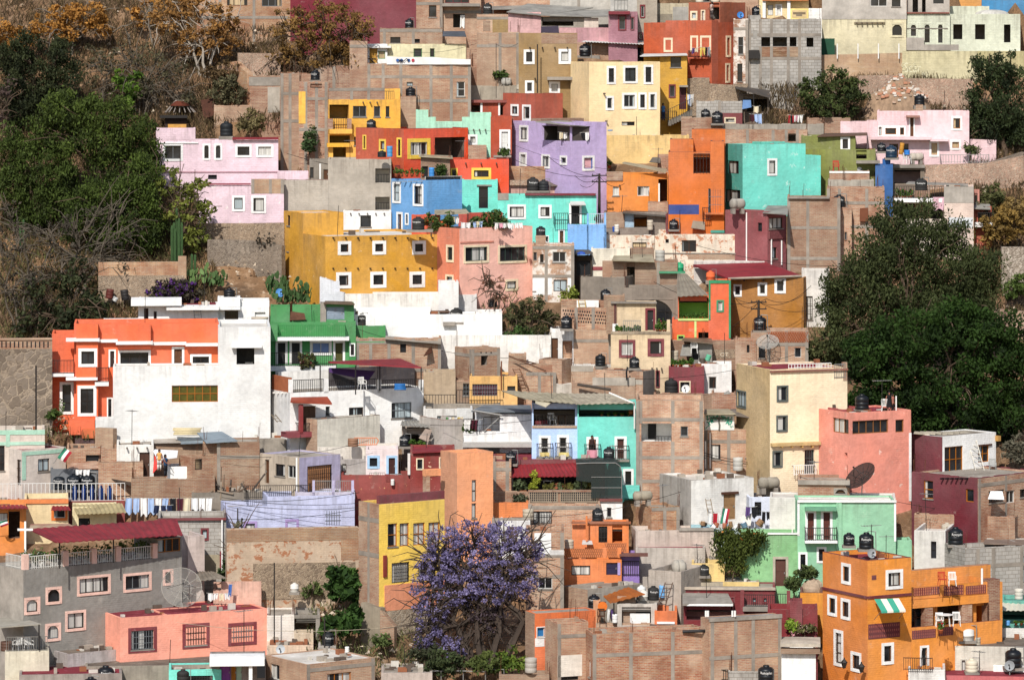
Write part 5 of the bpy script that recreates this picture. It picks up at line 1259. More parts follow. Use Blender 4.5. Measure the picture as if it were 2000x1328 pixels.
# ================================================================ middle rows, right
T(1200,320)
ORG=stucco('#d06a1a',.5);DKR=stucco('#6d3a2a')
h=H('tall orange house with barred balconies and a blue painted patch',ORG,(412,836),-88,545,D=5,cap=DKR);tor=h
h.wins('602 -72 730 74 o',ins=stucco('#b35714'));h.rail(604,-72,728,74,out=.05,step=.22);h.win(716,190,826,376,'g');h.win(736,430,806,515,'p',sash=OCHS);h.wins('745 -30 832 4 s');h.vol(ORG,424,602,-185,dy=.8,D=2.5,cap=DKR);h.vol(ORG,590,846,-262,dy=2.6,D=2.4,cap=DKR);h.vol(ORG,733,837,-170,dy=-.03,D=2.5,cap=DKR)
h.bar(413,312,645,386,stucco('#233f86',.6),'painted_patch',-.012,.02);h.bar(690,372,830,386,ORG,'balcony_slab',-.6,0);h.rail(672,335,728,425,out=.6)
h=H('turquoise corner house with peeling paint and white window',stucco('#6cd6c2',.5,.35,'#bfe3d6'),(838,978,1458),-145,380,th=28,sm=stucco('#45a595',.6));tq3=h  # left side is the same turquoise with its shade put into the colour
h.win(1165,-40,1241,92,'w');h.wins('868 -22 948 76 q;845 198 960 297 q','L');v=h.vol(stucco('#6cd6c2',.5,.3,'#bfe3d6'),1440,1574,-60,dy=.02,D=3.5);h.vol(stucco('#58c8b2',.6),1120,1300,-165,dy=1.2,D=1.5)
T(1200,0)
h=H('brick rooftop house above the turquoise corner house',BRp,(846,1472),992,1140,D=3);h.wins('1325 1020 1384 1080 o');h.frame([1015,1210,1310,1395],[])
OR3=stucco('#dd7f14',.6)
T(1200,320)
h=H('orange house with white sash windows beside the tall orange house',OR3,(-60,408),78,380,D=4,roof='rd');or3=h
h.wins('-12 177 35 243 q;175 172 266 246 q',sash=WHS);h.win(335,118,405,290,'o',ins=stucco('#8a4a1c'));shed(h,[(60,-8,-.6),(395,65,-.6),(400,40,1.5),(80,-15,2.5)],TSH);h.bar(-60,60,65,130,BRd,'brick_panel',-.1,.03);h.bar(335,150,346,290,PAINTW,'drain_pipe',-.1,0)
h.spouts(20,60,165,1);h.vol(BRd,330,412,-70,dy=3,D=1);mb=slab_px([(265,-12,h.Y+2.4),(350,-5,h.Y+2.4),(350,-50,h.Y+3),(290,-48,h.Y+3)],.05);h.part('board_stack',mb,sheet('#6d665c'))
h=H('brick corner shed under the orange house',BRd,(256,408),295,395,D=2)
h=H('shanty of pale blue doors and sheets under the orange house',stucco('#8d7f72',1.),(-80,400),372,505,D=3,name='shack',cat='shack');h.wins('150 385 250 485 o');h.win(78,380,148,486,'d',pane=plain('#9fb6c6'));h.bar(-80,372,75,490,BRd,'brick_panel');shed(h,[(60,372,-.6),(390,400,-.6),(380,365,2),(70,358,2)],sheet('#5c5852','#413c37',.5));drum(272,505,h.Y-.6,46,75,'#b9ad9a','pale cement drum in front of the blue-doored shanty');gas(25,500,h.Y-.5,40,'white gas cylinder at the corner of the blue-doored shanty','#d5d2ca')
h=H('dark red low house behind a black tank under the blue patch',stucco('#7b3a3a',.8,.2),(390,700),385,530,D=3,roof='rr');dr1=h;tank(h,452,500,70,'black water tank beneath the blue painted patch',dy=-.5);mb=slab_px([(585,490,h.Y-.8),(690,505,h.Y-.8),(690,435,h.Y-.2),(600,430,h.Y-.2)],.04);h.part('board_stack',mb,sheet('#8a7d6c'))
h.bar(735,505,838,525,stucco('#3fa08a'),'ledge',-.6,-.4)
PEEL=stucco('#e6d5bd',.7,.75,'#b98568')
h=H('low cream house with peeling plaster and a brown sash window',PEEL,(380,932),540,735,D=4,roof='rr',sash=BRNS);h.win(514,584,624,672,'q',pane=2);h.wins('390 575 415 605 s');h.bar(560,690,930,730,BRp,'brick_panel',-.015,.02);h.bar(380,680,930,688,LINTEL,'ledge',-.06,0)
h=H('long cream peeling house with a dark red flat roof',PEEL,(-60,345),548,660,D=4,roof='rr');h.win(138,600,245,640,'q',pane=3);h.vol(PEEL,338,392,505,dy=-.3,D=1,name='chimney_stack');drum(18,520,h.Y+1,36,55,'#d6cfc2','whitish drum on the dark red flat roof');drum(0,520,h.Y+1.5,30,40,'#2a56a8','blue bucket on the dark red flat roof','bucket','bucket')
MRP=stucco('#924244',.7)
h=H('maroon pink tall house with white drain pipes and corner balcony',MRP,(845,1168,1312),366,790,side='R',th=-40,d=-1.5);mrp=h
h.win(1093,450,1126,516,'p');h.wins('1180 412 1284 494 p;1196 638 1240 722 p','R');h.main.bar(1175,512,1300,572,stucco('#7d3638'),'balcony_lattice',-.12,.0,'R')
for x,y0,y1,f in((1012,372,740,'F'),(1192,575,770,'R'),(1270,585,770,'R')):
 mb=MB();a,z0=h.main.sz(f,GX(x),GY(y1));z1=h.main.sz(f,GX(x),GY(y0))[1];mb.tube(h.main.pt(f,a,-.07,z0),h.main.pt(f,a,-.07,z1),.055);mb.build('drain_pipe',PAINTW,h.root)
shed(h,[(1130,372,0),(1322,385,-1.5),(1325,320,3),(1170,318,4)],GSH);lying_tank(h,938,352,120,80,'grey lying double water tank on the maroon pink house',1.2)
h=H('tall plain brick house with concrete columns beside the dark green tree',BRp,(1318,1724),262,800,D=5,roof='rd');h.frame([1330,1475,1712],[488,722]);h.bar(1325,252,1640,266,LINTEL,'roof_edge',-.25,0)
h=H('brick house with a small arched window behind the dark green tree',BRp,(1620,2060),190,760,D=5,d=2);bk2=h;h.frame([1632,1716,1925],[300,480]);v=h.vol(BRp,1625,1810,335,dy=-1.2,D=1.1,roof='rc');h.win(1752,518,1776,584,'o')if False else v.win(1752,518,1776,584,'a',fr=BRp)
tank(h,1712,332,92,'squat black water tank on the ledge of the arched-window brick house',vol=v,hs=.9);mb=slab_px([(1870,440,h.Y-.4),(1935,440,h.Y-.4),(1935,335,h.Y-.1),(1872,340,h.Y-.1)],.05);h.part('rusty_grate',mb,plain('#6b3f2a',.9))
h=H('low cement roof house with rubble by the bright blue hut',concrete('#b3aa9c'),(1628,1980),130,215,D=3,d=-2)
h=H('brick terrace house with one bright white wall cap',BRd,(1640,1945),60,150,D=2,d=-2.5);h.bar(1640,58,1945,72,WHITE,'wall_cap',-.05,.1);chair(1690,62,h.Y+.7,'red and white chair on the white-capped terrace','#b5342c')
T(1580,320)
h=H('pale pink and grey house with iron roof terrace railing',stucco('#d8bfae',.7),(1030,1256),178,720,D=5);pg=h;h.bar(1030,175,1256,300,concrete('#b9b0a4'),'plaster_panel',-.02,.03);h.bar(1065,410,1250,490,stucco('#d9dcdc'),'plaster_panel',-.02,.03)
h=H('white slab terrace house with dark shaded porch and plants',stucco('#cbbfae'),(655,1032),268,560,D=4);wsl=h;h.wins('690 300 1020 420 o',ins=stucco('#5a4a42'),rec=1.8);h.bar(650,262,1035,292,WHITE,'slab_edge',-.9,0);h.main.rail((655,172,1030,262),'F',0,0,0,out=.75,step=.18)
pots(660,790,262,h.Y+.4,6,'behind the terrace railing above the dark green tree',22,70,flo='#b8405a');h.vol(BRd,805,925,205,dy=.3,D=1.2,name='tank_pedestal');tank(h,856,205,92,'tall black water tank on the railed terrace above the tree',dy=.9);cloth(990,255,h.Y-1.05,85,95,'#c9a4ae','pale pink cloth hung over the terrace railing')
shed(h,[(740,150,1.5),(1215,165,1.5),(1210,152,5),(760,135,5)],GSH)
h=H('small house with yellow wall and arched white balcony',stucco('#c9922c',.7),(1190,1262),410,680,D=3);h.rail(1170,410,1240,490,mat=STEEL)
h=H('brick red balcony house at the hillside edge',stucco('#b0573c',.8),(1256,1392),330,620,D=3);h.wins('1290 370 1385 450 o');h.bar(1250,445,1398,480,WHITE,'balcony_slab',-.8,0);h.rail(1290,372,1390,448,out=.7);h.vol(stucco('#c98270'),1258,1300,200,dy=1,D=1.5).wins('1262 225 1285 295 p');shed(h,[(1256,340,-.7),(1385,345,-.7),(1380,308,1),(1265,305,1)],GSH)
wall_px([(1470,635,960),(1640,635,960)],stone('#cfc3b3','#9c8f80','#857868',1.8),'large stone masonry wall at the far edge of the dark tree')
wall_px([(1360,1100,1300),(1660,1130,1330)],STNp,'low pinkish rock wall beside the dark tree')
mb=MB();Yr=ymap(GY(1100));o_=at(1500,1105,Yr)
for i in range(16):x=1500+10*i;mb.tube(tuple(np.array(at(x,1105,Yr))-o_),tuple(np.array(at(x,1000,Yr))-o_),.02)
for y in(1000,1095):mb.tube(tuple(np.array(at(1500,y,Yr))-o_),tuple(np.array(at(1660,y,Yr))-o_),.025)
tag(mb.build('iron_fence',DARKMET,None,False,o_),'dark iron fence along the path by the pinkish rock wall','fence')
wall_px([(1140,95,160),(1420,-20,60),(1640,-90,10)],STNg,'stone wall of the stepped lane climbing beside the hillside rock')
T(1200,320)
h=H('ochre house with dark red sloping roof and white-framed windows',stucco('#ad711b',.7,.1),(885,1442),868,1240,D=5,th=-8);ocr=h
h.wins('908 920 972 1013 w;1093 905 1165 1007 w;1221 873 1308 989 w',sw=.22);shed(h,[(868,872,-.5),(1432,852,-.5),(1150,752,6),(605,768,6)],RSH,th=.12);h.bar(600,1000,1442,1002,WHITE)if False else None;h.spouts(920,1360,888,3,mat=DARKMET)
mb=MB();mb.tube(at(868,876,h.Y-.55),at(1432,856,h.Y-.55),.09);h.part('gutter',mb,concrete('#b3a594'))
h2=H('white walled strip house behind the dark red sloping roof',stucco('#d9d0c6',.7),(605,1150),745,830,D=1.2,d=-.5,roof='rw');h2.bar(600,768,1150,790,stucco('#7a2a30'),'base_stripe',-.03,.02)
h=H('white plaster house wall at the edge of the dark tree',stucco('#ddd6cb',.8,.1),(1428,1640),812,1190,D=3,roof='rc');h.win(1430,1010,1512,1190,'g')
OGR=stucco('#de5f2b',.5);LIM=stucco('#9ccf4a',.5)
h=H('orange house with green trimmed tower and lime green terrace',OGR,(440,886),1190,1420,D=5);og=h
h.wins('478 1305 535 1345 c',fr=LIM);v=h.vol(OGR,484,722,1008,1192,dy=.02,D=4.5,name='terrace_wall');v.win(492,1020,716,1184,'O',rec=2.0,ins=LIM);t_=h.vol(OGR,718,888,893,dy=-.06,D=3,name='tower_wall');t_.win(778,1038,836,1132,'w',fr=stucco('#2f8a5c'),sw=.14)
GRT=stucco('#2f8a5c',.5);t_.bar(719,888,888,912,GRT,'tower_trim',-.06,.02);t_.bar(719,912,733,1190,GRT,'tower_trim',-.06,.02);t_.bar(872,912,888,1330,GRT,'tower_trim',-.06,.02);v.bar(486,1180,718,1196,stucco('#c6d97a'),'terrace_edge',-.1,.02);h.bar(610,1196,626,1325,stucco('#c6d97a'),'band',-.03,.02)
shed(h,[(478,1012,-.7),(718,1000,-.7),(550,838,4),(480,838,4)],sheet('#8d8474','#6e665a',.3),corr=.35);pots(495,710,1182,h.Y+.5,9,'on the lime green terrace ledge',16,38)
tank(h,733,888,70,'orange painted water drum on the green trimmed tower',mat=plain('#d9663a',.8),vol=t_,logo=False,kind='plain',hs=1.0);h.wins('640 1285 860 1330 o')
h=H('brown cement house with a wide dark arch and brick attic',concrete('#978a7c',.8),(72,486),948,1250,D=4);arc=h;h.win(140,1020,466,1235,'a',fr=concrete('#978a7c',.8))
h2=H('unfinished brick attic with green tank and sheet roofs',BRd,(-20,482),748,965,D=4);h2.wins('96 745 156 932 o');h2.frame([90,165,335],[]);shed(h2,[(-20,735,-.7),(305,745,-.7),(290,690,2),(0,690,2)],TSH)
tank(h2,498,818,66,'bright green water tank on the brick attic edge',mat=plain('#2f9c6c',.5),logo=False,kind='plain',dy=.4);h2.vol(BRd,0,75,650,dy=2,D=1.5);h2.bar(340,820,540,834,GRT,'ledge',-.5,.3);drum(348,745,h2.Y+2,72,85,'#aaa69c','grey galvanised drum beside the low peeling house')
h3=H('brick terrace rooms left of the green tank'.replace('left of','behind'),BRd,(100,300),645,760,D=2,d=1.5)
T(1200,640)
CR2=stucco('#f3dcb6',.5)
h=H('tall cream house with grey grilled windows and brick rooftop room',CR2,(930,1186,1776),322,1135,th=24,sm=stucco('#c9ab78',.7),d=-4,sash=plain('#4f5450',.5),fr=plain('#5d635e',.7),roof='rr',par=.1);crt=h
h.wins('1237 440 1326 567 c;1234 667 1322 796 c;1204 937 1283 1066 c',pane=1,sw=.1);h.win(1450,930,1522,1116,'g');h.wins('929 478 1006 612 c','L',pane=2,sw=.1);h.bar(1186,318,1776,334,stucco('#8a5540'),'cornice',-.15,0);h.main.bar(930,300,1180,322,stucco('#8a5540'),'cornice',-.15,0,'L')if False else None
h.bar(1190,895,1560,1135,stucco('#e2b35a',.6),'plaster_panel',-.012,.0)if False else None;h.bar(1190,872,1560,896,stucco('#d3b277'),'cornice',-.35,0);h.spouts(1230,1540,905,4,ln=.3,mat=stucco('#d9a94e'));h.rail(1355,1045,1520,1118,out=.4,mat=PAINTW)
h.main.rail((1335,278,1660,312),'F',0,0,0,out=-.15,mat=PAINTW,step=.22);v=h.vol(BR,1655,1776,265,405,dy=-.03,D=.3,name='corner_pier');v.x0=v.x1-.3;h.main.rail((1676,280,1760,385),'F',0,0,0,out=.03,mat=STEEL)
h=H('brick rooftop room with lattice parapet on the tall cream house',BRp,(1165,1480),22,300,D=3,d=-1);brt=h;h.win(1374,153,1424,226,'p');h.frame([1172,1312,1468],[128]);
for i in range(22):
 for s_ in(-1,1):mb=MB();a,z=h.main.sz('F',GX(1186+13*i),GY(70));mb.tube(h.main.pt('F',a-.16*s_,-.03,z-.38),h.main.pt('F',a+.16*s_,-.03,z+.38),.03,n=4);mb.build('lattice_bar',plain('#a05a38',.9),h.root)
h2=H('narrow brick stair house beside the rooftop room',BRp,(922,1082),96,300,D=3,d=-.5);h2.wins('1010 130 1030 190 s');h3=H('small brick roof room holding the black tank',BRd,(1040,1165),45,290,D=2.5,d=-.6);h3.wins('1100 140 1150 230 p');tank(h3,1110,-12 if False else 18,98,'black water tank on the roof room beside the brick lattice',dy=.6)
dish(h3,1170,118,170,'large grey wire mesh dish beside the brick rooftop room',-1.2,mesh=.35,az=-10,el=55,stand=.6)
h=H('brick house with painted tree mural panel and curtained windows',BRp,(684,1212),775,1140,D=4);mur=h;h.wins('735 890 809 1001 q;1003 879 1113 990 q');h.frame([692,872,1200],[868]);v=h.vol(plain('#e2dfd8',.8),690,914,658,780,dy=-.05,D=.12,name='mural_panel',par=.02)
q=MB();rs=np.random.RandomState(4)
q2=MB();q2.path([v.pt('F',*[(lambda a,z:(a,-.02,z))(*v.sz('F',GX(x),GY(y)))][0])for x,y in((800,778),(803,745),(797,715),(802,690))],.07,5)
for k in range(9):x=770+8*k;q2.path([v.pt('F',*(lambda a,z:(a,-.02,z))(*v.sz('F',GX(xx),GY(yy))))for xx,yy in((802,700),(x,680+abs(k-4)*3),(700+25*k,672+abs(k-4)*6))],.03,4)
q2.build('mural_trunk',plain('#6b6a60',.9),h.root)
for k in range(150):
 sd=rs.choice((-1,1));x=802+sd*rs.uniform(15,98);y=668+(abs(x-802)/98)**1.5*rs.uniform(0,100)+rs.uniform(-4,14);x2,y2=x+rs.uniform(-12,12),y+rs.uniform(0,22)
 if y2>772:continue
 q.path([v.pt('F',*(lambda a,z:(a,-.015,z))(*v.sz('F',GX(xx),GY(yy))))for xx,yy in((x,y),(x2,y2))],.022,4)
q.build('mural_leaves',plain('#2fa383',.9),h.root)
shed(h,[(680,655,-.6),(925,655,-.6),(870,618,3),(690,622,3)],TSH);shed(h,[(915,665,-.5),(1100,690,-.5),(1010,615,3.5),(885,620,3.5)],sheet('#847a70','#5f564e',.6));h.vol(concrete('#a89a8c'),1085,1212,715,dy=.3,D=1.5)
drum(942,1088,h.Y-1.2,76,98,'#b7b4ac','galvanised steel drum standing before the mural house');
for x,y0,y1 in((730,800,1070),(694,865,1070)):
 mb=MB();mb.tube(at(x,y1,h.Y-.12),at(x,y0,h.Y-.12),.06);h.part('drain_pipe',mb,PAINTW)
h=H('brick house with a white loggia and concrete grid',BRp,(165,682),558,1310,D=5);bl1=h;h.win(205,730,436,868,'o',ins=WHITE,rec=2.0);h.win(505,752,560,826,'p');h.rail(310,832,434,868,out=-.1,step=.2);h.frame([175,200,445,662],[700,990,1170]);h.bar(255,735,318,866,BLACK,'dark_doorway',1.9,1.98)
h2=H('low brick wall house with two roof walls behind the loggia house',BRd,(300,760),505,600,D=3);tank(h2,432,497,100,'black water tank in front of the small dark red house',dy=1.2);dish(h2,545,468,66,'white round satellite dish by the small dark red house',.3,plain('#d8d6d2',.5),az=-20,el=20)
h=H('small dark red house with a white dish and plants on the roof',stucco('#822c34',.7),(414,685),302,520,D=3,par=.2);dkr=h;h.win(494,406,581,496,'c',fr=CREAMF,sw=.08);pots(440,600,300,h.Y+.6,7,'on the small dark red house roof',26,60)
h=H('plain white cube house with one dark window',stucco('#eae5de',.6),(640,893),278,500,D=3,d=1,roof='rw');h.win(718,374,779,468,'p');h.vol(stucco('#e3ded6',.6),595,690,290,dy=-.01,D=1)if False else None
h=H('brick roof hut beside the tall cream house',BRd,(742,930),515,640,D=2.5,d=.5);drum(845,520,h.Y+.6,50,45,'#8d8a82','round grey drum lying by the brick roof hut',lean=60)
h=H('brick yard wall house with junk and a tin shack',BRd,(428,925),100,290,D=3,d=1.5);jk=h;h.bar(750,165,920,235,STN,'stone_panel',-.02,.02);wall_text(h.main,'OT',808,190,870,220,plain('#cfc3ae',.9),n=-.03)
h2=H('tin shack with a dark doorway in the junk yard',GSH,(590,745),115,255,D=2.5,d=-.5,name='shack',cat='shack');h2.wins('594 125 640 245 s');shed(h2,[(515,95,-.8),(750,118,-.5),(740,80,2),(530,75,2)],sheet('#7b6a58','#5a4a3c',.7));mb=slab_px([(500,215,h2.Y-1),(590,215,h2.Y-.6),(590,120,h2.Y),(520,130,h2.Y)],.04);h2.part('leaning_sheet',mb,GSH)
drum(672,275,h2.Y-1,50,42,'#4f463c','dark rusty wheel-like drum in the junk yard');drum(460,245,h2.Y-1,56,70,'#b5a893','pale cement drum in the junk yard');drum(708,250,h2.Y-1.2,40,45,'#5fae8a','slatted green crate in the junk yard','crate','crate',20);chair(608,195,h2.Y-.6,'small white chair in the tin shack doorway')
h=H('brick block house with a grey cement side wall',BRp,(-150,218,308),335,600,side='R',th=-30,sm=concrete('#7e7770'),roof='rd');gs=h;h.bar(-150,390,215,425,concrete('#c6bdae'),'plaster_band',-.02,.02);tank(h,152,306,78,'black water tank on the brick block with grey side wall',dy=.8);mb=MB();mb.path([at(100,300,h.Y-.2),at(92,340,h.Y-.3),at(95,400,h.Y-.3)],.07,6);h.part('drain_pipe',mb,BLACK)
T(800,640)
h=H('brick roof house with whitewashed flat roof edge',BRp,(1232,1420),318,520,D=3,d=.6);h.bar(1232,290,1400,335,concrete('#b5aa9b'),'plaster_band',-.02,.02);h=H('white flat roof house behind the tank pair',stucco('#d5cfc6',.8),(1235,1700),280,360,D=4,roof='rw');tank(h,1455,292,80,'black water tank on the white flat roof with lettering',dy=-.6)
# ================================================================ left: big white and orange house, green house, white terrace house
T(0,640)
ORB=stucco('#e4622c',.4)
h=H('orange villa with bay windows, white cornices and iron balconies',ORB,(565,1668),-32,700,D=5,th=0,sash=plain('#2a201c',.5));vil=h
h.wins('900 171 1150 300 w;1310 145 1406 292 D;1451 202 1612 288 w',pane=None);h.wins('828 166 884 302 D',pane=plain('#3a2620',.6));h.win(1310,148,1400,292,'w',pane=plain('#6f6a1e'))if False else None
b=h.vol(ORB,582,748,-26,dy=-.75,D=.72,name='bay_wall',par=.05);b.wins('597 157 742 299 w;591 441 736 674 w',sw=.22);b2=h.vol(ORB,897,1150,-22,160,dy=-.6,D=.55,name='bay_wall',par=.05);l=h.vol(ORB,396,572,46,dy=.9,D=3.8,name='wing_wall');l.wins('455 413 562 660 w',sw=.2)
for x0,x1,y0,y1,n in((505,760,76,98,-1.05),(745,900,88,110,-.4),(885,1165,98,122,-.9),(1150,1420,108,130,-.4),(1415,1660,116,136,-.7)):h.bar(x0,y0,x1,y1,WHITE,'cornice',n,0)
h.bar(505,372,745,392,WHITE,'cornice',-1.1,0);l.bar(358,340,566,362,WHITE,'balcony_slab',-1.3,0);l.rail((386,242,562,342),'F',0,0,0,out=1.2,step=.1);h.rail(737,300,826,412,out=.9,step=.1);h.bar(725,406,830,436,WHITE,'balcony_slab',-1.0,0);h.wins('815 532 860 692 w',sw=.12)
mb=MB()
for i in range(6):a,z=h.main.sz('F',GX(600+18*i),GY(790-12*i));
h.bar(530,690,725,800,ORB,'terrace_base',-1.6,0);
st=empty('garden_steps',at(645,905,vil.Y-2.6));o_=np.array(at(645,905,vil.Y-2.6));mb=MB()
for i in range(7):a=np.array(at(572,900-15*i,vil.Y-2.6+.25*i))-o_;bq=np.array(at(722,900-15*i,vil.Y-2.6+.25*i))-o_;mb.box(a[0],a[1],a[2]-1.2,bq[0],a[1]+.6,a[2]+.12)
mb.build('stair_flight',plain('#5d4a48',.9),st);tag(st,'dark garden steps leading up to the orange villa','stair');mb=MB()
for i in range(6):a=np.array(at(625+4*i,790-12*i,vil.Y-2.2+.2*i))-o_;mb.box(a[0],a[1],a[2]-.5,a[0]+1.0,a[1]+.5,a[2]+.1)
mb.build('upper_flight',plain('#c46a44',.9),st)
pot(470,690,vil.Y-1.6,26,150,'broad-padded green shrub beside the orange villa window',leaf=('#4a5a3a','#7d8a5c'));shrub(400,680,vil.Y-1.5,90,50,'low weeds at the foot of the orange villa')
W1=stucco('#dfddd8',.55)
h=H('big white house block with wide olive window beside the orange villa',W1,(862,2062),292,845,D=2.6,th=0,roof='rw',par=.1);wb=h
v=h.vol(W1,1664,2063,-6,dy=-.03,D=8,name='tower_wall',roof='rw',par=.3);v.win(1804,148,1940,280,'o',ins=stucco('#4f4d49'));v.bar(1765,130,1996,150,WHITE,'canopy',-.55,0)
h.win(1310,440,1662,566,'p',pane=plain('#55501f',.3,.4),sash=OCHS);v.win(1650,440,1656,566,'p')if False else None;v.win(1666,440,1656,560,'p')if False else None
a0,a1,z0,z1=v.rect('F',1664,440,1656,566);v.win(1668,440,1654+0,566,'p')if False else None
h.bar(825,292,866,440,WHITE,'wall_end',-.0,.3)if False else None
h2=H('low white garden wall block beside the garden steps',W1,(728,868),692,860,D=1.5,d=-.3)
T(400,640);v.win(-2,440,93,558,'p',pane=plain('#55501f',.3,.4),sash=OCHS)if True else None
T(0,320)
h=H('white rooftop penthouse with projecting slab roof',WHITE,(1055,1665),1085,1290,D=5,d=-1.2,th=0,roof='rr',par=.02);ph=h
h.wins('1098 1102 1132 1195 p;1172 1125 1196 1242 p');h.bar(1000,1030,1385,1078,WHITE,'roof_slab',-.9,2);h.bar(1270,1085,1670,1112,WHITE,'roof_slab',-.75,1.5);h.vol(WHITE,1060,1340,1035,dy=1,D=3)
h2=H('white parapet wall of the orange villa roof',WHITE,(790,1060),1185,1300,D=1,d=-5);ladder((1520,1250,ph.Y-1.0),(1500,1085,ph.Y-.3),.5,6,'dark iron ladder against the white penthouse',plain('#4a4643'))
T(400,320)
h=H('white stair house with a glazed brown door and black tank',WHITE,(98,490),1090,1300,D=4,d=-.2,roof='rw');wst=h;h.win(152,1120,255,1245,'g',pane=plain('#4d4526',.3),sash=BRNS);h.wins('382 1132 462 1175 s');h.vol(WHITE,268,492,1045,dy=.2,D=3.5);h.bar(0,1090,272,1110,WHITE,'roof_slab',-.7,.3);v=h.vol(WHITE,98,270,1020,1090,dy=-.3,D=2.2);tank(h,188,1022,88,'squat black water tank on the white stair house',vol=v,hs=.7,logo=False);dish(h,570,985,66,'light blue satellite dish beside the white roof',1.6,plain('#5f9ad6',.5),az=25,el=20,stand=.5)
drum(420,1215,wst.Y-1.0,130,45,'#b5a692','low round cement basin on the white roof','basin','basin')
T(400,640)
GRN=stucco('#3f8c4a',.5)
h=H('green house with white trim, long balcony railing and potted bougainvillea',GRN,(498,1152),-40,330,D=4,d=-.6);grn=h
h.wins('540 98 632 278 D;646 98 742 278 D',pane=BLACK);h.win(802,97,968,210,'c',pane=plain('#6f86b3',.7));h.win(978,98,1070,252,'D',pane=plain('#4d4a22'));h.bar(553,66,1100,92,WHITE,'balcony_slab',-1.0,0);h.main.rail((555,-22,1068,66),'F',0,0,0,out=.95,mat=plain('#2f7a3c',.6),step=.13);h.bar(498,-35,556,95,GRN,'balcony_pier',-1.0,-.75)
h.bar(498,285,1000,322,WHITE,'balcony_slab',-1.0,0);h.main.rail((500,185,975,288),'F',0,0,0,out=.95,step=.15);shrub(775,300,h.Y-1.1,130,100,'reddish bougainvillea in front of the green house balcony',('#2f3a20','#5f5a34'),flower=('#6b2b30','#9a4a4a',.4,12))
h.vol(GRN,500,648,-160,dy=1.2,D=2.5);h.vol(GRN,668,882,-165,dy=1.8,D=2);h.vol(CON,880,925,-185,dy=1.2,D=2);v=h.vol(GRN,920,1138,-178,dy=1.25,D=2.4);v.win(920,-158,1065,-62,'d',pane=sheet('#8d99a6','#6d7884'));shed(h,[(905,-188,.8),(1145,-180,.8),(1120,-200,3),(920,-205,3)],sheet('#6b5a48','#4d4034',.6))
v=h.vol(GRN,1098,1152,95,dy=-.5,D=.6,name='bay_wall');v.win(1105,118,1148,218,'w',sw=.08)
mb=slab_px([(648,-55,h.Y+.7),(770,-62,h.Y+.7),(760,-110,h.Y+1.2),(655,-125,h.Y+1.2)],.05);h.part('board_stack',mb,plain('#5c3d2c',.9,.4))
h=H('green parapet box with tank beside the green house',GRN,(1150,1378),-12,118,D=2,d=-2.4);tank(h,1198,-20,78,'black water tank behind the green parapet box',dy=.9)
h=H('brick house with concrete grid behind the dark red awning',BR,(1152,1802),82,400,D=4,d=.5);bgr=h;h.frame([1165,1265,1405,1590,1790],[112,325]);h.bar(1152,105,1372,112,GRN,'paint_edge',-.03,0);h.wins('1490 120 1535 190 s');wall_=h;shed(h,[(1375,82,-.4),(1800,118,-.4),(1790,100,1.5),(1380,60,1.5)],CON)
mb=slab_px([(1668,215,h.Y-.8),(1730,190,h.Y-.8),(1730,140,h.Y),(1700,165,h.Y)],.05);h.part('window_shutter',mb,BRNS)
WHT=stucco('#f0eee9',.3)
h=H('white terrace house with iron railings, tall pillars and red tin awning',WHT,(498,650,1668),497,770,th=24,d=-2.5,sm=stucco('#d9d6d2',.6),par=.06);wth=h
h.win(1100,607,1210,686,'p');h.win(1424,570,1577,688,'q',pane=2);v=h.main
for x0,x1,t_ in((650,672,395),(912,944,390),(1316,1346,395),(1642,1668,398)):h.vol(WHT,x0,x1,t_,498,dy=.0,D=.3,name='terrace_pillar',par=.02)
for x0,x1 in((672,912),(944,1316),(1346,1642)):v.rail((x0,400,x1,496),'F',0,0,0,out=-.15,step=.14)
v.bar(510,370,645,485,plain('#9a5a3a',.9),'lattice_brick',.02,.2,'L');h.spouts(520,640,495,4,'L',mat=stucco('#e6e2da',.55),ln=.2)
awn=shed(h,[(955,262,.6),(1650,300,.6),(1490,235,4.5),(940,256,4.5)],RSH,th=.1,posts=[(880,290,480,1.0),(1150,290,510,.5),(1335,290,480,3),(1650,300,480,.8)]);mb=slab_px([(950,340,h.Y+2),(1250,400,h.Y+2.4),(1300,330,h.Y+2.8),(950,305,h.Y+2.2)],.03);o=mb.build('tarpaulin',plain('#4a3160',.9));tag(o,'purple tarpaulin hung under the dark red awning','tarpaulin')
h.vol(stucco('#3f383a',.8),965,1600,300,dy=3.6,D=.5,name='back_wall');h.vol(stucco('#e6e2da',.55),560,965,330,dy=4.2,D=.5,name='back_wall');drum(1490,472,h.Y+1.2,90,45,'#2f6fb0','blue tarpaulin bundle on the white terrace','bundle','bundle');chair(1200,470,h.Y+.9,'white chair on the white terrace behind the railing',rz=30)  # dark back wall's colour stands in for the shade below the awning
shed(h,[(653,560,-1.3),(970,575,-1.0),(935,525,.1),(660,530,.1)],sheet('#9a4a34','#7d3828',.3),th=.12);h.bar(668,575,694,800,stucco('#8a3030'),'porch_column',-1.3,-1.05);h.win(748,597,848,790,'d',pane=plain('#5d4432',.6));h.win(922,600,955,672,'p');h.bar(580,785,775,825,stucco('#8a3038'),'porch_slab',-1.3,0);h.rail(690,722,775,790,out=1.1)
ladder((520,660,wth.Y-2),(570,720,wth.Y-2),.3,3,'pile of grey timber planks against the white terrace house',plain('#7d6f5c'),'plank_pile')
h=H('cream blank wall house with a brick side',stucco('#dcd5c4',.8),(772,858,1336),700,960,th=35,sm=BRd,cap=stucco('#7d6a5a'));cbw=h
h=H('cream ledge house with scroll railing and pale pink front',stucco('#e0d6c8',.8),(860,1475),912,960,D=3,d=-.8);
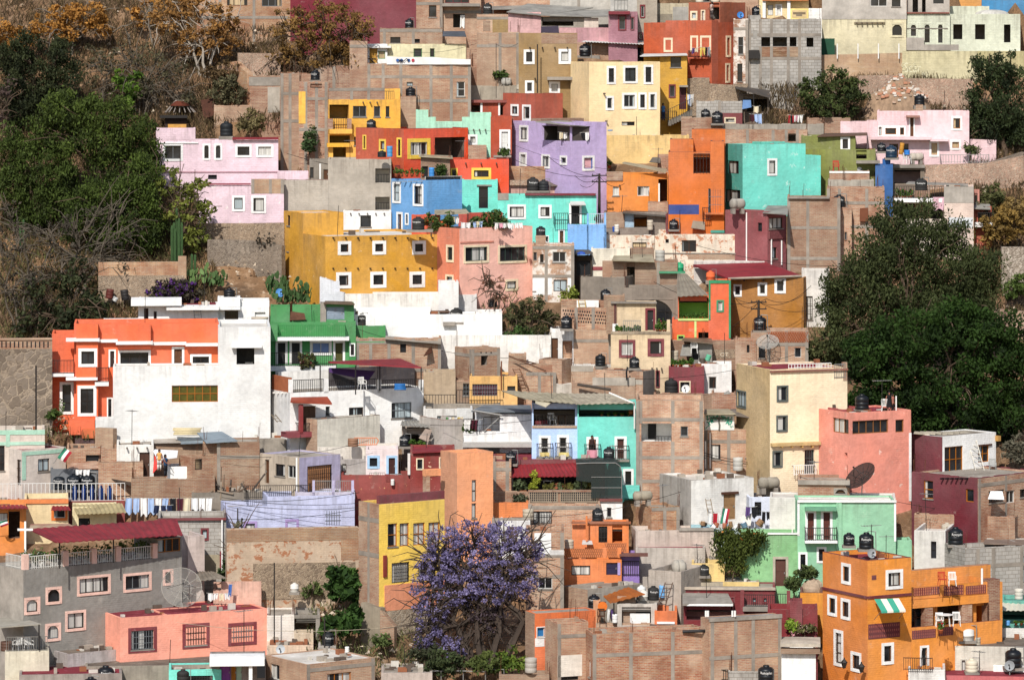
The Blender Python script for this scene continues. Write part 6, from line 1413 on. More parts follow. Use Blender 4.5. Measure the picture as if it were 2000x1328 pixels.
mb=MB();a=[at(x,y,cbw.Y-.3)for x,y in((1140,840),(1310,840),(1325,860),(1310,890),(1150,895))];mb.path(a,.04);[mb.path([at(x,845,cbw.Y-.3),at(x,892,cbw.Y-.3)],.025)for x in range(1150,1310,16)];cbw.part('scroll_railing',mb,plain('#d98a64',.6));drum(1130,905,cbw.Y-1.2,80,60,'#8f6a52','heap of brown bricks on the cream ledge','brick_heap','bricks')
h=H('pale pink house with light blue framed window and door',stucco('#e2cfcb',.6),(1228,1475),930,1170,D=3,d=-.3,fr=stucco('#9cc0dc',.4));h.win(1239,974,1334,1074,'w');h.win(1384,974,1474,1120,'D',pane=plain('#3f211c'));lpk=h
h=H('grey wall house with a small brown window',stucco('#b0a8a2',.8),(1032,1230),1005,1160,D=3);h.win(1048,1038,1080,1106,'q')
REDP=stucco('#8f3024',.7,.35,'#cf9a6a')
h=H('brick red peeling terrace wall house with iron railing',REDP,(1040,1590),1125,1310,D=3,d=-.2);rpt=h;h.rail(1255,1110,1375,1185,out=-.2,mat=STEEL);h.vol(REDP,1372,1412,1120,dy=.0,D=.4,name='pier');h.vol(REDP,1375,1475,1180,dy=-.02,D=.5);drum(1432,1200,h.Y-.2,28,45,'#d4d2cc','white gas bottle by the brick red terrace railing');h.rail(1410,1120,1500,1200,out=-.2,mat=STEEL)
LVG=stucco('#b3abc6',.6)
h=H('small lavender grey house with grilled orange-curtained window and brick side',LVG,(420,720,1034),992,1290,th=40,sm=stucco('#bfae98',.9,.3,'#a5694a'),par=.1,fr=stucco('#8a74a0',.4));lvg=h
h.win(782,1048,972,1245,'g',pane=plain('#c48a5c',.8),sw=.1);h.wins('458 1005 490 1186 d;538 1040 612 1130 p;630 1050 698 1145 p','L');mb=MB();a,z0=h.main.sz('L',GX(708),GY(1245));z1=h.main.sz('L',GX(708),GY(990))[1];mb.tube(h.main.pt('L',a,-.08,z0),h.main.pt('L',a,-.08,z1),.07);mb.build('drain_pipe',PAINTW,h.root)
h=H('cream annex roof terrace with lavender posts and grey railing',stucco('#c3bccb',.6),(690,1145),1255,1350,D=2.5,d=-1.5);h.rail(840,1170,965,1250,out=-.1,mat=STEEL);h.rail(1005,1170,1115,1255,out=-.1,mat=STEEL)
for x in(820,970,1118):h.vol(LVG,x,x+20,1165,dy=.0,D=.25,name='post')
h.bar(1030,1150,1115,1250,stucco('#c9b49c'),'plaster_panel',.3,.4)if False else None
T(800,640)
h=H('cluttered shed with grey sheet roof beside a black tank',stucco('#9a8a7c',1.),(-60,162),770,930,D=4,name='shed',cat='shed');h.wins('-20 780 130 910 o',ins=stucco('#5a463c'));shed(h,[(-70,745,-1),(162,758,-1),(80,705,3),(-60,710,3)],GSH,corr=.3);tank(h,-37,902,82,'black water tank in front of the cluttered shed',dy=-1.2);mb=slab_px([(70,840,h.Y-1.6),(140,870,h.Y-1.6),(170,780,h.Y-1),(120,770,h.Y-1)],.05);h.part('leaning_boards',mb,plain('#9c8a7c',.9,.4));pots(0,120,905,h.Y-1.5,5,'in front of the cluttered shed',20,45,'#8a3038')
h=H('pale grey wall house next to the cluttered shed',stucco('#c3b9ae',.8),(75,260,408),705,930,th=30,cap=stucco('#8a6a5a'));
REDH=stucco('#8c332c',.7,.3,'#c9a68c')
h=H('dark red peeling house with small windows behind the orange tower',REDH,(5,345),945,1330,D=5,roof='rr',fr=CREAMF);rdh=h;h.win(50,994,107,1084,'w',sw=.08);h.win(224,986,262,1072,'w',sw=.08);shed(h,[(20,950,-.3),(265,940,-.3),(240,900,3),(30,905,3)],RSH);h.bar(-15,960,5,1120,stucco('#dcd4cc'),'white_pier',-.1,.3)
ORT=stucco('#f3a068',.4)
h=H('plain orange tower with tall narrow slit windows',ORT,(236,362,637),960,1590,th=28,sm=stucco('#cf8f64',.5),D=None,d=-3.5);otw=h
h.wins('474 1160 508 1325 p;473 1338 507 1450 p');h.vol(ORT,236,370,932,dy=.02,D=2)if False else None
f=h.vol(ORT,124,240,1080,1130,dy=1.0,D=.5,name='beam');f2=h.vol(BR,126,156,1128,dy=1.0,D=.5,name='beam_post')
T(400,960)
YEL=stucco('#fac84a',.4)
h=H('yellow house with ochre sash windows, brick side and dark red parapet',YEL,(1085,1228,1690),90,1010,th=34,sm=BRp,D=None,d=-.5,sash=OCHS);yel2=h
h.wins('1290 224 1357 386 q;1374 221 1441 384 q;1470 219 1552 376 q;1577 215 1656 372 q',pane=1);h.wins('1318 498 1443 640 g;1506 494 1630 622 g',pane=1,sash=DARKMET);h.main.frame([],[195,440],'L',w=.3);h.main.frame([1155],[],'L',w=.25);v=h.vol(stucco('#7d2530',.6),1228,1690,12,92,dy=.05,D=.3,name='parapet_wall',par=.02);h.main.roof='rr'
h.bar(1256,448,1278,600,stucco('#8a3324'),'drain_box',-.12,0);h.bar(1266,640,1690,820,stucco('#e38c5e',.6),'painted_base',-.03,.02);mb=MB();b_=h.main.rect('F',1228,820,1690,1100);h.bar(1268,822,1690,1200,stone('#c3b199','#9d8b76','#d0c2ae',2.4),'stone_base',-.06,.02)
wall_px([(1100,780,1000),(1238,820,1060)],concrete('#a0937f'),'cement retaining wall running down beside the yellow house');wall_px([(1236,830,1060),(1335,950,1080)],BRp,'low stepped brick wall below the yellow house stone base','brick_wall')
T(800,640)
h=H('brick roof terrace house with red tile canopy, lattice parapet and plants',BRp,(632,1452),1252,1450,D=5,d=-1.2,roof='rr');rtt=h
h.vol(BRp,634,775,1020,dy=.3,D=4,name='side_pier').frame([645,745],[1080]);shed(h,[(765,1135,.3),(1338,1128,.3),(1265,1030,3.2),(752,1045,3.2)],sheet('#8f2c30','#742226',.1),th=.12,corr=.3,posts=[(785,1130,1250,.4),(1310,1125,1250,.4)]);h.vol(stucco('#2f2b2c'),790,1300,1130,dy=3.0,D=1)
for(x0,x1)in((912,1130),(1150,1432)):
 v=h.vol(plain('#9a8a76',.9),x0,x1,1250,1330,dy=-.06,D=.1,name='lattice_panel',par=.01)
 for i in range(int((x1-x0)/16)):
  for r_ in range(4):mb=MB();a,z=v.sz('F',GX(x0+10+16*i),GY(1260+18*r_));v.fbox(mb,'F',a-.045,a+.045,z-.06,z+.06,-.012,.02);mb.build('lattice_hole',BLACK,v.h.root)
h.bar(905,1236,1455,1252,BRd,'parapet_cap',-.12,.2)
h2=H('flat dark red roof house with tank behind the tile canopy',stucco('#7b2c30',.6),(636,1490),1008,1130,D=5,d=-3.2,roof='rr',par=.05);tank(h2,773,1035,84,'black water tank at the edge of the flat dark red roof',dy=-.6);tank(h2,1520,1012,84,'tall black water tank before the turquoise balcony house',dy=-.5,hs=1.1)
t=NT('shade_netting');tb=t.node('ShaderNodeBsdfTransparent');mx=t.node('ShaderNodeMixShader');mx.inputs[0].default_value=.86;t.b.inputs['Base Color'].default_value=lin('#2c3330');t.link(tb.outputs[0],mx.inputs[1]);t.link(t.b.outputs[0],mx.inputs[2]);t.link(mx.outputs[0],t.n['Material Output'].inputs[0])
P0,P1=np.array(at(1385,1300,rtt.Y-.3)),np.array(at(1618,1300,rtt.Y-.3));o_=P0;mb=MB();n=8;zt=at(1385,1030,rtt.Y-.3)[2]-o_[2];zl=at(1270,1030,rtt.Y)[0]-o_[0];wx=P1[0]-o_[0]
prof=[(zl,zt*.98),(0,zt),(wx*.8,zt*1.0),(wx*.95,zt*.9),(wx,zt*.75),(wx,0)]
for(a,z),(b,z2)in zip(prof[:-1],prof[1:]):mb.quad([(a,0,z),(b,0,z2),(b,3.5,z2),(a,3.5,z)])
mb.quad([(a,0,z)for a,z in prof]+[(0,0,0),(0,0,zt*.45),(zl,0,zt*.5)]);root=empty('netting_tunnel',o_);mb.build('net_cover',t.m,root);q=MB();q.path([(a,-.03,z)for a,z in prof],.03);[q.path([(0,-.03,zt*f),(wx,-.03,zt*min(f,.75))],.02)for f in(.3,.6)];q.build('net_frame',STEEL,root);tag(root,'dark green netting tunnel beside the red tile canopy','netting')
tree('pointed yellow-green conifer standing on the brick roof terrace',[(945,1200,40,55),(947,1160,27,40),(948,1130,14,28)],(945,1250),rtt.Y-.5+.9,('#6f7a24','#a5a83c'),1.2,.12,.28,'tree','conifer',.06,m=22,limbs=False)
for i,(x,w_,hh)in enumerate(((830,110,100),(1080,80,60),(1130,60,60),(1210,80,60),(1320,70,90),(1400,110,110),(1290,60,60))):shrub(x,1255,rtt.Y+.8,w_,hh,'leafy bush behind the lattice parapet of the roof terrace',('#39401f','#7a7438')if i%2 else('#3f4a30','#6f7a55'),group='bushes behind the lattice parapet',flower=('#8a4a3a','#b56a4c',.25,8)if i in(2,5)else None)
table(1050,1240,rtt.Y+1.6,'white table under the red tile canopy');shrub(835,1330,rtt.Y-.15,90,80,'plant trailing down the brick wall of the roof terrace',('#3a4030','#6a6f55'))
# ================================================================ centre below the white wall
T(800,640)
h=H('brick tower room with a dark square opening and concrete beams',BR,(345,470,690),165,420,th=28);btw=h;h.wins('545 214 598 287 o');h.frame([482,680],[200]);h.main.frame([462 if False else 468],[205],'L');h.spouts(525,640,190,3,mat=BLACK,ln=.03)
h=H('peach yellow house with grilled wide window and roof antenna',stucco('#e6b163',.6),(458,822),372,620,D=4);pye=h;h.win(478,430,670,520,'g',pane=plain('#5a2f38',.6));h.wins('745 445 806 478 p');antenna(h,700,255,480,'rusty post with a crossbar before the peach yellow house',-.6,False,.05,plain('#7a4428'));h2=H('dark brick entrance house with green grille by the peach yellow house',BRd,(345,462),410,600,D=3);h2.win(407,425,455,518,'g')
h=H('grey roof terrace with long iron railing before the peach yellow house',concrete('#a79c8e'),(105,690),585,660,D=3,d=-.4);h.main.rail((108,515,355,618),'F',0,0,0,out=-.15,step=.2);h.main.rail((360,480,690,582),'F',0,0,0,out=-.15,step=.2)
h=H('sandy plaster wall house below the brick grid house',stucco('#b59c7c',.9,.3,'#a5694a'),(105,350),340,620,D=3);h.wins('122 445 134 462 s;172 445 184 462 s')
h=H('stepped brick house with a leaning wooden ladder',BR,(752,1118),280,500,D=4);h.vol(BRp,755,890,210,dy=1,D=2);v=h.vol(BR,888,1118,352,dy=-.8,D=.75);v.frame([990,1108],[352]);ladder((885,470,h.Y-1.4),(812,312,h.Y-.6),.5,8,'wooden ladder leaning on the stepped brick house',plain('#6b4a34'));mb=MB();mb.tube(at(755,215,h.Y-.4),at(1040,330,h.Y-1.0),.06);mb.tube(at(830,240,h.Y-.4),at(1070,300,h.Y+.4),.05);o_=mb.v[0];mb.v=[tuple(np.array(p)-np.array(o_))for p in mb.v];tag(mb.build('timber_poles',WOOD,None,False,o_),'two long timber poles lying across the brick walls','timber')
h=H('brick corner house with pale flat roof by the timber poles',BRp,(985,1160,1240),252,470,side='R',th=-25);h=H('brick house under the long plank and white flat roof',BRp,(1235,1720),420,660,D=3,roof='rw',d=.5);h.bar(1395,380,1720,440,concrete('#bdb2a3'),'plaster_band',-.02,.02);mb=MB();mb.tube(at(1280,432,h.Y-.5),at(1535,472,h.Y-.8),.12);h.part('roof_beam',mb,plain('#4f463e',.9))
h=H('white roofed house with pale slab beside the brick steps',stucco('#d3c8b8',.8),(1118,1290),430,560,D=4,roof='rw',par=.05)
WHL=stucco('#e3e0dc',.6)
h=H('white house with grey sheet roof, laundry porch and dark shop opening',WHL,(412,932),792,1010,D=4,par=.1);wsh=h
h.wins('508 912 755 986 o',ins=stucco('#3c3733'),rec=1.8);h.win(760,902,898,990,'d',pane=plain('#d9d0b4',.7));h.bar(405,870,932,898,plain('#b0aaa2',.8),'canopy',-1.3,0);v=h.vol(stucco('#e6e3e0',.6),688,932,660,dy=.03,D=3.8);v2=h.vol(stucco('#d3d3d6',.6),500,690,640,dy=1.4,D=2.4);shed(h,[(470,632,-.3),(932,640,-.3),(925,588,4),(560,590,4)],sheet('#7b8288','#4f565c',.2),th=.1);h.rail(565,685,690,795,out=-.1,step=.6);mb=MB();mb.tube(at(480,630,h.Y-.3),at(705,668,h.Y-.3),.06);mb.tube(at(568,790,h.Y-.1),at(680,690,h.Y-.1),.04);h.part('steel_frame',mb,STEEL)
laundry(415,550,700,h.Y-.3,'wwmms','on the white laundry porch',80);laundry(275,410,680,h.Y+.7,'gwcwyc','along the porch wall beside the laundry porch',55);shrub(450,790,h.Y+.2,80,60,'green plant below the washing on the white porch')
h2=H('grey white lane wall house with long window behind the washing',stucco('#d9d4cc',.8),(105,480),620,830,D=3);h2.win(210,672,405,745,'q');h2.bar(360,610,480,690,stucco('#c9c7c2'),'curtain_screen',-.3,-.25)
LBL=stucco('#b0caf0',.4)
h=H('light blue house with two small balconies and a covered terrace',LBL,(932,1282),578,1010,D=4,d=-3.9,roof='rd');lbh=h;h.win(945,582,1262,746,'o',rec=2.2,ins=stucco('#8a7d70'));h.wins('985 822 1076 986 b;1124 818 1216 982 b');h.rail(945,665,1262,748,out=-.05,step=.2);h.bar(935,746,1275,764,stucco('#b79a7c'),'ledge',-.08,0)
for x in(1030,1175):cloth(x,950,h.Y-.55,75,30,'#cdbb7a','gold festoon draped on the light blue house balcony','gold festoons on the light blue balconies')
h2_=[chair(1085,745,h.Y+.7,'white plastic chair on the light blue covered terrace',rz=20)];drum(1000,745,h.Y+.9,120,40,'#7d3a3c','dark red bench on the light blue covered terrace','bench','bench');table(1160,745,h.Y+1.0,'brown table on the light blue covered terrace','#5c4636')
TQB=stucco('#6bcdbc',.5,.1)
h=H('turquoise balcony house with white framed doors and covered roof terrace',TQB,(1280,1728),584,1265,D=4,roof='rd');tqb=h;h.win(1290,588,1715,680,'o',rec=2.5,ins=stucco('#3f6a60'));h.wins('1349 832 1440 992 b;1563 828 1656 1002 b',pane=plain('#4a2a22'));T(1200,640);h.win(64,1075,147,1215,'w');h.bar(60,1190,190,1290,TQB,'stair_parapet',-.9,-.7);T(800,640)
cloth(1393,932,h.Y-.55,75,60,'#c98a94','pink and white towel over the turquoise house balcony');person(at(1392,985,h.Y-.15),1.5,'person standing in the turquoise balcony doorway','#3a2622','#2a2422');pots(1440,1700,680,h.Y+.8,5,'on the turquoise covered roof terrace',24,40);pot(1690,660,h.Y+.5,50,90,'bushy green plant under the turquoise terrace roof')
shed(h,[(885,545,-.8),(1290,580,-.8),(1200,500,4),(700,480,4)],TSH,corr=.4);shed(h,[(1270,582,-.9),(1720,572,-.9),(1560,500,4.5),(1150,500,4.5)],sheet('#b3a892','#8d8270',.3),corr=.4);mb=MB();mb.path([at(1520,495,h.Y-.5),at(1715,580,h.Y-.7),at(1715,770,h.Y-.3)],.06,6);h.part('drain_pipe',mb,PAINTW);mb=slab_px([(960,575,h.Y-1.2),(1040,605,h.Y-1.2),(1080,570,h.Y-.6),(960,550,h.Y-.6)],.03);h.part('bent_sheet',mb,sheet('#c4b99f'))
T(800,960)
h=H('low orange wall house under the roof terrace',stucco('#df7d38',.6),(582,838),78,200,D=2,d=-2.6,roof='rd')
h=H('brick house with wide dark grilled window below the lattice parapet',BRp,(835,1345),88,330,D=4,d=-.4);h.win(872,138,1003,226,'g');h.frame([848,1325],[112]);wbk=h;drum(836,200,h.Y-1,78,75,'#b5a994','cement water drum beside the orange wall',cat='drum')
h=H('white house with dark doorway behind the jacaranda crown',stucco('#dcd9d4',.7),(640,850),208,470,D=4);h.bar(685,245,760,420,plain('#5a4a46',.9),'dark_doorway',-.02,.04);h.vol(CON,580,850,190,dy=.5,D=3);shed(h,[(850,262,-.3),(1040,268,-.3),(950,215,3),(860,215,3)],sheet('#4f4b47','#3a3734',.5))
h=H('tall narrow brick house with white upper panel beside the jacaranda',BRp,(820,1088),285,840,D=4);tnb=h;h.bar(880,290,998,445,WHITE,'plaster_panel',-.02,.02);h.win(906,605,1006,684,'p');h.frame([1075],[450,598]);h.bar(985,410,1088,445,stucco('#d3cfc8'),'plaster_panel',-.025,.02)
h=H('white corner house with small grey window by the dark red edge',WHITE,(1345,1500),60,260,D=3,d=-.3);h.win(1390,112,1424,180,'p');h.bar(1340,48,1500,66,stucco('#7a3a34'),'roof_edge',-.2,0)
OR5=stucco('#e07c35',.6)
h=H('orange house with lattice balustrades and grilled dark window',OR5,(1090,1495),478,600,D=4,d=-.5,th=0);orl=h;h.win(1140,520,1273,588,'q');h.win(1386,500,1466,586,'d',pane=plain('#2a2340'));h.bar(1466,500,1486,586,stucco('#b3a0d9'),'pier',-.05,0)
v=h.vol(OR5,1145,1290,225,dy=2.6,D=2);v2=h.vol(OR5,1250,1545,225,dy=2.3,D=2.5);v2.win(1332,243,1394,358,'g');v2.wins('1428 240 1500 360 o',ins=OR5);v2.bar(1140,208,1560,226,stucco('#9a5a34'),'roof_edge',-.15,0)
for(x0,x1,d_)in((1092,1360,0),(1390,1465,0),(1380,1530,1.2)):
 y0,y1=(402,462)if d_==0 else(362,425)
 v=h.vol(OR5,x0,x1,y0,y1,dy=d_,D=.08,name='balustrade_panel',par=.01);mb=MB()
 for i in range(int((x1-x0)/14)):
  for s_ in(-1,1):a,z=v.sz('F',GX(x0+8+14*i),GY((y0+y1)/2));mb.tube(v.pt('F',a-.12*s_,-.02,z-.3),v.pt('F',a+.12*s_,-.02,z+.3),.025,n=4)
 mb.build('lattice_bars',plain('#b3714a',.9),h.root)
h.bar(1360,395,1390,465,OR5,'pier',-.03,.2);h.bar(1465,395,1492,465,OR5,'pier',-.03,.2);antenna(h,1248,170,350,'orange mast on the lattice orange house',1.5,False,.07,OR5);shed(h,[(1215,365,1.0),(1290,365,1.0),(1285,345,2),(1220,340,2)],WSH);drum(1125,400,h.Y+1.2,64,60,'#b9ab97','cement drum on the lattice orange terrace')
tank(h,1325,205,76,'black water tank above the lattice orange house',dy=3.2);h3=H('purple doored porch beside the orange lattice house',stucco('#8f74b5',.6),(1490,1620),445,600,D=2.5);h3.rail(1495,490,1618,588,out=.1);h3.bar(1480,430,1680,446,DKR,'canopy',-.8,0);h3.main.bar(1492,452,1530,470,BLACK,'lintel_shadow',-.02,0)if False else None
h=H('grey flat roofed house with brick side below the orange house',concrete('#aca294'),(1085,1255,1640),690,800,th=40,sm=BRd,par=.08);gfl=h
tank(gfl,1300,805,80,'black water tank by the orange painted chair'.replace('chair','door'),dy=.5)if False else None
# ================================================================ lower right
T(1200,640)
h=H('white plaster house with wooden door and junk-filled yard',stucco('#e0dcd4',.8,.1),(345,585,1062),1165,1500,th=26,sm=stucco('#a9a298',.9),roof='rw',par=.12,d=-2);wj=h
T(1200,960);h.win(770,10,856,196,'d',pane=plain('#8a6a48',.8));h.bar(752,0,872,16,BRNS,'lintel',-.12,0);h.win(405,20,458,110,'q','L',pane=brick('#a65c3d','#c18a68','#b5a494',.5))if False else None
Yj=h.Y-1.0;RSJ=np.random.RandomState(12)
ladder((690,225,Yj),(660,50,Yj+.6),.35,6,'wooden ladder leaning on the white junk-yard house');flag(765,115,Yj-.3,50,110,'faded tricolour flag drooping in the junk yard',10);laundry(660,800,150,Yj-.2,'wrwm','in the white house junk yard',70);laundry(925,1000,105,Yj,'vk','beside the dark window of the junk yard',75);laundry(1040,1125,140,Yj+.2,'kkl','on the blue-white wall of the junk yard',75)
for i in range(26):
 x=RSJ.uniform(600,1270);c=RSJ.choice(['#d8d4cc','#8a6a4c','#4a4038','#c9b9a4','#5f7a8a','#a5644a','#e0ddd8']);drum(x,245+RSJ.uniform(-12,18),Yj-.6+RSJ.uniform(-.3,.5),RSJ.uniform(18,50),RSJ.uniform(14,50),c,'discarded household junk heaped along the yard edge above the ivy','junk_item','junk',RSJ.uniform(-50,50));o_=LABELS['discarded household junk heaped along the yard edge above the ivy']
for o in bpy.data.objects:
 if o.name.startswith('junk_item'):o['group']='junk heaped above the ivy'
LABELS.pop('discarded household junk heaped along the yard edge above the ivy')
mb=slab_px([(890,240,Yj),(960,240,Yj),(970,150,Yj+.4),(900,170,Yj+.4)],.06);o_=mb.v[0];mb.v=[tuple(np.array(p)-np.array(o_))for p in mb.v];tag(mb.build('dust_sheet',plain('#cfc8bc',.9),None,False,o_),'grey dust sheet thrown over the junk pile','sheet')
h=H('blue-white lane wall house with one dark barred window',stucco('#d3d8e6',.7),(950,1292),40,290,D=3,th=8,d=-.6);h.win(988,72,1036,170,'g');h2=h
h=H('white ledge house holding up the junk yard',stucco('#b5c4c4',.8),(560,1290),262,420,D=3,d=-.2);h.bar(540,232,700,262,stucco('#9fc4c9'),'ledge',-.3,.1)
SAG=stucco('#8cc29a',.5,.1)
T(1580,960)
h=H('sage green house with white trim, balcony doors and stone framed door',SAG,(-80,612),72,640,D=4,roof='rw',th=4,par=.1);sg=h;h.wins('-26 132 52 342 D;84 128 166 338 D',pane=plain('#5a2f26',.6));h.rail(-30,250,192,338,out=.6);h.bar(-32,338,196,354,WHITE,'balcony_slab',-.75,0);h.wins('-88 426 -10 557 w;54 388 124 502 w');h.bar(-82,58,616,74,WHITE,'cornice',-.15,.0);h.bar(-30,105,190,128,stucco('#5f9a76'),'canopy',-.7,0);h.bar(600,74,614,350,WHITE,'edge_trim',-.03,.02);h.bar(-82,74,-66,310,WHITE,'edge_trim',-.03,.02);h.vol(SAG,605,725,345,dy=.6,D=2)
mb=MB();a,z=h.main.sz('F',GX(200),GY(75));mb.tube((a,-.05,z),(a,-.05,z-3.2),.09);mb.build('drain_pipe',SAG,h.root);v=h.vol(SAG,196,232,60,dy=-.1,D=.5,name='pier')
T(1200,960);l=h.vol(stucco('#86bb7f',.7,.2,'#a9c9a0'),900,1292,300,dy=.02,D=3);l.win(1117,457,1226,666,'D',fr=concrete('#c4b9a5'),pane=plain('#5a3a30',.6));l.bar(1080,288,1300,300,WHITE,'cornice',-.1,0)
tree('dense green ivy with orange flowers hanging over the sage green wall',[(730,315,45,50),(800,315,70,55),(880,312,70,52),(960,305,70,45),(1040,300,45,36),(930,360,60,50),(800,430,75,90),(860,430,70,80),(880,520,40,50),(920,400,55,60),(990,370,40,50),(830,500,50,40)],(830,590),sg.Y-.6,('#28320f','#545e28'),4.2,.1,.4,'ivy','ivy',.05,m=60,limbs=False,depth=.26,droop=.8,inner=.05,flower=('#a8622c','#c98a4a',.12,5))
T(1580,640)
SLM=stucco('#e88f78',.6,.35,'#e6c4b4')
h=H('tall salmon house with wooden ribbon windows and peeling top',SLM,(52,315,778),652,1400,th=34,sash=plain('#8a5a30',.6),roof='rr',par=.1);slm=h;h.wins('332 704 606 805 p;660 700 724 797 p');h.wins('182 692 302 803 p;272 953 292 992 s','L');h.bar(762,800,780,1320,WHITE,'edge_trim',-.03,.05)
h.vol(stucco('#a9443f',.6),285,480,625,dy=1.5,D=3,roof='rr');tank(h,404,622,106,'dark water tank with pale lid on the tall salmon house',logo=False,dy=2.2);antenna(h,557,395,640,'tall television antenna on the tall salmon house',2.5)
p=at(612,640,h.Y+2.0);person((p[0],p[1],p[2]-.15),1.55,'person in a short black dress standing on the salmon house roof','#151518',skin='#9a6a52',dress=True);p=at(638,640,h.Y+2.8);person((p[0],p[1],p[2]-.15),1.4,'second person partly behind the one in black on the roof','#a8685a','#4a4340',rz=60);chair(580,640,h.Y+2.4,'white chair beside the person in the black dress');antenna(h,665,520,640,'short white post on the salmon house roof',2.2,False,.05,PAINTW)
MAR=stucco('#6b1a26',.6)
h=H('maroon sided house with white front, ochre windows and rooftop planks',WHITE,(783,1018,1426),832,1300,th=46,sm=MAR,sash=plain('#a5641e',.6),roof='rc',par=.06,d=-1.2);mar=h;h.win(1034,904,1176,1102,'p');h.win(1290,898,1374,1024,'p');h.bar(1290,888,1390,900,BRNS,'lintel',-.1,0);h.bar(1420,822,1440,862,plain('#b58a4c',.8),'beam_end',-.3,.3)
ladder((1310,1108,h.Y+1.0),(1245,858,h.Y+2.2),.6,9,'weathered white ladder leaning on the white-fronted maroon house',plain('#cfc8ba'));chair(1400,1095,h.Y+1.5,'grey chair on the maroon house terrace','#9a9a94')
for i in range(9):x=800+45*i;mb=slab_px([(x,800-4*(i%4),h.Y+1.5+.3*i),(x+120,812-3*i%9,h.Y+1.3+.3*i),(x+130,800-3*(i%3),h.Y+2+.3*i),(x+5,788,h.Y+2.2+.3*i)],.08);o_=np.array(mb.v[0]);mb.v=[tuple(np.array(p)-o_)for p in mb.v];tag(mb.build('plank',plain('#b3a894',.9,.4),None,False,tuple(o_)),'weathered plank lying on the maroon sided house roof','plank','planks on the maroon sided house roof')
h=H('maroon lower house with brick front and white shutters',BRp,(783,1287,1760),1152,1470,th=52,sm=MAR,d=-4.2,par=.12);mlo=h;T(1580,960)
T(1580,640);h.wins('875 1165 946 1302 q;1195 1230 1256 1328 p','L',sash=OCHS);h.wins('1372 1238 1490 1330 p;1505 1240 1570 1335 p;1610 1230 1650 1290 p');mb=slab_px([(1365,1305,h.Y-.4),(1490,1310,h.Y-.4),(1475,1245,h.Y+.4),(1385,1245,h.Y+.4)],.02);h.part('white_shade',mb,WHITE);h.frame([1300,1502],[1175])
h.spouts(1010,1230,1148,6,'L',mat=BLACK)
wall_px([(1420,1100,1290),(1660,1110,1300)],concrete('#b3a79a'),'grey lane parapet behind the maroon house','lane_wall')
h=H('low concrete roof house with arched brick window beside the salmon house',BRp,(-85,310),1165,1370,D=4,d=-4.8,par=.2);h.win(188,1222,292,1275,'a',pane=plain('#5d3f22'),fr=CON);h.bar(-85,1160,312,1195,CON,'roof_edge',-.2,.1)
h=H('flat white roofed house with the black dish on it',stucco('#d9d4ca',.7),(-300,660),1300,1400,D=3.5,d=-6.2,roof='rw',par=.1);dish(h,400,1140,262,'black wire mesh dish tilted on the flat white roof',1.6,mesh=.9,az=-55,el=46,stand=1.3);
T(1200,640);lying_tank(wj,1178,1232,165,88,'stained cement lying tank beside the white junk-yard house',2.0,concrete('#a39a8a'));h2=H('small cement pedestal house with dark hatch under the lying tank',concrete('#b0a594'),(1085,1262),1225,1400,D=2,d=-1);h2.wins('1190 1240 1225 1290 s');antenna(None,1610,795,1310,'tall thin antenna mast in front of the tall salmon house',292.0,True,.04)
T(1580,960)
h=H('white house with a narrow dark window and brick backed roof',stucco('#ddd8ce',.7,.1),(742,962),278,560,D=5,th=-8,roof='rw',d=-.5);wn=h;h.win(860,350,898,470,'p');h2=H('long brick parapet wall house behind the cement block house',BRp,(742,1452),172,360,D=1.2,d=-.2,th=-10);h3=H('pale flat roof house behind the cement block walls',stucco('#cfc6b8',.8),(960,1640),330,420,D=5,roof='rc',d=.3);tank(h3,975,305,82,'whitish cement water tank behind a black tank'.replace('behind','close to'),mat=concrete('#c4bbaa'),logo=False,dy=1.0)
h=H('grey cement block house shell with columns',BLK,(956,1100,1560),405,760,th=28,d=-1.5,par=.3);cbl=h;h.frame([1192,1300,1500],[520]);tank(h,1033,370,106,'large black water tank on the grey cement block shell',dy=2.2);h.wins('1505 450 1540 640 p');shed(h,[(1230,362,2.5),(1640,375,2),(1640,335,5),(1240,335,5)],sheet('#8a7668','#6a5a4e',.5));drum(1480,760,h.Y-.6,60,75,'#c9c2b4','pale cement drum beside the cement block shell')
h=H('grey awning house with turquoise porch and lattice wall',stucco('#5fae9c',.8),(1362,1640),770,960,D=3,d=-1);h.wins('1368 790 1600 900 o',ins=stucco('#3d7a6e'));shed(h,[(1362,835,-1),(1640,838,-1),(1640,770,.5),(1362,765,.5)],sheet('#c9c6b4','#a8a594',.1),corr=.3);h.bar(1362,945,1640,1010,stucco('#d8d4cc'),'lattice_wall',-1.2,-1.0);drum(1400,940,h.Y-.5,36,32,'#5f9ad0','light blue bucket on the turquoise porch','bucket','bucket');pots(1440,1590,940,h.Y-.4,4,'on the turquoise porch',20,40)
ORH=stucco('#e38a14',.5);DR=stucco('#6a2024',.6)
h=H('big orange corner house with white-framed windows and dark red trim',ORH,(97,413,722),486,1372,th=34,sm=stucco('#d67a12',.5),cap=DR,roof='rr',par=.3);oh=h  # side wall repeats the orange darker, its weaker sunlight painted into the colour
h.win(540,548,662,686,'w',sw=.2);h.wins('229 504 296 651 w;132 727 198 874 w;226 753 293 901 w;176 973 242 1228 w;296 1129 369 1268 w','L',sw=.2);h.win(511,1063,598,1216,'w',sw=.2);h.main.bar(95,690,413,706,DR,'band',-.05,.02,'L')if False else None
for f,x0,x1 in(('L',97,413),('F',413,722)):
 mb=MB();lo,hi=(0,h.D)if f=='L' else(0,h.W);z=h.main.sz('F',GX(413),GY(742))[1];h.main.fbox(mb,f,lo,hi,z-.12,z+.05,-.07,.02);mb.build('string_course',DR,h.root)
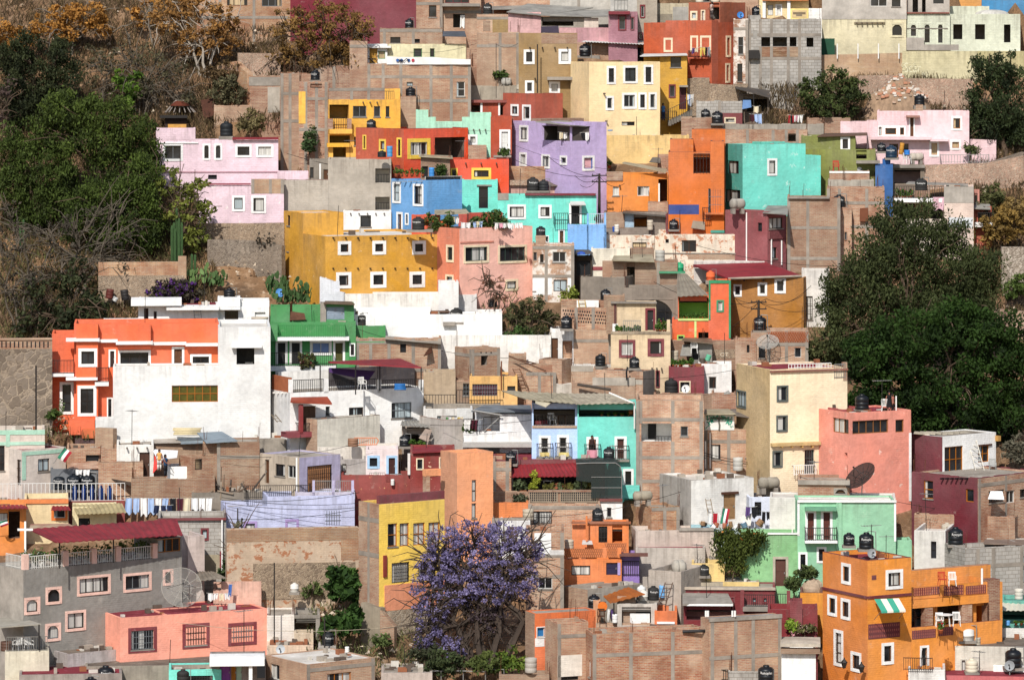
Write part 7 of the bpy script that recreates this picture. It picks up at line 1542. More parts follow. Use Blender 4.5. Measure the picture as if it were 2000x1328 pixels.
mb=MB();h.main.fbox(mb,'F',*(lambda r:(r[0],r[1],r[2],r[3]))(h.main.rect('F',442,588,474,620)),-.02,.02);mb.build('vent_tile',DR,h.root)
wg=h.vol(ORH,722,1362,930,dy=-.02,D=2.4,name='terrace_wall',cap=DR,par=.9,roof='rb');wg.win(782,1082,846,1226,'D',pane=BLACK)
for x0,x1,y0,y1 in((416,640,925,1030),(722,892,972,1032),(915,1015,952,1012)):
 wk_=h.main if x0<500 else wg;a=wk_.rect('F',x0,y0,x1,y1);mb=MB();wk_.fbox(mb,'F',*a,-.03,.02);o=mb.build('lattice_panel',DR,h.root);q=MB()
 for i in range(int((a[1]-a[0])/.16)):
  for j in range(3):s_=a[0]+.1+.16*i;z=a[2]+(a[3]-a[2])*(j+.5)/3;wk_.fbox(q,'F',s_-.035,s_+.035,z-.07,z+.07,-.034,-.02)
 q.build('lattice_holes',stucco('#9a4a3c'),o)
up=h.vol(ORH,640,1268,735,1040,dy=1.0,D=3.6,name='upper_wall',cap=DR,par=.05,roof='rb');up.win(702,808,850,966,'p',sash=BRNS);up.win(905,800,1112,945,'o',rec=2.2,ins=stucco('#6a4a30'));up.win(1180,800,1262,930,'o',rec=1.5,ins=ORH)
for x0,x1 in((652,705),(848,905),(1112,1182)):h.main.bar(x0,800,x1,970,brick('#8f4a34','#a86a4c','#b59a85'),'brick_column',.5,.95)
up.bar(640,738,1268,795,ORH,'beam',-.55,0)
bl=h.vol(ORH,700,1262,655,740,dy=.6,D=.15,name='balustrade_wall',cap=DR,par=.02)
for x0,x1 in((736,918),(950,1088),(1106,1246)):
 a=bl.rect('F',x0,660,x1,728);mb=MB();bl.fbox(mb,'F',*a,-.03,.02);o=mb.build('lattice_panel',DR,h.root);q=MB()
 for i in range(int((a[1]-a[0])/.17)):
  for j in range(3):s_=a[0]+.1+.17*i;z=a[2]+(a[3]-a[2])*(j+.5)/3;bl.fbox(q,'F',s_-.045,s_+.045,z-.07,z+.07,-.034,-.02)
 q.build('lattice_holes',stucco('#b5653c'),o)
h.vol(ORH,722,1280,535,740,dy=4.2,D=.5,name='terrace_back_wall',cap=DR,par=.02);pk=h.vol(brick('#8f4a34','#a86a4c','#b59a85'),1270,1346,618,925,dy=.4,D=.8,name='brick_column',cap=DR);h.vol(ORH,1346,1364,635,935,dy=.4,D=3.5)
aw=slab_px([(510,842,h.Y-1.3),(680,832,h.Y-.7),(632,750,h.Y+.3),(460,755,h.Y-.3)],.03)
P=[np.array(at(*p))for p in((510,842,h.Y-1.3),(682,834,h.Y-.8),(634,750,h.Y+.35),(460,756,h.Y-.05))];root=empty('awning',tuple(P[3]));tag(root,'green and white striped awning on the big orange corner house','awning')
for k in range(4):
 mb=MB();a,b,c,d=(P[0]+(P[1]-P[0])*k/4,P[0]+(P[1]-P[0])*(k+1)/4,P[3]+(P[2]-P[3])*(k+1)/4,P[3]+(P[2]-P[3])*k/4);mb.quad([tuple(q-P[3])for q in(a,b,c,d)]);mb.quad([tuple(q-P[3])for q in(a,b,b+(0,0,-.12),a+(0,0,-.12))]);mb.build('green_stripe' if k%2==0 else 'white_stripe',plain('#3f9c82' if k%2==0 else '#dfd9c8',.9,.08),root)
mb=MB();mb.tube(tuple(P[0]-P[3]),tuple(P[3]-P[3]+(0,0,-1.3)),.02);mb.tube(tuple(P[1]-P[3]),tuple(P[2]-P[3]+(0,0,-1.3)),.02);mb.build('support_arm',STEEL,root)
tank(h,282,376,80,'left-standing black water tank of the orange corner house pair'.replace('left-standing','narrower'),dy=3.5);tank(h,405,400,104,'wider black water tank of the orange corner house pair',dy=2.6);dish(h,440,435,66,'grey satellite dish on the orange corner house roof',1.3,plain('#9a9c9c',.5),az=20,el=15);antenna(h,440,230,400,'television antenna above the orange corner house roof',2.2)
for x,y in((248,1242),(370,1272)):
 p=np.array(at(x,y,h.Y+(1.8 if x<300 else.4)-.8));root=empty('wall_lantern',tuple(p));tag(root,'black wrought iron wall lantern on the big orange corner house','lantern','wall lanterns on the orange corner house');mb=MB();mb.lathe([(.1,0),(.2,.35),(.24,.36),(.05,.58),(.04,.68)],n=6);mb.build('lantern_case',DARKMET,root);mb=MB();mb.tube((0,.6,-.1),(0,0,0),.03);mb.build('bracket',DARKMET,root)
chair(940,662,h.Y+2.4,'red cushioned garden chair on the orange house upper terrace','#b5402c',10);chair(1010,662,h.Y+2.6,'white scrolled garden chair on the orange house upper terrace');table(960,945,h.Y+1.6,'white table in the orange house loggia');chair(920,950,h.Y+1.4,'white slatted chair in the orange house loggia');chair(1040,945,h.Y+1.7,'draped white chair in the orange house loggia')
antenna(h,1220,540,650,'white lamp post on the orange house upper terrace',2.2,False,.07,PAINTW)
h=H('yellow orange wall house beside the big orange corner house',stucco('#e08f14',.6),(-62,97),712,930,D=3,d=0,cap=DKR)
h=H('cream cement house with arched niche, big white pot and dark roof',stucco('#cfc8b8',.7,.1),(1030,1640),1092,1300,D=6,roof='rd',par=.06,d=-.6);ccm=h;h.win(1068,1176,1112,1275,'a',fr=stucco('#cfc8b8'));h.vol(stucco('#7d2a2a',.6),845,1032,1025,dy=.3,D=3,roof='rd');tank(h,1110,1045,112,'wide whitish tub tank on the cream cement house',mat=plain('#d5d2ca',.7),logo=False,kind='plain',hs=.8,dy=1.2);drum(1180,1085,h.Y+1.5,60,62,'#b5ab98','small cement drum by the wide whitish tub tank');
tank(h,1148,1268,86,'cream ribbed water tank in front of the arched niche',mat=plain('#cfc6b0',.7),logo=False,dy=-1.2);tank(h,1440,1235,116,'black water tank behind a small grey dish at the corner',dy=-1);dish(h,1415,1225,72,'small grey dish in front of the corner black tank',-1.8,plain('#8c8f90',.5),az=-15,el=15);pot(930,1000,oh.Y-.3,40,90,'red poinsettia-like pot on the orange house lattice wall',fl='#b5222c')
h=H('pink red flat roof house at the bottom corner',stucco('#c25a5c',.6),(945,1640),1300,1420,D=4,roof='rr',par=.05,d=-1);h2=H('white cracked wall house beside the dark iron gate',stucco('#ddd9d2',.8),(700,960),1255,1420,D=3,d=-1.2);h2.rail(668,1170,870,1255,out=.2);h3=H('small white box house under the corner black tank',WHITE,(1300,1640),1228,1330,D=2.5,d=-.5)
# ================================================================ lower middle
T(1200,960)
h=H('brick grid wall house beneath the white junk-yard house',BRo,(150,262,460),118,330,th=20,par=.15,d=-1);h.frame([355,448],[122]);T(1200,640);lying_tank(h,215,1325,150,75,'beige lying tank beside the brick grid wall',.8,concrete('#b3a893'));T(1200,960)
h=H('stained plaster yard wall house beside the ivy',stucco('#c6b4a5',1.,.2),(150,700),275,500,D=3,roof='rw',th=6);h.bar(455,255,700,275,CON,'wall_cap',-.1,.1);h2=H('broken white roof house with faded red patches',stucco('#bcb0a2',1.),(150,640),395,520,D=4,roof='rr',d=-.6,par=.05)
h=H('pale yellow small house with tanks on its roof',stucco('#e3c173',.6),(545,776),508,640,D=3,d=-.5);pys=h;lying_tank(h,455,590,98,105,'grey round cement tank beside the pale yellow house',-.6,concrete('#b8b0a2'));tank(h,630,588,76,'black water tank before the pale yellow house',dy=-.8);tank(h,712,455,74,'tall cream water tank beside the ivy',mat=plain('#cbbfa6',.7),hs=1.1,dy=1.2);dish(h,527,618,62,'white satellite dish in front of the pale yellow house',-1.2,plain('#d3d4d2',.5),az=20,el=20)
h=H('cement roof house with low yellow wall by the sage green door',concrete('#b5a994'),(380,1022),640,700,D=3,d=-.4,roof='rc',par=.05);h.bar(765,635,1020,668,stucco('#e3c173'),'plaster_panel',-.02,.02)
h=H('beige sloping wall house with brick side below the dish',stucco('#b3a596',1.),(240,470),560,860,D=4,th=-24);
for x,y,w_,hh,n in((1360,615,150,85,'rounded bush by the orange corner house rock'),(1265,695,140,85,'grey green bush below the stone framed door')):shrub(x,y,sg.Y-2.0,w_,hh,n,('#2f3a20','#5d6a3a'),n=2.2)
mb=MB();p=np.array(at(1400,690,sg.Y-2.2));rs=np.random.RandomState(2);mb.lathe([(.7,-.5),(.75,.1),(.6,.4),(.4,.6),(0,.7)],(0,0,0),12);mb.v=[(x*(1+rs.uniform(-.18,.18)),y*.6,z*(1+rs.uniform(-.2,.2)))for x,y,z in mb.v];tag(mb.build('boulder',plain('#a8937d',.95,.4),None,False,tuple(p)),'pale boulder between the bushes by the orange corner house','boulder')
RDC=stucco('#7f282c',.7)
h=H('dark red house with arched windows and iron fenced terrace',RDC,(468,1136),690,860,D=4,roof='rc',par=.08);rdc=h;h.wins('815 738 848 785 a;965 740 1007 786 a;1042 740 1084 786 a;912 740 928 786 a',fr=RDC);h.rail(905,715,1130,800,out=.9);h.bar(905,795,1240,826,CON,'ledge',-1.2,0);h.vol(RDC,888,914,695,dy=-1.1,D=.3,name='pier');h.bar(465,672,1136,690,stucco('#b5a591'),'roof_edge',-.15,.1);h.rail(1136,710,1220,800,out=.9)
h=H('dark red porch house with grey slab roof and white edge',RDC,(488,840),792,960,D=3,d=-.8);h.wins('508 795 832 905 o',ins=stucco('#c98a80'),rec=1.8);shed(h,[(480,788,-.8),(838,788,-.8),(800,715,2.6),(480,712,2.6)],CON,th=.14);h.bar(510,778,835,792,WHITE,'roof_edge',-.86,-.7)
h=H('dark red stepped wall house with flower terrace',RDC,(1080,1432),832,1120,D=3,d=-.5);h.vol(RDC,1238,1325,770,dy=-.2,D=1.5);h.vol(RDC,1215,1240,700,dy=.5,D=.3);shrub(1340,990,h.Y-.4,150,75,'flowering plants on the dark red stepped wall',('#4a4a2c','#7a7a4c'),flower=('#c98a94','#d9c0b0',.3,10));shrub(1250,980,h.Y-.4,40,85,'bright green plant on the dark red stepped wall',('#6a8a2c','#a5b84c'))
BX=brick('#b0573a','#c98f66','#b8a38c')
h=H('square brick box house with concrete columns and grey roof',BX,(608,668,1178),900,1450,th=24,roof='rg',par=.04);h.frame([690,855,978,1166],[1160]);h.bar(668,876,1180,902,CON,'roof_edge',-.08,.1);bx=h
for x in(645,660,832,850):mb=MB();mb.tube(at(x,880,h.Y+.5),at(x,838,h.Y+.5),.07);h.part('vent_pipe',mb,PAINTW)
T(800,960)
h=H('long brick wall house with concrete grid and narrow side windows',BX,(1212,1290,2084),1005,1450,th=14,d=-1.2);lbr=h;h.frame([1302,1560,1855],[1140]);h.wins('1216 1150 1226 1250 q;1232 1160 1240 1290 q;1262 1185 1274 1305 q','L',sash=WHS);h.vol(BX,1880,2080,965,dy=1.0,D=1,name='parapet_wall')
h=H('brick side house with whitewashed lower front',BX,(955,1040,1260),930,1420,th=20,d=-.6);h.frame([1055],[1015]);h.bar(1042,1150,1215,1300,stucco('#e3d9ca',.8),'plaster_panel',-.02,.02);h.win(1040,1295,1190,1328,'p');h.vol(WHITE,960,1230,880,dy=3.2,D=1.5,roof='rw')
h=H('orange wall house with blue paned window and brick side',stucco('#e06c26',.6),(815,882,1312),860,1250,th=22,sm=BRd,roof='rc',par=.05,d=-1);h.win(894,950,958,1030,'w',fr=WHITE,pane=plain('#2f6fa5',.4),sw=.05);h.bar(884,1030,950,1090,WHITE,'plaster_panel',-.02,.02);lo=h
h=H('brick patio house with orange tile canopy and sun tapestry',BRp,(1290,1735),930,1040,D=4,d=1);pat=h;shed(h,[(1415,785,-.4),(1660,720,-.4),(1540,670,2.2),(1365,735,2.2)],sheet('#a5602c','#8a4c24',.2),corr=.4,posts=[(1440,785,925,-.2)]);h.vol(stucco('#d99a6c'),1295,1345,765,dy=.3,D=.5);h.bar(1335,775,1385,845,plain('#1f2438',.9),'tapestry',.1,.12);mb=MB();a,z=h.main.sz('F',GX(1360),GY(808));mb.lathe([(.0,0),(.32,0),(.32,.02),(0,.02)],n=14,cap=False);mb.v=[(x+a,.085-w_,z+y)for x,y,w_ in mb.v];mb.build('sun_disc',plain('#d9722c',.9),h.root)
tank(h,1300,815,82,'black water tank beside the sun tapestry patio',dy=1.0);chair(1350,920,h.Y-.3,'dark wooden chair on the sun tapestry patio','#4a2c1c');laundry(1395,1435,825,h.Y+.2,'wv','under the orange tile canopy',75);drum(1447,922,h.Y-.2,38,60,'#e0ded8','white bin under the orange tile canopy','bin','bin')
T(1200,960)
h=H('patio frame house with white panels beside the orange tile canopy',stucco('#c9bfb2',.9),(20,300),792,1020,D=4,d=.4);h.wins('52 812 258 944 o',ins=stucco('#55504c'),rec=2.5);h.bar(110,862,250,945,WHITE,'white_panel',.3,.35);h.vol(BRd,20,150,745,dy=.5,D=2);tank(h,275,762,80,'tall black water tank beside white tanks on the patio frame house',dy=1.2,hs=1.2);tank(h,205,765,66,'white water tank on the patio frame house',mat=plain('#d5d0c4',.7),logo=False,kind='plain',dy=.9,hs=1.1);tank(h,190,740,62,'white water tank with tap behind another white tank',mat=plain('#dad8d2',.6),logo=False,dy=1.8,hs=1.2);drum(335,745,h.Y+2.4,40,85,'#6fa8d8','light blue barrel behind the tall black tank','barrel','barrel')
ladder((330,810,h.Y),(385,640,h.Y+2),.5,6,'rusty frame ladder beside the tall black tank',plain('#5d4638'))
h=H('small orange wall house under the cement slope',stucco('#dd6e26',.6),(283,442),842,1010,D=3,d=-.3);h.bar(300,915,425,930,WHITE,'ledge',-.1,0);mb=slab_px([(238,1000,h.Y-.9),(300,1000,h.Y-.9),(300,935,h.Y-.3),(250,930,h.Y-.3)],.04);h.part('leaning_sheet',mb,plain('#5a4840',.9));drum(480,985,lbr.Y+1.2,22,160,'#2c2a2a','black roll of tarpaulin on the long brick wall','roll','roll',88)
h=H('white painted block house with slab roof at the bottom',stucco('#e9e6e0',.5),(1178,1420),1132,1420,D=4,d=-.6);h.bar(1170,1062,1452,1085,concrete('#c4b8a6'),'roof_slab',-.5,2.5);h.bar(1172,1100,1450,1134,BRp,'roof_edge',-.4,.1);v=h.vol(stucco('#8a2c30'),1415,1432,1132,dy=.3,D=1)
h=H('grey cinder block parapet house with tall tank',BLK,(800,1028),1268,1420,D=3,d=-.8);tank(h,1070,1345,114,'very large black water tank before the square brick box house',dy=-.6);h.rail(690,1255,800,1328,out=.1);h.vol(concrete('#9a9188'),680,805,1320,dy=.3,D=1.5)
T(0,640)
h=H('pale mint banded house with a flat mint parapet',stucco('#d2c3b4',.7),(-40,342),785,1130,D=4);h.bar(-40,780,342,815,stucco('#a5cfb5',.5),'band',-.04,.02);h.bar(-40,870,342,895,stucco('#a5cfb5',.5),'band',-.04,.02);h.bar(45,815,75,905,stucco('#a5cfb5',.5),'band',-.045,.02);h.win(-20,900,35,1090,'g')
h=H('pale house with mint trim, dark red roof and flag',stucco('#d5c7b9',.7),(35,168,502),935,1160,th=34,roof='rr',par=.05);mnt=h;h.bar(168,935,502,962,stucco('#a5cfb5',.5),'band',-.04,.02);h.bar(168,962,196,1160,stucco('#a5cfb5',.5),'band',-.035,.02);h.win(290,998,377,1092,'q');h.win(128,1005,162,1200,'g','L');flag(492,912,h.Y-.6,70,95,'tricolour flag leaning from the mint trimmed house',35);tank(h,332,880,62,'peach coloured water tank on the mint trimmed house',mat=plain('#cf9c6c',.7),logo=False,kind='plain',dy=2.5,hs=1.1);antenna(h,275,290,915,'very tall iron mast on the mint trimmed house',1.6,False,.06)
h=H('brick hovel with sagging tile roof by the flag',BR,(510,892),925,1100,D=4);shed(h,[(520,1075,-1.2),(790,1070,-1.2),(700,975,1.2),(580,965,1.2)],BRd);h.wins('655 970 770 1020 s');h2=H('brick yard wall house beside the brown door',BR,(750,1092),1028,1180,D=2,d=-.3);h3=H('brick corner pier house at the foot of the garden steps',BR,(725,862,892),770,930,side='R',th=-30)
h=H('white hut with brown door and sun sails',stucco('#e3dfd6',.6),(890,1172),895,1150,D=4,roof='rc');hut2=h;h.win(1064,950,1142,1136,'d',pane=plain('#4a3024'));h.spouts(930,1160,915,3)
for pts,c,n in(([(1200,1010,-1.2),(1350,990,-1.6),(1358,935,.2),(1160,925,.4)],'#dcd9d6','white cloth sail stretched beside the white hut'),([(1165,1110,-.8),(1245,1025,-.6),(1240,930,.5),(1180,950,.5)],'#c9433c','red cloth sail stretched beside the white hut')):
 mb=slab_px([(x,y,h.Y+d)for x,y,d in pts],.02);o_=np.array(mb.v[0]);mb.v=[tuple(np.array(p)-o_)for p in mb.v];tag(mb.build('sun_sail',plain(c,.9),None,False,tuple(o_)),n,'sail')
person(at(1262,1140,h.Y-1.8),1.6,'person in dark blue bending over by the white block','#23405f','#1c1c22',pose='bend',rz=60);person(at(1215,1090,h.Y-1.2),1.5,'person in white and orange beside the red sail','#d9a25c','#cfcac2')
h=H('white plaster block house in front of the sails',WHITE,(1272,1458),1062,1180,D=2.5,d=-.6);h=H('brick house with a small curtained window by the sails',BR,(1365,1462,1640),990,1200,th=30);h.win(1488,1000,1544,1082,'q',pane=3);h2=H('flat tin roof house with planks below the big white house',BR,(895,1660),880,1000,D=6,d=1.2,par=.05,roof='rd');shed(h2,[(1380,880,-.4),(1700,870,-.4),(1640,790,3),(1330,815,3)],sheet('#8b979f','#6f7a80',.3));shed(h2,[(900,885,-.3),(1380,870,-.3),(1300,820,2.5),(980,850,2.5)],sheet('#a89f94','#857b70',.5));drum(1430,815,wb.Y-1.2,220,50,'#d9c79c','stack of cream boards by the big white house','board_stack','boards')
h2=H('long brick yard wall house behind the hanging wash',BR,(1000,1640),1155,1330,D=2)
T(400,640)
h=H('brick house with bare wall and fallen timbers',BR,(92,418),880,1210,D=4,roof='rc',par=.1);h.frame([100],[985]);h2=H('narrow brick house with grey green door',BR,(-15,92),880,1200,D=3,d=.2);h2.win(30,990,62,1170,'d',pane=plain('#5a635c'));h2.bar(20,985,30,1120,PAINTW,'drain_pipe',-.1,0);shed(h,[(10,875,-.5),(250,860,-.5),(130,790,3),(-60,800,3)],sheet('#8b979f','#6f7a80',.3));h3=H('flat plank roof house beside the big white house',concrete('#a3998b'),(270,620),850,950,D=5,d=.8,par=.05,roof='rd')
for i in range(14):x,y=random.uniform(-60,380),random.uniform(1230,1310);drum(x,y,ymap(GY(1300))-.3+random.uniform(-.6,.6),14,random.uniform(70,160),random.choice(['#5d4c3e','#7a6654','#4a4038','#8a7a68']),'old timber board in the scrap heap below the brick house','scrap_timber','timber',random.uniform(-80,80))
for o in bpy.data.objects:
 if o.name.startswith('scrap_timber'):o['group']='old timber in the scrap heap'
LABELS.pop('old timber board in the scrap heap below the brick house')
h=H('scrap yard sheet roof house with railing in front of lavender house',concrete('#8f8578'),(-100,470),1255,1400,D=5,d=1.0,par=.05,roof='rd');h.rail(300,1190,800,1285,out=1.2)
T(400,960)
LV2=stucco('#bcc0dd',.6)
h=H('long periwinkle house with purple framed grilled windows',LV2,(148,1056),100,285,D=4,th=6,fr=stucco('#a58abf',.4));pw=h;h.wins('272 208 369 280 c;567 193 662 268 c');h.win(842,128,964,238,'g');h.win(840,126,966,240,'w')if False else None;v=h.vol(LV2,440,1056,32,dy=.02,D=3.5)
h=H('high retaining wall of brick, plaster and stone in the gully',stucco('#bfa68a',1.,.75,'#9c6a4c'),(155,1086),262,760,D=1.0,th=6,name='retaining_wall',cat='wall',d=-.5);h.bar(155,262,1080,345,BRo,'brick_course',-.03,.02);h.bar(340,500,1060,755,stone('#a8937a','#6d5c4c','#bfa98e',2.4),'stone_course',-.04,.02);h.bar(960,315,1086,480,BRo,'brick_patch',-.02,.02)
wall_px([(155,340,560),(205,355,600)],CON,'cement post wall at the edge of the gully','cement_wall')
mb=slab_px([(210,625,pw.Y-4),(515,735,pw.Y-6),(515,640,pw.Y-4.5),(215,510,pw.Y-2.5)],.08,.3);o_=np.array(mb.v[0]);mb.v=[tuple(np.array(p)-o_)for p in mb.v];tag(mb.build('sheet_roof',sheet('#8f3230','#6f2626',.1),None,False,tuple(o_)),'leaning dark red sheet roof in the gully','roof sheet')
h=H('cinder block house with dark red window at the gully edge',BLK,(-330,150),195,600,D=5);h.wins('-30 256 28 344 w',fr=REDF);h.bar(-330,185,150,200,stucco('#7a3030'),'roof_edge',-.2,.1);h.bar(-330,445,106,580,stucco('#a5977c'),'plaster_panel',-.02,.02);h.bar(105,420,132,575,stucco('#8a2c30'),'painted_strip',-.03,.02);mb=MB();mb.tube(at(122,560,h.Y-.1),at(122,200,h.Y-.1),.06);h.part('drain_pipe',mb,PAINTW)
h=H('pink balcony house with washing and pots in the gully',stucco('#d9a890',.8),(60,400),690,850,D=4,d=-.4);h.wins('-30 640 60 690 s');h.vol(stucco('#d9a890',.8),115,398,635,dy=-.05,D=.3,name='balcony_wall');laundry(20,175,715,h.Y-1.0,'wwcw','on the pink balcony line',50);laundry(168,195,650,h.Y-1,'b','hanging alone on the pink balcony',95);shed(h,[(-60,630,-1),(150,605,-1),(60,560,2),(-60,560,2)],sheet('#8a8072','#665c50',.5),corr=.3)
COR=stucco('#f39c80',.4)
T(0,960)
h=H('coral house with dark red roof and three red framed windows',COR,(658,848,1884),890,1200,th=20,roof='rr',par=.06,fr=stucco('#7d262c',.5),d=-1);cor=h;h.wins('924 976 1084 1110 g;1306 948 1455 1080 g;1628 942 1788 1058 g',pane=1);
for w_ in((924,976,1084,1110),(1306,948,1455,1080),(1628,942,1788,1058)):
 a=h.main.rect('F',*w_)
 for k in range(4):mb=MB();b=((a[0]-.2,a[0],a[2]-.2,a[3]+.2),(a[1],a[1]+.2,a[2]-.2,a[3]+.2),(a[0],a[1],a[3],a[3]+.2),(a[0],a[1],a[2]-.2,a[2]))[k];h.main.fbox(mb,'F',*b,-.045,.02);mb.build('window_surround',h.fr,h.root)
v=h.vol(COR,1172,1884,845,dy=.03,D=3,roof='rr',par=.06);dish(h,1278,680,286,'huge pale wire mesh dish on the coral house roof',3.6,mesh=.2,az=12,el=24,stand=.8);antenna(h,1720,830,1130,'television antenna in front of the coral house',-1.5)
GRY=stucco('#8e8980',1.)
h=H('grey house with pink framed windows, arches and a plant filled roof terrace',GRY,(-60,165,1282),552,1150,th=30,sm=concrete('#b5aca0'),fr=stucco('#ecc0ad',.4),d=-3.0,par=.05);gry=h
h.wins('543 588 780 727 c;869 570 1068 702 c;459 836 606 980 c',pane=1);h.wins('1148 546 1221 660 a;321 670 436 792 a;170 743 283 864 a;318 926 429 1052 a');h.main.bar(459,836,606,980,DARKMET,'grille',-.02,.0)if False else None
for x,y0,y1 in((160,440,548),(452,415,532),(652,402,520),(822,388,506),(1080,376,488)):
 a=h.main.rect('F',x,y0,x+36,y1);mb=MB();z=h.main.z1;h.main.fbox(mb,'F',a[0],a[0]+.36,z-.02,z+.98,.02,.38);mb.build('terrace_pillar',h.fr,h.root)
h.main.z1+=0;h.main.rail(None,'F',.2,h.W*.86,h.main.z1,.8,-.15,mat=plain('#d8d5cd',.6),step=.17);h.main.rail(None,'L',.2,h.D*.6,h.main.z1,.8,-.15,mat=plain('#d8d5cd',.6),step=.17)
shed(h,[(395,357,-.6),(1288,303,6.0),(1245,190,10),(200,262,4.5)],RSH,th=.1,corr=.5,posts=[(420,350,540,.3),(800,335,500,3)]);shed(h,[(205,275,4.2),(560,258,5.5),(480,222,8),(215,228,6.5)],sheet('#8b2f35','#b5a586',.1));rm=h.vol(GRY,1112,1282,325,552,dy=.03,D=3,name='upper_room');rm.win(1114,330,1272,424,'p',sash=OCHS)
zt=h.zb+h.main.z1
for i in range(26):
 f=.04+.9*i/26+random.uniform(-.01,.01);lx,ly=h.W*f,.55+random.uniform(0,.5);x,y=h.P[0]+h.u[0]*lx+h.v[0]*ly,h.P[1]+h.u[1]*lx+h.v[1]*ly
 root=empty('potted_plant',(x,y,zt));tag(root,'white pot with leafy plant behind the grey house terrace railing','potted plant','white potted plants on the grey house terrace');r=random.uniform(.13,.2);mb=MB();mb.lathe([(r*.7,0),(r,r*1.6),(r*.9,r*1.6)],n=10);mb.build('pot',plain('#d8d5ce',.7),root);mb,tn=MB(),[];leaf_cloud(mb,tn,(0,0,.75),(.32,.3,.5),40,.1);o=mb.build('leaves',leafmat('#2c3f1c','#5f7a3a'),root);set_tone(o,tn)
for i,(a,b)in enumerate(((.06,1.2),(.11,1.6),(.16,1.1))):x,y=h.P[0]+h.u[0]*h.W*a+h.v[0]*b,h.P[1]+h.u[1]*h.W*a+h.v[1]*b;c=[chair,table,chair][i](0,0,100,['white plastic chair at the near end of the grey house terrace','white round table on the grey house terrace','second white chair beside the terrace table of the grey house'][i]);o=[q for q in bpy.data.objects if q.get('label')in(['white plastic chair at the near end of the grey house terrace','white round table on the grey house terrace','second white chair beside the terrace table of the grey house'][i],)][0];o.location=(x,y,zt)
cr=empty('cross',at(178,372,h.Y+1));tag(cr,'white cross standing on the grey house terrace corner','cross');mb=MB();mb.box(-.06,-.05,-.6,.06,.05,1.5);mb.box(-.5,-.045,.9,-.06,.045,1.04);mb.box(.06,-.045,.9,.5,.045,1.04);mb.build('cross_beams',PAINTW,cr)
h=H('pinkish stair tower joined to the grey house',stucco('#cfbcb2',.8),(1325,1442),312,800,D=3,d=1.0,th=20)
h=H('cream house with orange trim and small red awning',stucco('#e8cf9c',.6),(172,482),55,290,D=4);cro=h;h.win(362,112,482,202,'c',fr=stucco('#dc7426',.5));h.bar(172,52,482,82,stucco('#df7a28',.5),'roof_edge',-.1,.1);shed(h,[(360,130,-.9),(500,128,-.9),(480,100,0),(370,100,0)],RSH,corr=.3);h2=H('orange porch house with red sheet awning and small flag',stucco('#df8636',.6),(-40,185),100,380,D=4,d=-.3);h2.wins('60 130 140 330 o;-20 150 55 220 q',ins=stucco('#6a4a34'));shed(h2,[(-40,118,-1),(198,116,-1),(170,92,.3),(-40,92,.3)],RSH,corr=.3);flag(45,195,h2.Y-1.3,40,60,'small tricolour flag on the orange porch house',70)
h=H('cream house with tan sheet awning and dark doorway',stucco('#e6d6a8',.6),(510,822),110,270,D=3,d=.3);h.win(554,186,634,252,'d',pane=BLACK);shed(h,[(545,158,-1.4),(890,145,-1.4),(860,80,.6),(508,92,.6)],sheet('#b0a078','#8f8260',.3),corr=.3)
h=H('tank terrace house with three numbered tanks and white bar fence',stucco('#8f4038',.8),(-40,880),70,170,D=6,d=2.2,roof='rr',par=.1);ttk=h
for x0,x1 in((-40,440),(440,880)):h.main.rail((x0,-55,x1,70),'F',0,0,0,out=-.1,mat=plain('#cfccc6',.6),step=.28,th=.022)
T(0,640)
for i,(x,w_)in enumerate(((450,104),(562,110),(668,112))):tank(ttk,x,1232,w_,'blue-black water tank painted with the number '+'one two three'.split()[i]+' behind the white bar fence',dy=2.2,num=str(i+1),turn=0,mat=plain('#161c22',.45))
for i,x in enumerate((570,640,702,770,835)):gas(x,1318,ttk.Y+.8,115,'tall blue gas cylinder standing behind the white bar fence','#1f3c78','blue gas cylinders behind the white bar fence')
mb=slab_px([(850,1150,ttk.Y+1.6),(1110,1232,ttk.Y-.5),(1050,1180,ttk.Y+2),(770,1085,ttk.Y+4)],.06);o_=np.array(mb.v[0]);mb.v=[tuple(np.array(p)-o_)for p in mb.v];tag(mb.build('sheet_roof',sheet('#4f463e','#362f2a',.4),None,False,tuple(o_)),'dark sagging sheet roof beside the numbered tanks','roof sheet');h=H('corrugated wall shed behind the numbered tanks',sheet('#77797b','#5d5f62',.3),(385,985),1075,1240,D=3,name='shed',cat='shed',d=1.2);laundry(570,690,1080,h.Y-.3,'ww','on the corrugated wall',40)
T(0,960);laundry(885,1500,45,ymap(GY(200))+1.0,'llwlwlkmcwww','on the long line above the dark red roof',110);laundry(1085,1215,95,ymap(GY(200))+.4,'nnn','on the lower line above the dark red roof',75);dish(ttk,1268,170,62,'grey satellite dish below the white washing',-3.5,plain('#a5a6a4',.5),az=5,el=15)
h=H('cream block house with chairs under a pergola',stucco('#d6ccb2',.7),(35,346),1125,1420,D=5,roof='rc');pgl=h;h.main.rail(None,'F',.1,h.W-.1,h.main.z1,.9,-.12,mat=plain('#77736c'));shed(h,[(-20,955,0),(290,930,0),(130,880,4),(-20,885,4)],sheet('#a8a294','#8a8478',.2),posts=[(275,935,1115,0)]);chair(125,1120,h.Y+.8,'white armchair under the pergola at the corner',rz=-30);chair(205,1120,h.Y+1.0,'second white armchair under the pergola beside the railing',rz=40);drum(45,1120,h.Y+.8,80,65,'#5a4034','round brown barrel table under the pergola','barrel','barrel')
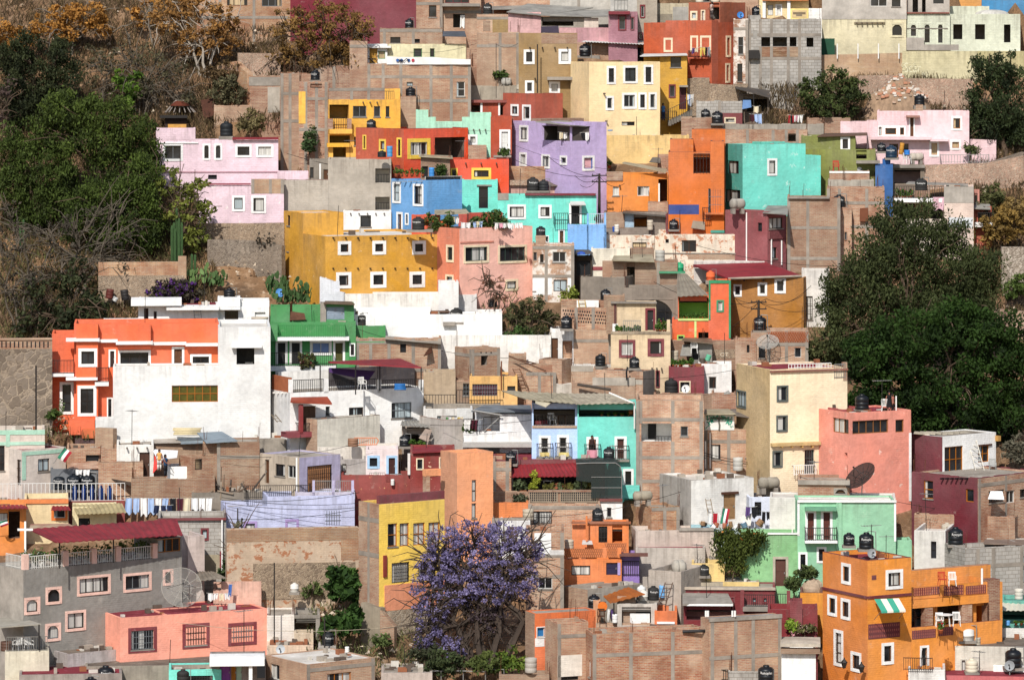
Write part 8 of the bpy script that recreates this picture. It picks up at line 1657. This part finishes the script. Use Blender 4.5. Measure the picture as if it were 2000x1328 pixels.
h=H('low flat roofed concrete house between cream block and coral house',stucco('#b3a9a4',.8),(350,478,882),1145,1300,th=28,roof='rd',par=.04,d=-.5);h=H('wide dark flat roof house in front of the coral house',concrete('#a3998a'),(600,1560),1225,1330,D=5,roof='rd',par=.05,d=-.4);h2=H('faded red flat roof house with two tanks at the bottom edge',concrete('#a89c92'),(135,860),1285,1450,D=4,roof='rr',par=.08,d=-1.2);tank(h2,640,1420,106,'lower black water tank of the pair at the bottom edge',dy=-.5);tank(h2,746,1345,112,'taller black water tank of the pair at the bottom edge',dy=.8);h3=H('bright turquoise house edge with grilled window at the bottom',TURQ,(1190,1560),1255,1420,D=3,d=-.8);h3.win(1330,1295,1500,1335,'g');tank(h3,1290,1345,86,'squat black water tank before the bright turquoise house edge',dy=-1,logo=False)
T(400,960)
h=H('white canopy house with purple, ochre and mint doors',stucco('#8a7f78',.8),(35,430),1190,1420,D=4,d=-.5,roof='rd');h.wins('105 1215 182 1335 d',pane=plain('#7a3f8a',.7));h.wins('186 1215 219 1335 d',pane=plain('#a5681e',.7));h.wins('222 1210 260 1335 d',pane=plain('#a9c4b0',.7));h.bar(35,1140,420,1205,WHITE,'canopy',-1.4,.1);h.bar(310,1200,335,1330,WHITE,'column',-1.2,-1.0);h.bar(368,1175,424,1290,BLACK,'black_box',-1.3,-.6)
h=H('brick house with white patched roof and dish at the bottom',BX,(425,718,1200),1218,1500,th=32,roof='rw',par=.05,d=-1.5);bwr=h;h.frame([730,1185],[1235]);h.win(864,1275,1032,1340,'q',sash=OCHS);h.win(463,1215,526,1322,'q','L');dish(h,535,1110,66,'pale grey satellite dish on the white patched roof',6.5,plain('#b9bcbc',.5),az=-10,el=15)
h=H('cement pedestal house with a tall black tank in the gully',concrete('#b8afa4'),(800,925),1095,1200,D=2,d=.6);tank(h,870,1095,86,'tall black water tank on the gully pedestal',hs=1.15,dy=.9);antenna(h,845,885,1160,'thin post in front of the gully tank',-1,False,.05)
h=H('whitewashed brick ruin with open concrete frame',brick('#b5714f','#c99a78','#bdaea0',1.),(438,630),875,1020,D=4,par=.1);h.vol(CON,628,812,870,892,dy=.02,D=3.5,name='roof_frame');h.vol(CON,782,812,890,1040,dy=.05,D=.3,name='column');h2=H('small pale peach wall house below the ruin',stucco('#e3c4a5',.8),(440,765),1082,1150,D=3,roof='rd',par=.04,d=.3);h3=H('cracked plaster wall house under the ruin',stucco('#cdb79a',.9,.3),(630,765),1000,1100,D=2,d=.2)
tank(h,632,705,62,'white drum tank on a stand against the stone gully wall',mat=plain('#d8d3c8',.7),logo=False,kind='plain',dy=2.5);antenna(h,490,500,1060,'tall thin mast in front of the coral house end',-1.5,False,.045);drum(1003,1130,bwr.Y+3,30,38,'#dedbd4','white bucket on the gully path','bucket','bucket')
T(800,960)
fn=empty('chain_link_fence',at(150,1328,ymap(1328)-.5));tag(fn,'grey chain link fence in front of the jacaranda','fence');o_=np.array(at(150,1328,ymap(1328)-.5));mb=MB()
for x,y in((150,1262),(222,1260),(378,1262),(535,1225),(665,1250)):mb.tube(tuple(np.array(at(x,1400,ymap(1328)-.5))-o_),tuple(np.array(at(x,y,ymap(1328)-.5))-o_),.035)
mb.build('fence_post',STEEL,fn);mb=MB();mb.path([tuple(np.array(at(x,y,ymap(1328)-.5))-o_)for x,y in((150,1262),(378,1262),(535,1268),(535,1250),(665,1252))],.03);mb.build('top_rail',STEEL,fn)
h=H('pale plaster roof house behind the chain link fence',stucco('#b9a99c',.9),(-200,160),1275,1420,D=4,roof='rc',par=.06);drum(855,1272,h.Y,84,100,'#a8a095','mossy cement drum beside the jacaranda shrubs');h2=H('low brick wall house beside the chain link fence',BRd,(630,985),1290,1420,D=2)
# ================================================================ trees, hillside and cables (photo pixels)
T(0,0,1)
def tr(label,blobs,base,cols,dens=1.,dy=0.,**k):return tree(label,blobs,base,ymap(base[1])+dy,cols,dens,**k)
GD=('#212b10','#59692c');GREY=plain('#7d7468',.95,.3)
PEP=dict(leaf=.13,clump=.75,m=105,droop=.45,trunk=.3,asp=.42,inner=.1,dens=1.5)
tr('broad bright green pepper tree beside the pale pink house',[(130,215,55,42),(200,215,60,42),(262,262,48,45),(95,258,50,42),(165,275,80,50),(240,315,62,50),(290,310,25,45)],(200,440),GD,**PEP)
tr('rounded green pepper tree at the edge of the picture below the dark trees',[(35,290,50,50),(90,335,62,55),(25,360,50,50),(110,395,60,45),(60,420,50,35)],(80,450),('#20290f','#4f5f28'),**PEP)
tr('lower green pepper tree behind the tall column cactus',[(200,385,70,55),(270,395,50,60),(250,450,58,42),(285,340,35,40),(170,440,55,40),(300,450,30,45)],(250,500),('#212b10','#546529'),**PEP)
tr('dark feathery evergreen on the upper slope with two crowns',[(45,95,40,35),(122,105,35,36),(60,150,55,45),(118,160,48,42),(15,115,35,35),(30,200,45,45),(90,205,45,40)],(75,250),('#1d2315','#3f4528'),**PEP)
tr('slim light green young tree among grey brush on the slope',[(230,150,17,18),(272,156,20,14),(250,182,26,24),(245,205,22,18)],(245,228),('#2f431a','#637f2b'),leaf=.2,clump=.5,trunk=.09)
GO=('#805828','#bd8844')
tr('golden leaved dry tree at the top corner of the slope',[(15,62,42,26),(62,60,32,18),(30,85,35,15)],(35,135),GO,1.0,leaf=.15,clump=.5,m=40,trunk=.12,bark=GREY,twigs=1)
tr('golden leaved dry tree with low spreading crown on the slope',[(115,30,42,20),(165,28,50,24),(195,50,32,20),(140,58,52,20),(95,62,25,15)],(140,110),GO,.9,leaf=.15,clump=.5,m=40,trunk=.13,bark=GREY,twigs=1)
tr('dry brown-gold tree with pale trunks beside the tall brick house',[(335,35,42,38),(390,18,50,25),(425,80,42,40),(440,48,32,35),(375,85,32,32)],(400,140),('#66482a','#a87c44'),.8,leaf=.15,clump=.5,m=34,trunk=.16,bark=plain('#a59a8c',.9),trunks=3,twigs=2)
tr('second thin golden tree in front of the brick house corner',[(290,10,35,22),(270,35,25,18)],(300,85),GO,.4,leaf=.2,clump=.5,trunk=.1,bark=GREY,twigs=1)
tr('bushy brown leaved tree in front of the maroon wall',[(570,62,48,48),(640,38,62,42),(690,58,40,45),(625,100,62,36),(560,112,36,24),(680,105,35,28)],(640,150),('#5a4526','#967340'),.8,leaf=.13,clump=.55,m=44,trunk=.2,trunks=4,twigs=3,bark=plain('#4f4234',.95))
tr('grey olive leafless brush across the upper slope',[(200,120,42,38),(262,115,45,32),(312,132,45,32),(352,152,35,30),(292,172,52,30),(190,175,35,30),(350,195,40,20)],(275,215),('#39372a','#625c42'),.42,leaf=.16,clump=.7,trunk=.08,trunks=6,twigs=3,bark=plain('#5f564a',.95),cat='bush',name='brush')
tr('airy olive green tree leaning over the lower pink house corner',[(330,352,35,30),(378,372,35,34),(398,420,22,30),(345,412,35,30),(372,462,35,30),(395,395,20,20)],(350,505),('#3f481c','#7d833a'),.62,leaf=.17,clump=.5,trunk=.13,twigs=1)
BA=('#35312a','#575044');BK=plain('#5d5448',.95)
tr('tangled leafless grey tree in the middle of the slope',[(95,450,45,45),(165,445,60,45),(235,455,40,42),(150,505,65,40),(220,505,40,35)],(140,575),BA,.3,leaf=.14,clump=.7,trunk=.16,trunks=4,twigs=4,bark=BK,dy=-.5)
tr('leafless grey brown bush at the lower edge of the slope',[(25,480,40,40),(20,560,45,45),(75,540,45,40),(60,600,50,35),(15,430,25,35)],(50,650),BA,.35,leaf=.14,clump=.7,trunk=.12,trunks=5,twigs=3,bark=BK)
tr('dark evergreen shrub tree above the orange villa',[(90,570,40,40),(150,575,42,50),(115,620,60,34),(180,610,30,40),(150,530,30,30),(60,630,40,25)],(130,655),('#1f2616','#43492c'),.75,leaf=.18,clump=.6,trunk=.12,trunks=3,twigs=2)
tr('leafless purple brown bush at the picture edge beside green trees',[(10,190,26,45),(12,240,25,30)],(10,275),('#3a2f2c','#5a4a44'),.4,leaf=.14,clump=.6,trunk=.07,trunks=3,twigs=3,dy=-2)
tr('bare dark shrub before the ruined brick wall',[(225,530,32,28),(250,520,22,20)],(205,575),('#3a302a','#54483c'),.15,leaf=.12,clump=.5,trunk=.07,trunks=2,twigs=3)
for x,y,w,h_,n,c in((445,205,75,60,'grey green weed bush above the crumbling brick wall',('#4a4632','#6f6a4c')),(490,260,60,45,'dry grass tuft bush beside the pale pink house',('#5f5538','#8d8058')),(605,305,26,62,'narrow climbing plant on the stacked brick house',('#2f3f24','#566a40')),(440,160,90,40,'dry brown bush below the golden tree',('#4d3c28','#7a6444'))):shrub(x,y,ymap(y)-1.5,w,h_,n,c)
shrub(345,592,ymap(592)-1,115,48,'purple bougainvillea bush behind the white penthouse',('#2c2a22','#4a4436'),flower=('#3f1f5c','#6a3a8a',.6,16),cat='bush',name='bougainvillea')
cactus(345,502,ymap(502)-1.5,[(-9,62,5),(-5,68,5),(0,96,5),(5,76,5),(10,68,5),(2,30,4),(-2,55,4)],'tall many-stemmed column cactus behind the brick ruin')
cactus(378,530,ymap(530)-1.5,[(-3,34,5),(3,33,5)],'short two-stemmed column cactus beside the prickly pear');cactus(43,478,ymap(478)-3,[(-3,38,4),(3,50,4)],'two-stemmed column cactus deep in the grey brush')
pads(385,552,ymap(552)-1,46,34,'prickly pear next to the short column cactus',26,'#66804a');pads(425,558,ymap(558)-.5,52,30,'prickly pear clump on the terrace soil',30,'#4a6236')
for x,y,w,h_,n in((545,570,60,44,'prickly pear thicket in front of the ochre house'),(590,590,66,48,'larger prickly pear thicket against the ochre house'),(555,590,40,28,'low prickly pear by the light blue dish')):pads(x,y,ymap(y)-2.5,w,h_,n,50,'#415a30')
h=H('ruined brick and stone wall on the slope',BRo,(192,364),512,600,D=.7,name='ruin_wall',cat='wall',d=.5);h.bar(192,538,360,600,STN,'stone_course',-.03,.02);h.vol(BRo,348,364,501,dy=-.01,D=.68)
drum(213,583,h.Y-.8,15,18,'#5c2a22','rusty red barrel leaning by the ruined wall','barrel','barrel',8);drum(245,586,h.Y-.8,15,20,'#2e2a28','black barrel leaning by the ruined wall','barrel','barrel',-8);drum(223,588,h.Y-1.1,10,8,'#d0cec8','white paint bucket by the ruined wall','bucket','bucket',30)
wall_px([(405,468,512),(480,470,512),(550,480,540)],STNg,'dark stone terrace wall above the bare soil plot')
wall_px([(-20,682,845),(102,680,835)],stone('#8d8072','#665a4e','#a3927e',1.3),'tall old grey stone wall beside the orange villa');wall_px([(-20,662,682,.0),(102,662,680,.0)],BR,'brick balustrade wall on top of the grey stone wall','balustrade',d=-10.4,below=.05,th=.3)if False else None
h=H('pierced brick balustrade above the grey stone wall',stone('#8d8072','#665a4e','#a3927e',.9),(-20,102),662,845,D=.45,name='balustrade',cat='wall',d=.15);h.bar(-20,664,102,682,BR,'brick_band',-.012,.05);h.bar(-20,660,102,664,BRd,'coping',-.1,.1)
for i in range(14):h.main.bar(-14+8.2*i,667,-11.5+8.2*i,679,BLACK,'pierced_slot',-.02,.02)
for i,x in enumerate((508,528)):tree('crossed dry tree trunk against the stone terrace wall',[(x,470,4,4)],(530-i*8,505),ymap(505)-1.5,BA,.1,trunk=.14,m=3,group='crossed dry trunks',twigs=0,name='dead_trunk')
c0=np.array(at(352,220,ymap(225)));root=empty('conical_skeleton',tuple(c0));mb=MB();k=ymap(225)/F
for i in range(16):t=2*math.pi*i/16;mb.tube((30*k*math.cos(t),30*k*math.sin(t)*.6,0),(8*k*math.cos(t),8*k*math.sin(t)*.6,24*k),.04)
mb.build('spoke',plain('#8a8078',.8),root);mb=MB();mb.lathe([(20*k,13*k),(10*k,22*k),(0,24*k)],n=14,cap=False);mb.build('rusty_cover',plain('#5d2c1c',.9),root);tag(root,'rusty conical frame of metal spokes above the pale pink house','metal frame')
mb=slab_px([(398,232,ymap(232)),(425,225,ymap(232)),(418,192,ymap(232)+1),(392,196,ymap(232)+1)],.06);o_=np.array(mb.v[0]);mb.v=[tuple(np.array(p)-o_)for p in mb.v];tag(mb.build('rusty_grating',plain('#4a2c20',.9,.4),None,False,tuple(o_)),'rusty grating leaning beside the conical frame','grating')
h=H('dark tin hut with a yellow board above the pale pink house',plain('#3a2c26',.9),(322,364),228,262,D=2,name='hut',cat='hut');h.bar(328,243,364,252,stucco('#d99a2c'),'yellow_board',-.1,0);h.bar(312,226,366,231,DARKMET,'tin_roof',-.5,1)
h=H('stepped ruin wall house on the weedy slope',BRp,(418,492),207,235,D=1,name='ruin_wall',cat='wall')
tr('rounded thorn tree below the cream mansion',[(1590,182,34,34),(1630,168,45,34),(1662,186,34,34),(1622,210,58,24)],(1628,240),('#222c17','#525d30'),dy=-.6,leaf=.14,clump=.5,m=40,trunk=.12,trunks=3)
tr('dark weeping tree at the corner beside the pink garden wall',[(1925,130,32,34),(1975,138,42,42),(1918,190,34,45),(1972,205,48,50),(1935,250,40,34),(1995,250,30,40),(1905,230,22,35)],(1965,300),('#1c2515','#414d2b'),**PEP)
BIG=dict(leaf=.13,clump=.85,m=120,droop=.6,trunk=.4,asp=.4,inner=.1,dens=1.75)
tr('huge grey green weeping pepper tree beside the ochre house',[(1738,425,36,42),(1800,432,52,42),(1852,455,42,36),(1690,495,52,50),(1762,505,80,60),(1850,525,78,60),(1918,520,40,52),(1665,560,55,55),(1745,595,80,60),(1840,605,90,60),(1910,590,50,60),(1628,590,24,58),(1640,650,35,40)],(1780,770),('#2a321a','#5a623a'),dy=1.0,trans=.35,**BIG)
tr('huge deep green tree behind the salmon house',[(1700,690,62,55),(1780,655,80,58),(1870,642,80,58),(1948,665,62,60),(1720,765,72,60),(1810,745,90,70),(1910,755,90,70),(1985,725,45,75),(1690,805,42,50),(1780,815,62,40),(1880,825,72,40),(1965,815,60,50)],(1830,880),('#19270f','#3b5421'),leaf=.14,clump=.85,m=120,droop=.2,trunk=.4,inner=.1,asp=.5,dy=1.0,dens=1.5,trans=.35)
shrub(1615,715,ymap(715)-.5,90,70,'olive bush between the cream tower and the pepper tree',('#343820','#60633c'));shrub(1985,905,ymap(905)-2,60,55,'grey bush behind the white-fronted maroon house',('#4a463a','#6f6a58'))
for x,y,w,h_,n,c in((1940,420,70,60,'green bush on the rocky hillside edge',('#3f4426','#6a6a40')),(1955,480,90,80,'dry ochre bush on the rocky hillside',('#5f4d2a','#96793f')),(1985,440,60,60,'dry straw bush under the stepped lane',('#6b5836','#9c8350')),(1920,450,50,60,'dark thin bush beside the brick red balcony house',('#3f3d28','#6a6446')),(1985,585,50,50,'green creeper on the iron fence',('#35441f','#5f7236'))):shrub(x,y,ymap(y)-1,w,h_,n,c)
tr('round dark olive tree in front of the white wall',[(1008,612,27,26),(1045,606,32,26),(1030,636,42,24),(1072,630,20,22)],(1032,662),('#2a2d1c','#5c5c3a'),dy=-1.2,leaf=.13,clump=.42,m=34,trunk=.1,trunks=3,twigs=1)
shrub(1112,588,ymap(610),40,26,'small yellow green bush behind the white wall',('#5a6a24','#99a046'));shrub(1012,668,ymap(668)-1.5,60,30,'green shrub at the foot of the dark olive tree',('#2c3f1c','#54703a'));tr('thin twiggy red tree against the salmon house wall',[(965,560,24,18),(980,575,26,16),(955,545,14,14)],(965,600),('#6a4434','#94705a'),.3,dy=-3,leaf=.12,clump=.4,trunk=.05,twigs=2)
tank(None,962,600,18,'black water tank half hidden by the twiggy red tree',dy=ymap(610)-1,logo=False)
JB=[(870,1062,42,32),(925,1046,52,28),(985,1046,48,28),(1035,1070,26,26),(850,1100,38,34),(915,1095,58,36),(985,1098,52,36),(835,1145,30,30),(890,1150,50,38),(965,1150,52,38),(1025,1128,30,36),(845,1195,36,30),(840,1245,32,28),(885,1262,26,20)]
tr('large violet flowering jacaranda in front of the yellow house',JB,(940,1296),('#5c5379','#9a90b8'),1.0,leaf=.07,clump=.34,m=34,trunk=.28,trunks=5,twigs=4,bark=plain('#463b33',.95,.3),asp=.7,trans=.3,inner=.45)
tr('grey brown twig mass of the tree behind the jacaranda flowers',[(930,1160,70,45),(990,1165,55,45),(900,1200,50,35),(960,1215,55,35)],(960,1300),('#3a3136','#5a4c52'),.35,dy=.6,leaf=.13,clump=.6,trunk=.2,trunks=4,twigs=4,bark=plain('#463b33',.95,.3))
for x,y,w,h_,n,c in((870,1318,90,50,'dark green shrub under the jacaranda by the fence',('#26301c','#4c5634')),(1000,1312,70,44,'bright green shrub under the jacaranda',('#3a4f1c','#7d8f3a')),(950,1316,90,40,'olive shrub between the jacaranda trunks',('#34401f','#66703a')),(830,1290,60,40,'shady shrub at the stone base of the yellow house',('#2a2e20','#4a4e38')),(745,1260,50,22,'low weeds on the gully path',('#3d4a26','#6d7a46')),(610,1165,40,30,'small weed bush by the gully wall',('#3d4a26','#6d7a46')),(575,1155,26,20,'little bush beside the white drum',('#2f4020','#5a6d3a')),(450,1140,50,50,'dark leafy plant above the leaning red roof',('#2c3a20','#4f5f3a'))):shrub(x,y,ymap(y)-1,w,h_,n,c)
FG=('#1f3316','#47642c')
tr('glossy green fig tree in the gully below the retaining wall',[(662,1115,22,18),(655,1140,24,20),(690,1135,22,22),(672,1160,30,20),(703,1155,12,18)],(675,1185),FG,dy=-1.5,leaf=.26,clump=.42,m=22,trunk=.1,asp=.75)
tr('low spreading green fig bush lower in the gully',[(650,1222,28,18),(680,1215,26,22),(695,1198,14,14),(640,1232,20,12)],(665,1245),FG,dy=-1.0,leaf=.26,clump=.42,m=22,trunk=.08,asp=.75)
tr('slender grey tree at the end of the retaining wall',[(468,1045,16,18),(480,1075,20,18),(455,1085,14,14),(462,1028,12,12)],(458,1120),('#55523f','#84806a'),.6,dy=-1.5,leaf=.13,clump=.35,trunk=.05,twigs=1)
scrub('dry_brush','dry grass and low brush covering the unbuilt slopes',[(0,0,560,240),(0,240,420,660),(1880,280,2000,660),(1480,150,1900,260)],66000,('#43382a','#6f5d3e'),.35,.5)
scrub('green_weeds','green and grey weeds between houses and gully walls',[(600,1180,850,1320),(1560,560,1690,720),(860,560,1010,680),(0,380,400,660),(60,760,200,860)],15000,('#3d4426','#7a7a4c'),.35,.4)
rs=np.random.RandomState(21);mb=MB()
for(x0,y0,x1,y1,n)in((0,0,560,240,160),(380,480,640,610,120),(600,1180,850,1310,160),(1880,280,2000,640,120),(1600,160,1900,250,160),(80,780,190,850,60)):
 for _ in range(n):
  x,y=rs.uniform(x0,x1),rs.uniform(y0,y1);p=np.array(at(x,y,ymap(y)-.1));s_=rs.uniform(.05,.2);a,b,c,d=[p+rs.normal(size=3)*s_*.3+q for q in((-s_,0,0),(s_,-s_*.3,0),(.2*s_,s_,0),(0,0,s_))];mb.quad([a,b,d],rs.randint(2));mb.quad([b,c,d],0);mb.quad([c,a,d],1)
tag(mb.build('loose_stones',[plain('#a8937c',.95),plain('#cbb9a2',.95)]),'loose pale stones scattered over the bare slopes','stones',kind='stuff')
T(1200,320);pl=pole(1100,1040,1300,ymap(640)-2.0,'short wooden utility pole in front of the ochre house',arms=2)
YP=ymap(640)-2.0
for x,y,n in((300,900,'cable from the ochre house pole towards the orange terrace'),(900,990,'cable from the ochre house pole to the house corner'),(1500,930,'cable from the ochre house pole to the white wall'),(1640,1060,'cable from the ochre house pole towards the dark tree'),(640,1330,'cable from the ochre house pole down to the junk yard')):wire([(1100,1055,YP),(x,y,YP-.3)],n,.7)
wire([(900,1010,YP-.4),(1160,1030,YP-.6),(1440,1000,YP-.4)],'slack cable crossing the front of the ochre house',.4)
T(800,320);pole(1447,75,400,ymap(430)-1.5,'utility pole in front of the lavender house',arms=2)
for x,y,n in((1050,-60,'cable from the lavender pole up over the rubble roof'),(1260,90,'cable from the lavender pole to the sheet roof'),(780,-40,'long cable across the lavender house wall'),(1640,150,'cable from the lavender pole to the orange house'),(1300,160,'low cable under the lavender pole')):wire([(1447,95,ymap(430)-1.6),(x,y,ymap(430)-1.6)],n,.5)
T(1200,640);pole(517,882,1075,ymap(925)-.5,'short dark pole before the brick loggia house',r=.16)
for x,y,n in((-60,1060,'cable from the short dark pole to the turquoise house'),(-40,1090,'lower cable from the short dark pole towards the terrace'),(1230,1035,'cable from the short dark pole to the cream house'),(700,990,'cable from the short dark pole to the mural house'),(1600,1060,'long cable towards the salmon house')):wire([(517,905,ymap(925)-.6),(x,y,ymap(925)-.8)],n,.45)
T(400,960)
for y0,y1,n in((60,5,'upper cable across the periwinkle house'),(40,80,'middle cable across the periwinkle house'),(190,120,'lower cable across the periwinkle house'),(75,110,'slack cable near the periwinkle roof edge')):wire([(120,y0,pw.Y-1.2),(1090,y1,pw.Y-1.2)],n,.3)
pole(232,115,260,pw.Y-1.4,'thin dark post before the periwinkle house',r=.06,arms=0);wire([(-200,920,ymap(1290)),(1900,870,ymap(1290))],'long pale wire crossing in front of the jacaranda',.8,.014,plain('#b3a58c'))
T(800,0)
for a,b,n in(((780,1100),(1500,1290),'cable sagging over the lavender house corner'),((0,400),(520,330),'thin cable above the cream house roof'),((660,340),(830,330),'short cable between masts near the olive house')):wire([(*a,ymap(330)-4),(*b,ymap(330)-4)],n,.3,.012)
T(0,0,1)
for a,b,yy,n in(((690,640),(1010,700),700,'cable over the white terrace roofs'),((840,830),(1180,790),880,'cable over the white laundry porch'),((1240,740),(1560,690),790,'cable over the red house and white cube house'),((430,890),(720,860),930,'cable over the lavender grey house'),((1000,1010),(1330,960),1060,'cable over the lattice orange house'),((1330,470),(1640,520),560,'cable from the peeling cream house to the brick wall'),((560,300),(800,330),360,'thin cable over the beige plastered house'),((1560,930),(1990,1010),1010,'cable over the maroon house front')):wire([(*a,ymap(yy)-2),(*b,ymap(yy)-2)],n,.5,.016)
T(0,0,1);rs=np.random.RandomState(77);used=0
for h in HOUSES:
 if h.D<3 or rs.rand()>.3 or h.W<2 or h.ztop>44:continue
 v=h.vols[0];x,y=rs.uniform(.15,.85)*h.W,rs.uniform(.4,h.D*.5);L=rs.uniform(1.2,2.8);tv=rs.rand()<.35
 p=(h.P[0]+h.u[0]*x+h.v[0]*y,h.P[1]+h.u[1]*x+h.v[1]*y,h.zb+v.z1-v.par)
 r_=empty('antenna',p,R(rs.uniform(-60,60)));tag(r_,'small television aerial on a thin mast standing on a flat roof' if tv else 'thin bare iron rod standing on a flat roof','antenna','small rooftop television aerials' if tv else 'thin bare rooftop rods')
 mb=MB();mb.tube((0,0,0),(rs.uniform(-.12,.12),0,L),.022,n=5);mb.build('mast',DARKMET,r_)
 if tv:
  mb=MB();mb.tube((-.5,0,L-.1),(.5,0,L-.1),.015,n=4);[mb.tube((-.4+.16*k,-.28,L-.1),(-.4+.16*k,.28,L-.1),.011,n=4)for k in range(6)];mb.build('aerial',STEEL,r_)
for h in HOUSES:
 for v in h.vols:v.finish()
def inside(poly,x,y):
 r=False;n=len(poly)
 for i in range(n):
  x0,y0=poly[i];x1,y1=poly[(i+1)%n]
  if(y0>y)!=(y1>y)and x<(x1-x0)*(y-y0)/(y1-y0)+x0:r=not r
 return r
def make_ground():
 xs=[-900,-600,-400,-250,-160,-110,-80]+[x*1.0 for x in range(-64,65)]+[80,110,160,250,400,600,900]
 ys=[-60,0,60,120,160,190,210,225]+[y*1.0 for y in range(236,392)]+[400,415,440,480,540,640,800]
 rs=np.random.RandomState(3);V=[];nx=len(xs)
 for y in ys:
  for x in xs:
   z=ground(y)
   if 236<=y<=392 and abs(x)<66:z+=.22*math.sin(x*.55+y*.31)*math.sin(y*.47-x*.2)+rs.uniform(-.12,.12)-.25
   V.append([x,y,z])
 for h in HOUSES:
  m=1.8;W,D=h.W,h.D;low=min(h.zfront-.1,h.ztop-1.3)
  px=[c[0]for c in h.foot];py=[c[1]for c in h.foot]
  for j,y in enumerate(ys):
   if y<min(py)-2.5 or y>max(py)+2.5 or y<236:continue
   for i,x in enumerate(xs):
    if min(px)-2.5<=x<=max(px)+2.5:
     lx,ly=h.loc(x,y)
     if-m<lx<W+m and-.6<ly<D+1.2:v=V[j*nx+i];v[2]=min(v[2],low)
 mb=MB();mb.v=[tuple(v)for v in V]
 for j in range(len(ys)-1):
  for i in range(nx-1):a=j*nx+i;mb.f.append((a,a+1,a+nx+1,a+nx));mb.mi.append(0)
 t=NT('dry_earth');g=t.node('ShaderNodeNewGeometry');p=g.outputs['Position']
 c=t.mix(t.ramp(t.noise(p,.16,6,.65),.38,.62),lin('#8a6a4c'),lin('#5e4a38'))
 c=t.mix(t.ramp(t.noise(p,.9,6,.7),.5,.7),c,lin('#a3866a'))
 c=t.mix(t.ramp(t.noise(p,2.6,4,.7),.6,.66,0,.7),c,lin('#4a3d2c'))
 t.bump(t.math('ADD',t.noise(p,1.6,8,.7),t.noise(p,6,4)),.8,.15)
 o=mb.build('ground',t.col(c));tag(o,kind='structure')
make_ground()
cam=bpy.data.cameras.new('camera');co=bpy.data.objects.new('camera',cam);COL.objects.link(co)
co.location=(0,0,HC);co.rotation_euler=(R(90),0,0);cam.sensor_width=36;cam.lens=F/2000*36
cam.shift_y=-(664-YH)/2000;cam.clip_end=5000;cam.clip_start=1
bpy.context.scene.camera=co
SUN_EL,SUN_AZ=42,14
a,e=R(SUN_AZ),R(SUN_EL)
sd=np.array((-math.sin(a)*math.cos(e),-math.cos(a)*math.cos(e),math.sin(e)))
su=bpy.data.lights.new('sun','SUN');su.energy=4.5;su.angle=R(.53);su.color=(1,.965,.915)
so=bpy.data.objects.new('sun',su);COL.objects.link(so)
from mathutils import Vector
so.rotation_euler=Vector(sd).to_track_quat('Z','Y').to_euler();so.location=(0,100,150)
w=bpy.data.worlds.new('World');bpy.context.scene.world=w;w.use_nodes=True
nt=w.node_tree;sky=nt.nodes.new('ShaderNodeTexSky');sky.sky_type='NISHITA';sky.sun_disc=False
sky.sun_elevation=e;sky.sun_rotation=math.atan2(sd[0],sd[1])
nt.links.new(sky.outputs[0],nt.nodes['Background'].inputs[0]);nt.nodes['Background'].inputs[1].default_value=.12
sc=bpy.context.scene;sc.view_settings.view_transform='Standard';sc.view_settings.look='None';sc.view_settings.exposure=0
sc.cycles.max_bounces=5;sc.cycles.diffuse_bounces=3;sc.cycles.transparent_max_bounces=8;sc.cycles.use_denoising=True
for lb,l in LABELS.items():
 if len(l)>1 and any(g is None for _,g in l):print('DUP LABEL',lb,[n for n,_ in l])
 if not 4<=len(lb.split())<=16:print('LABEL LEN',len(lb.split()),lb)
print('objects',len(bpy.data.objects),'houses',len(HOUSES))
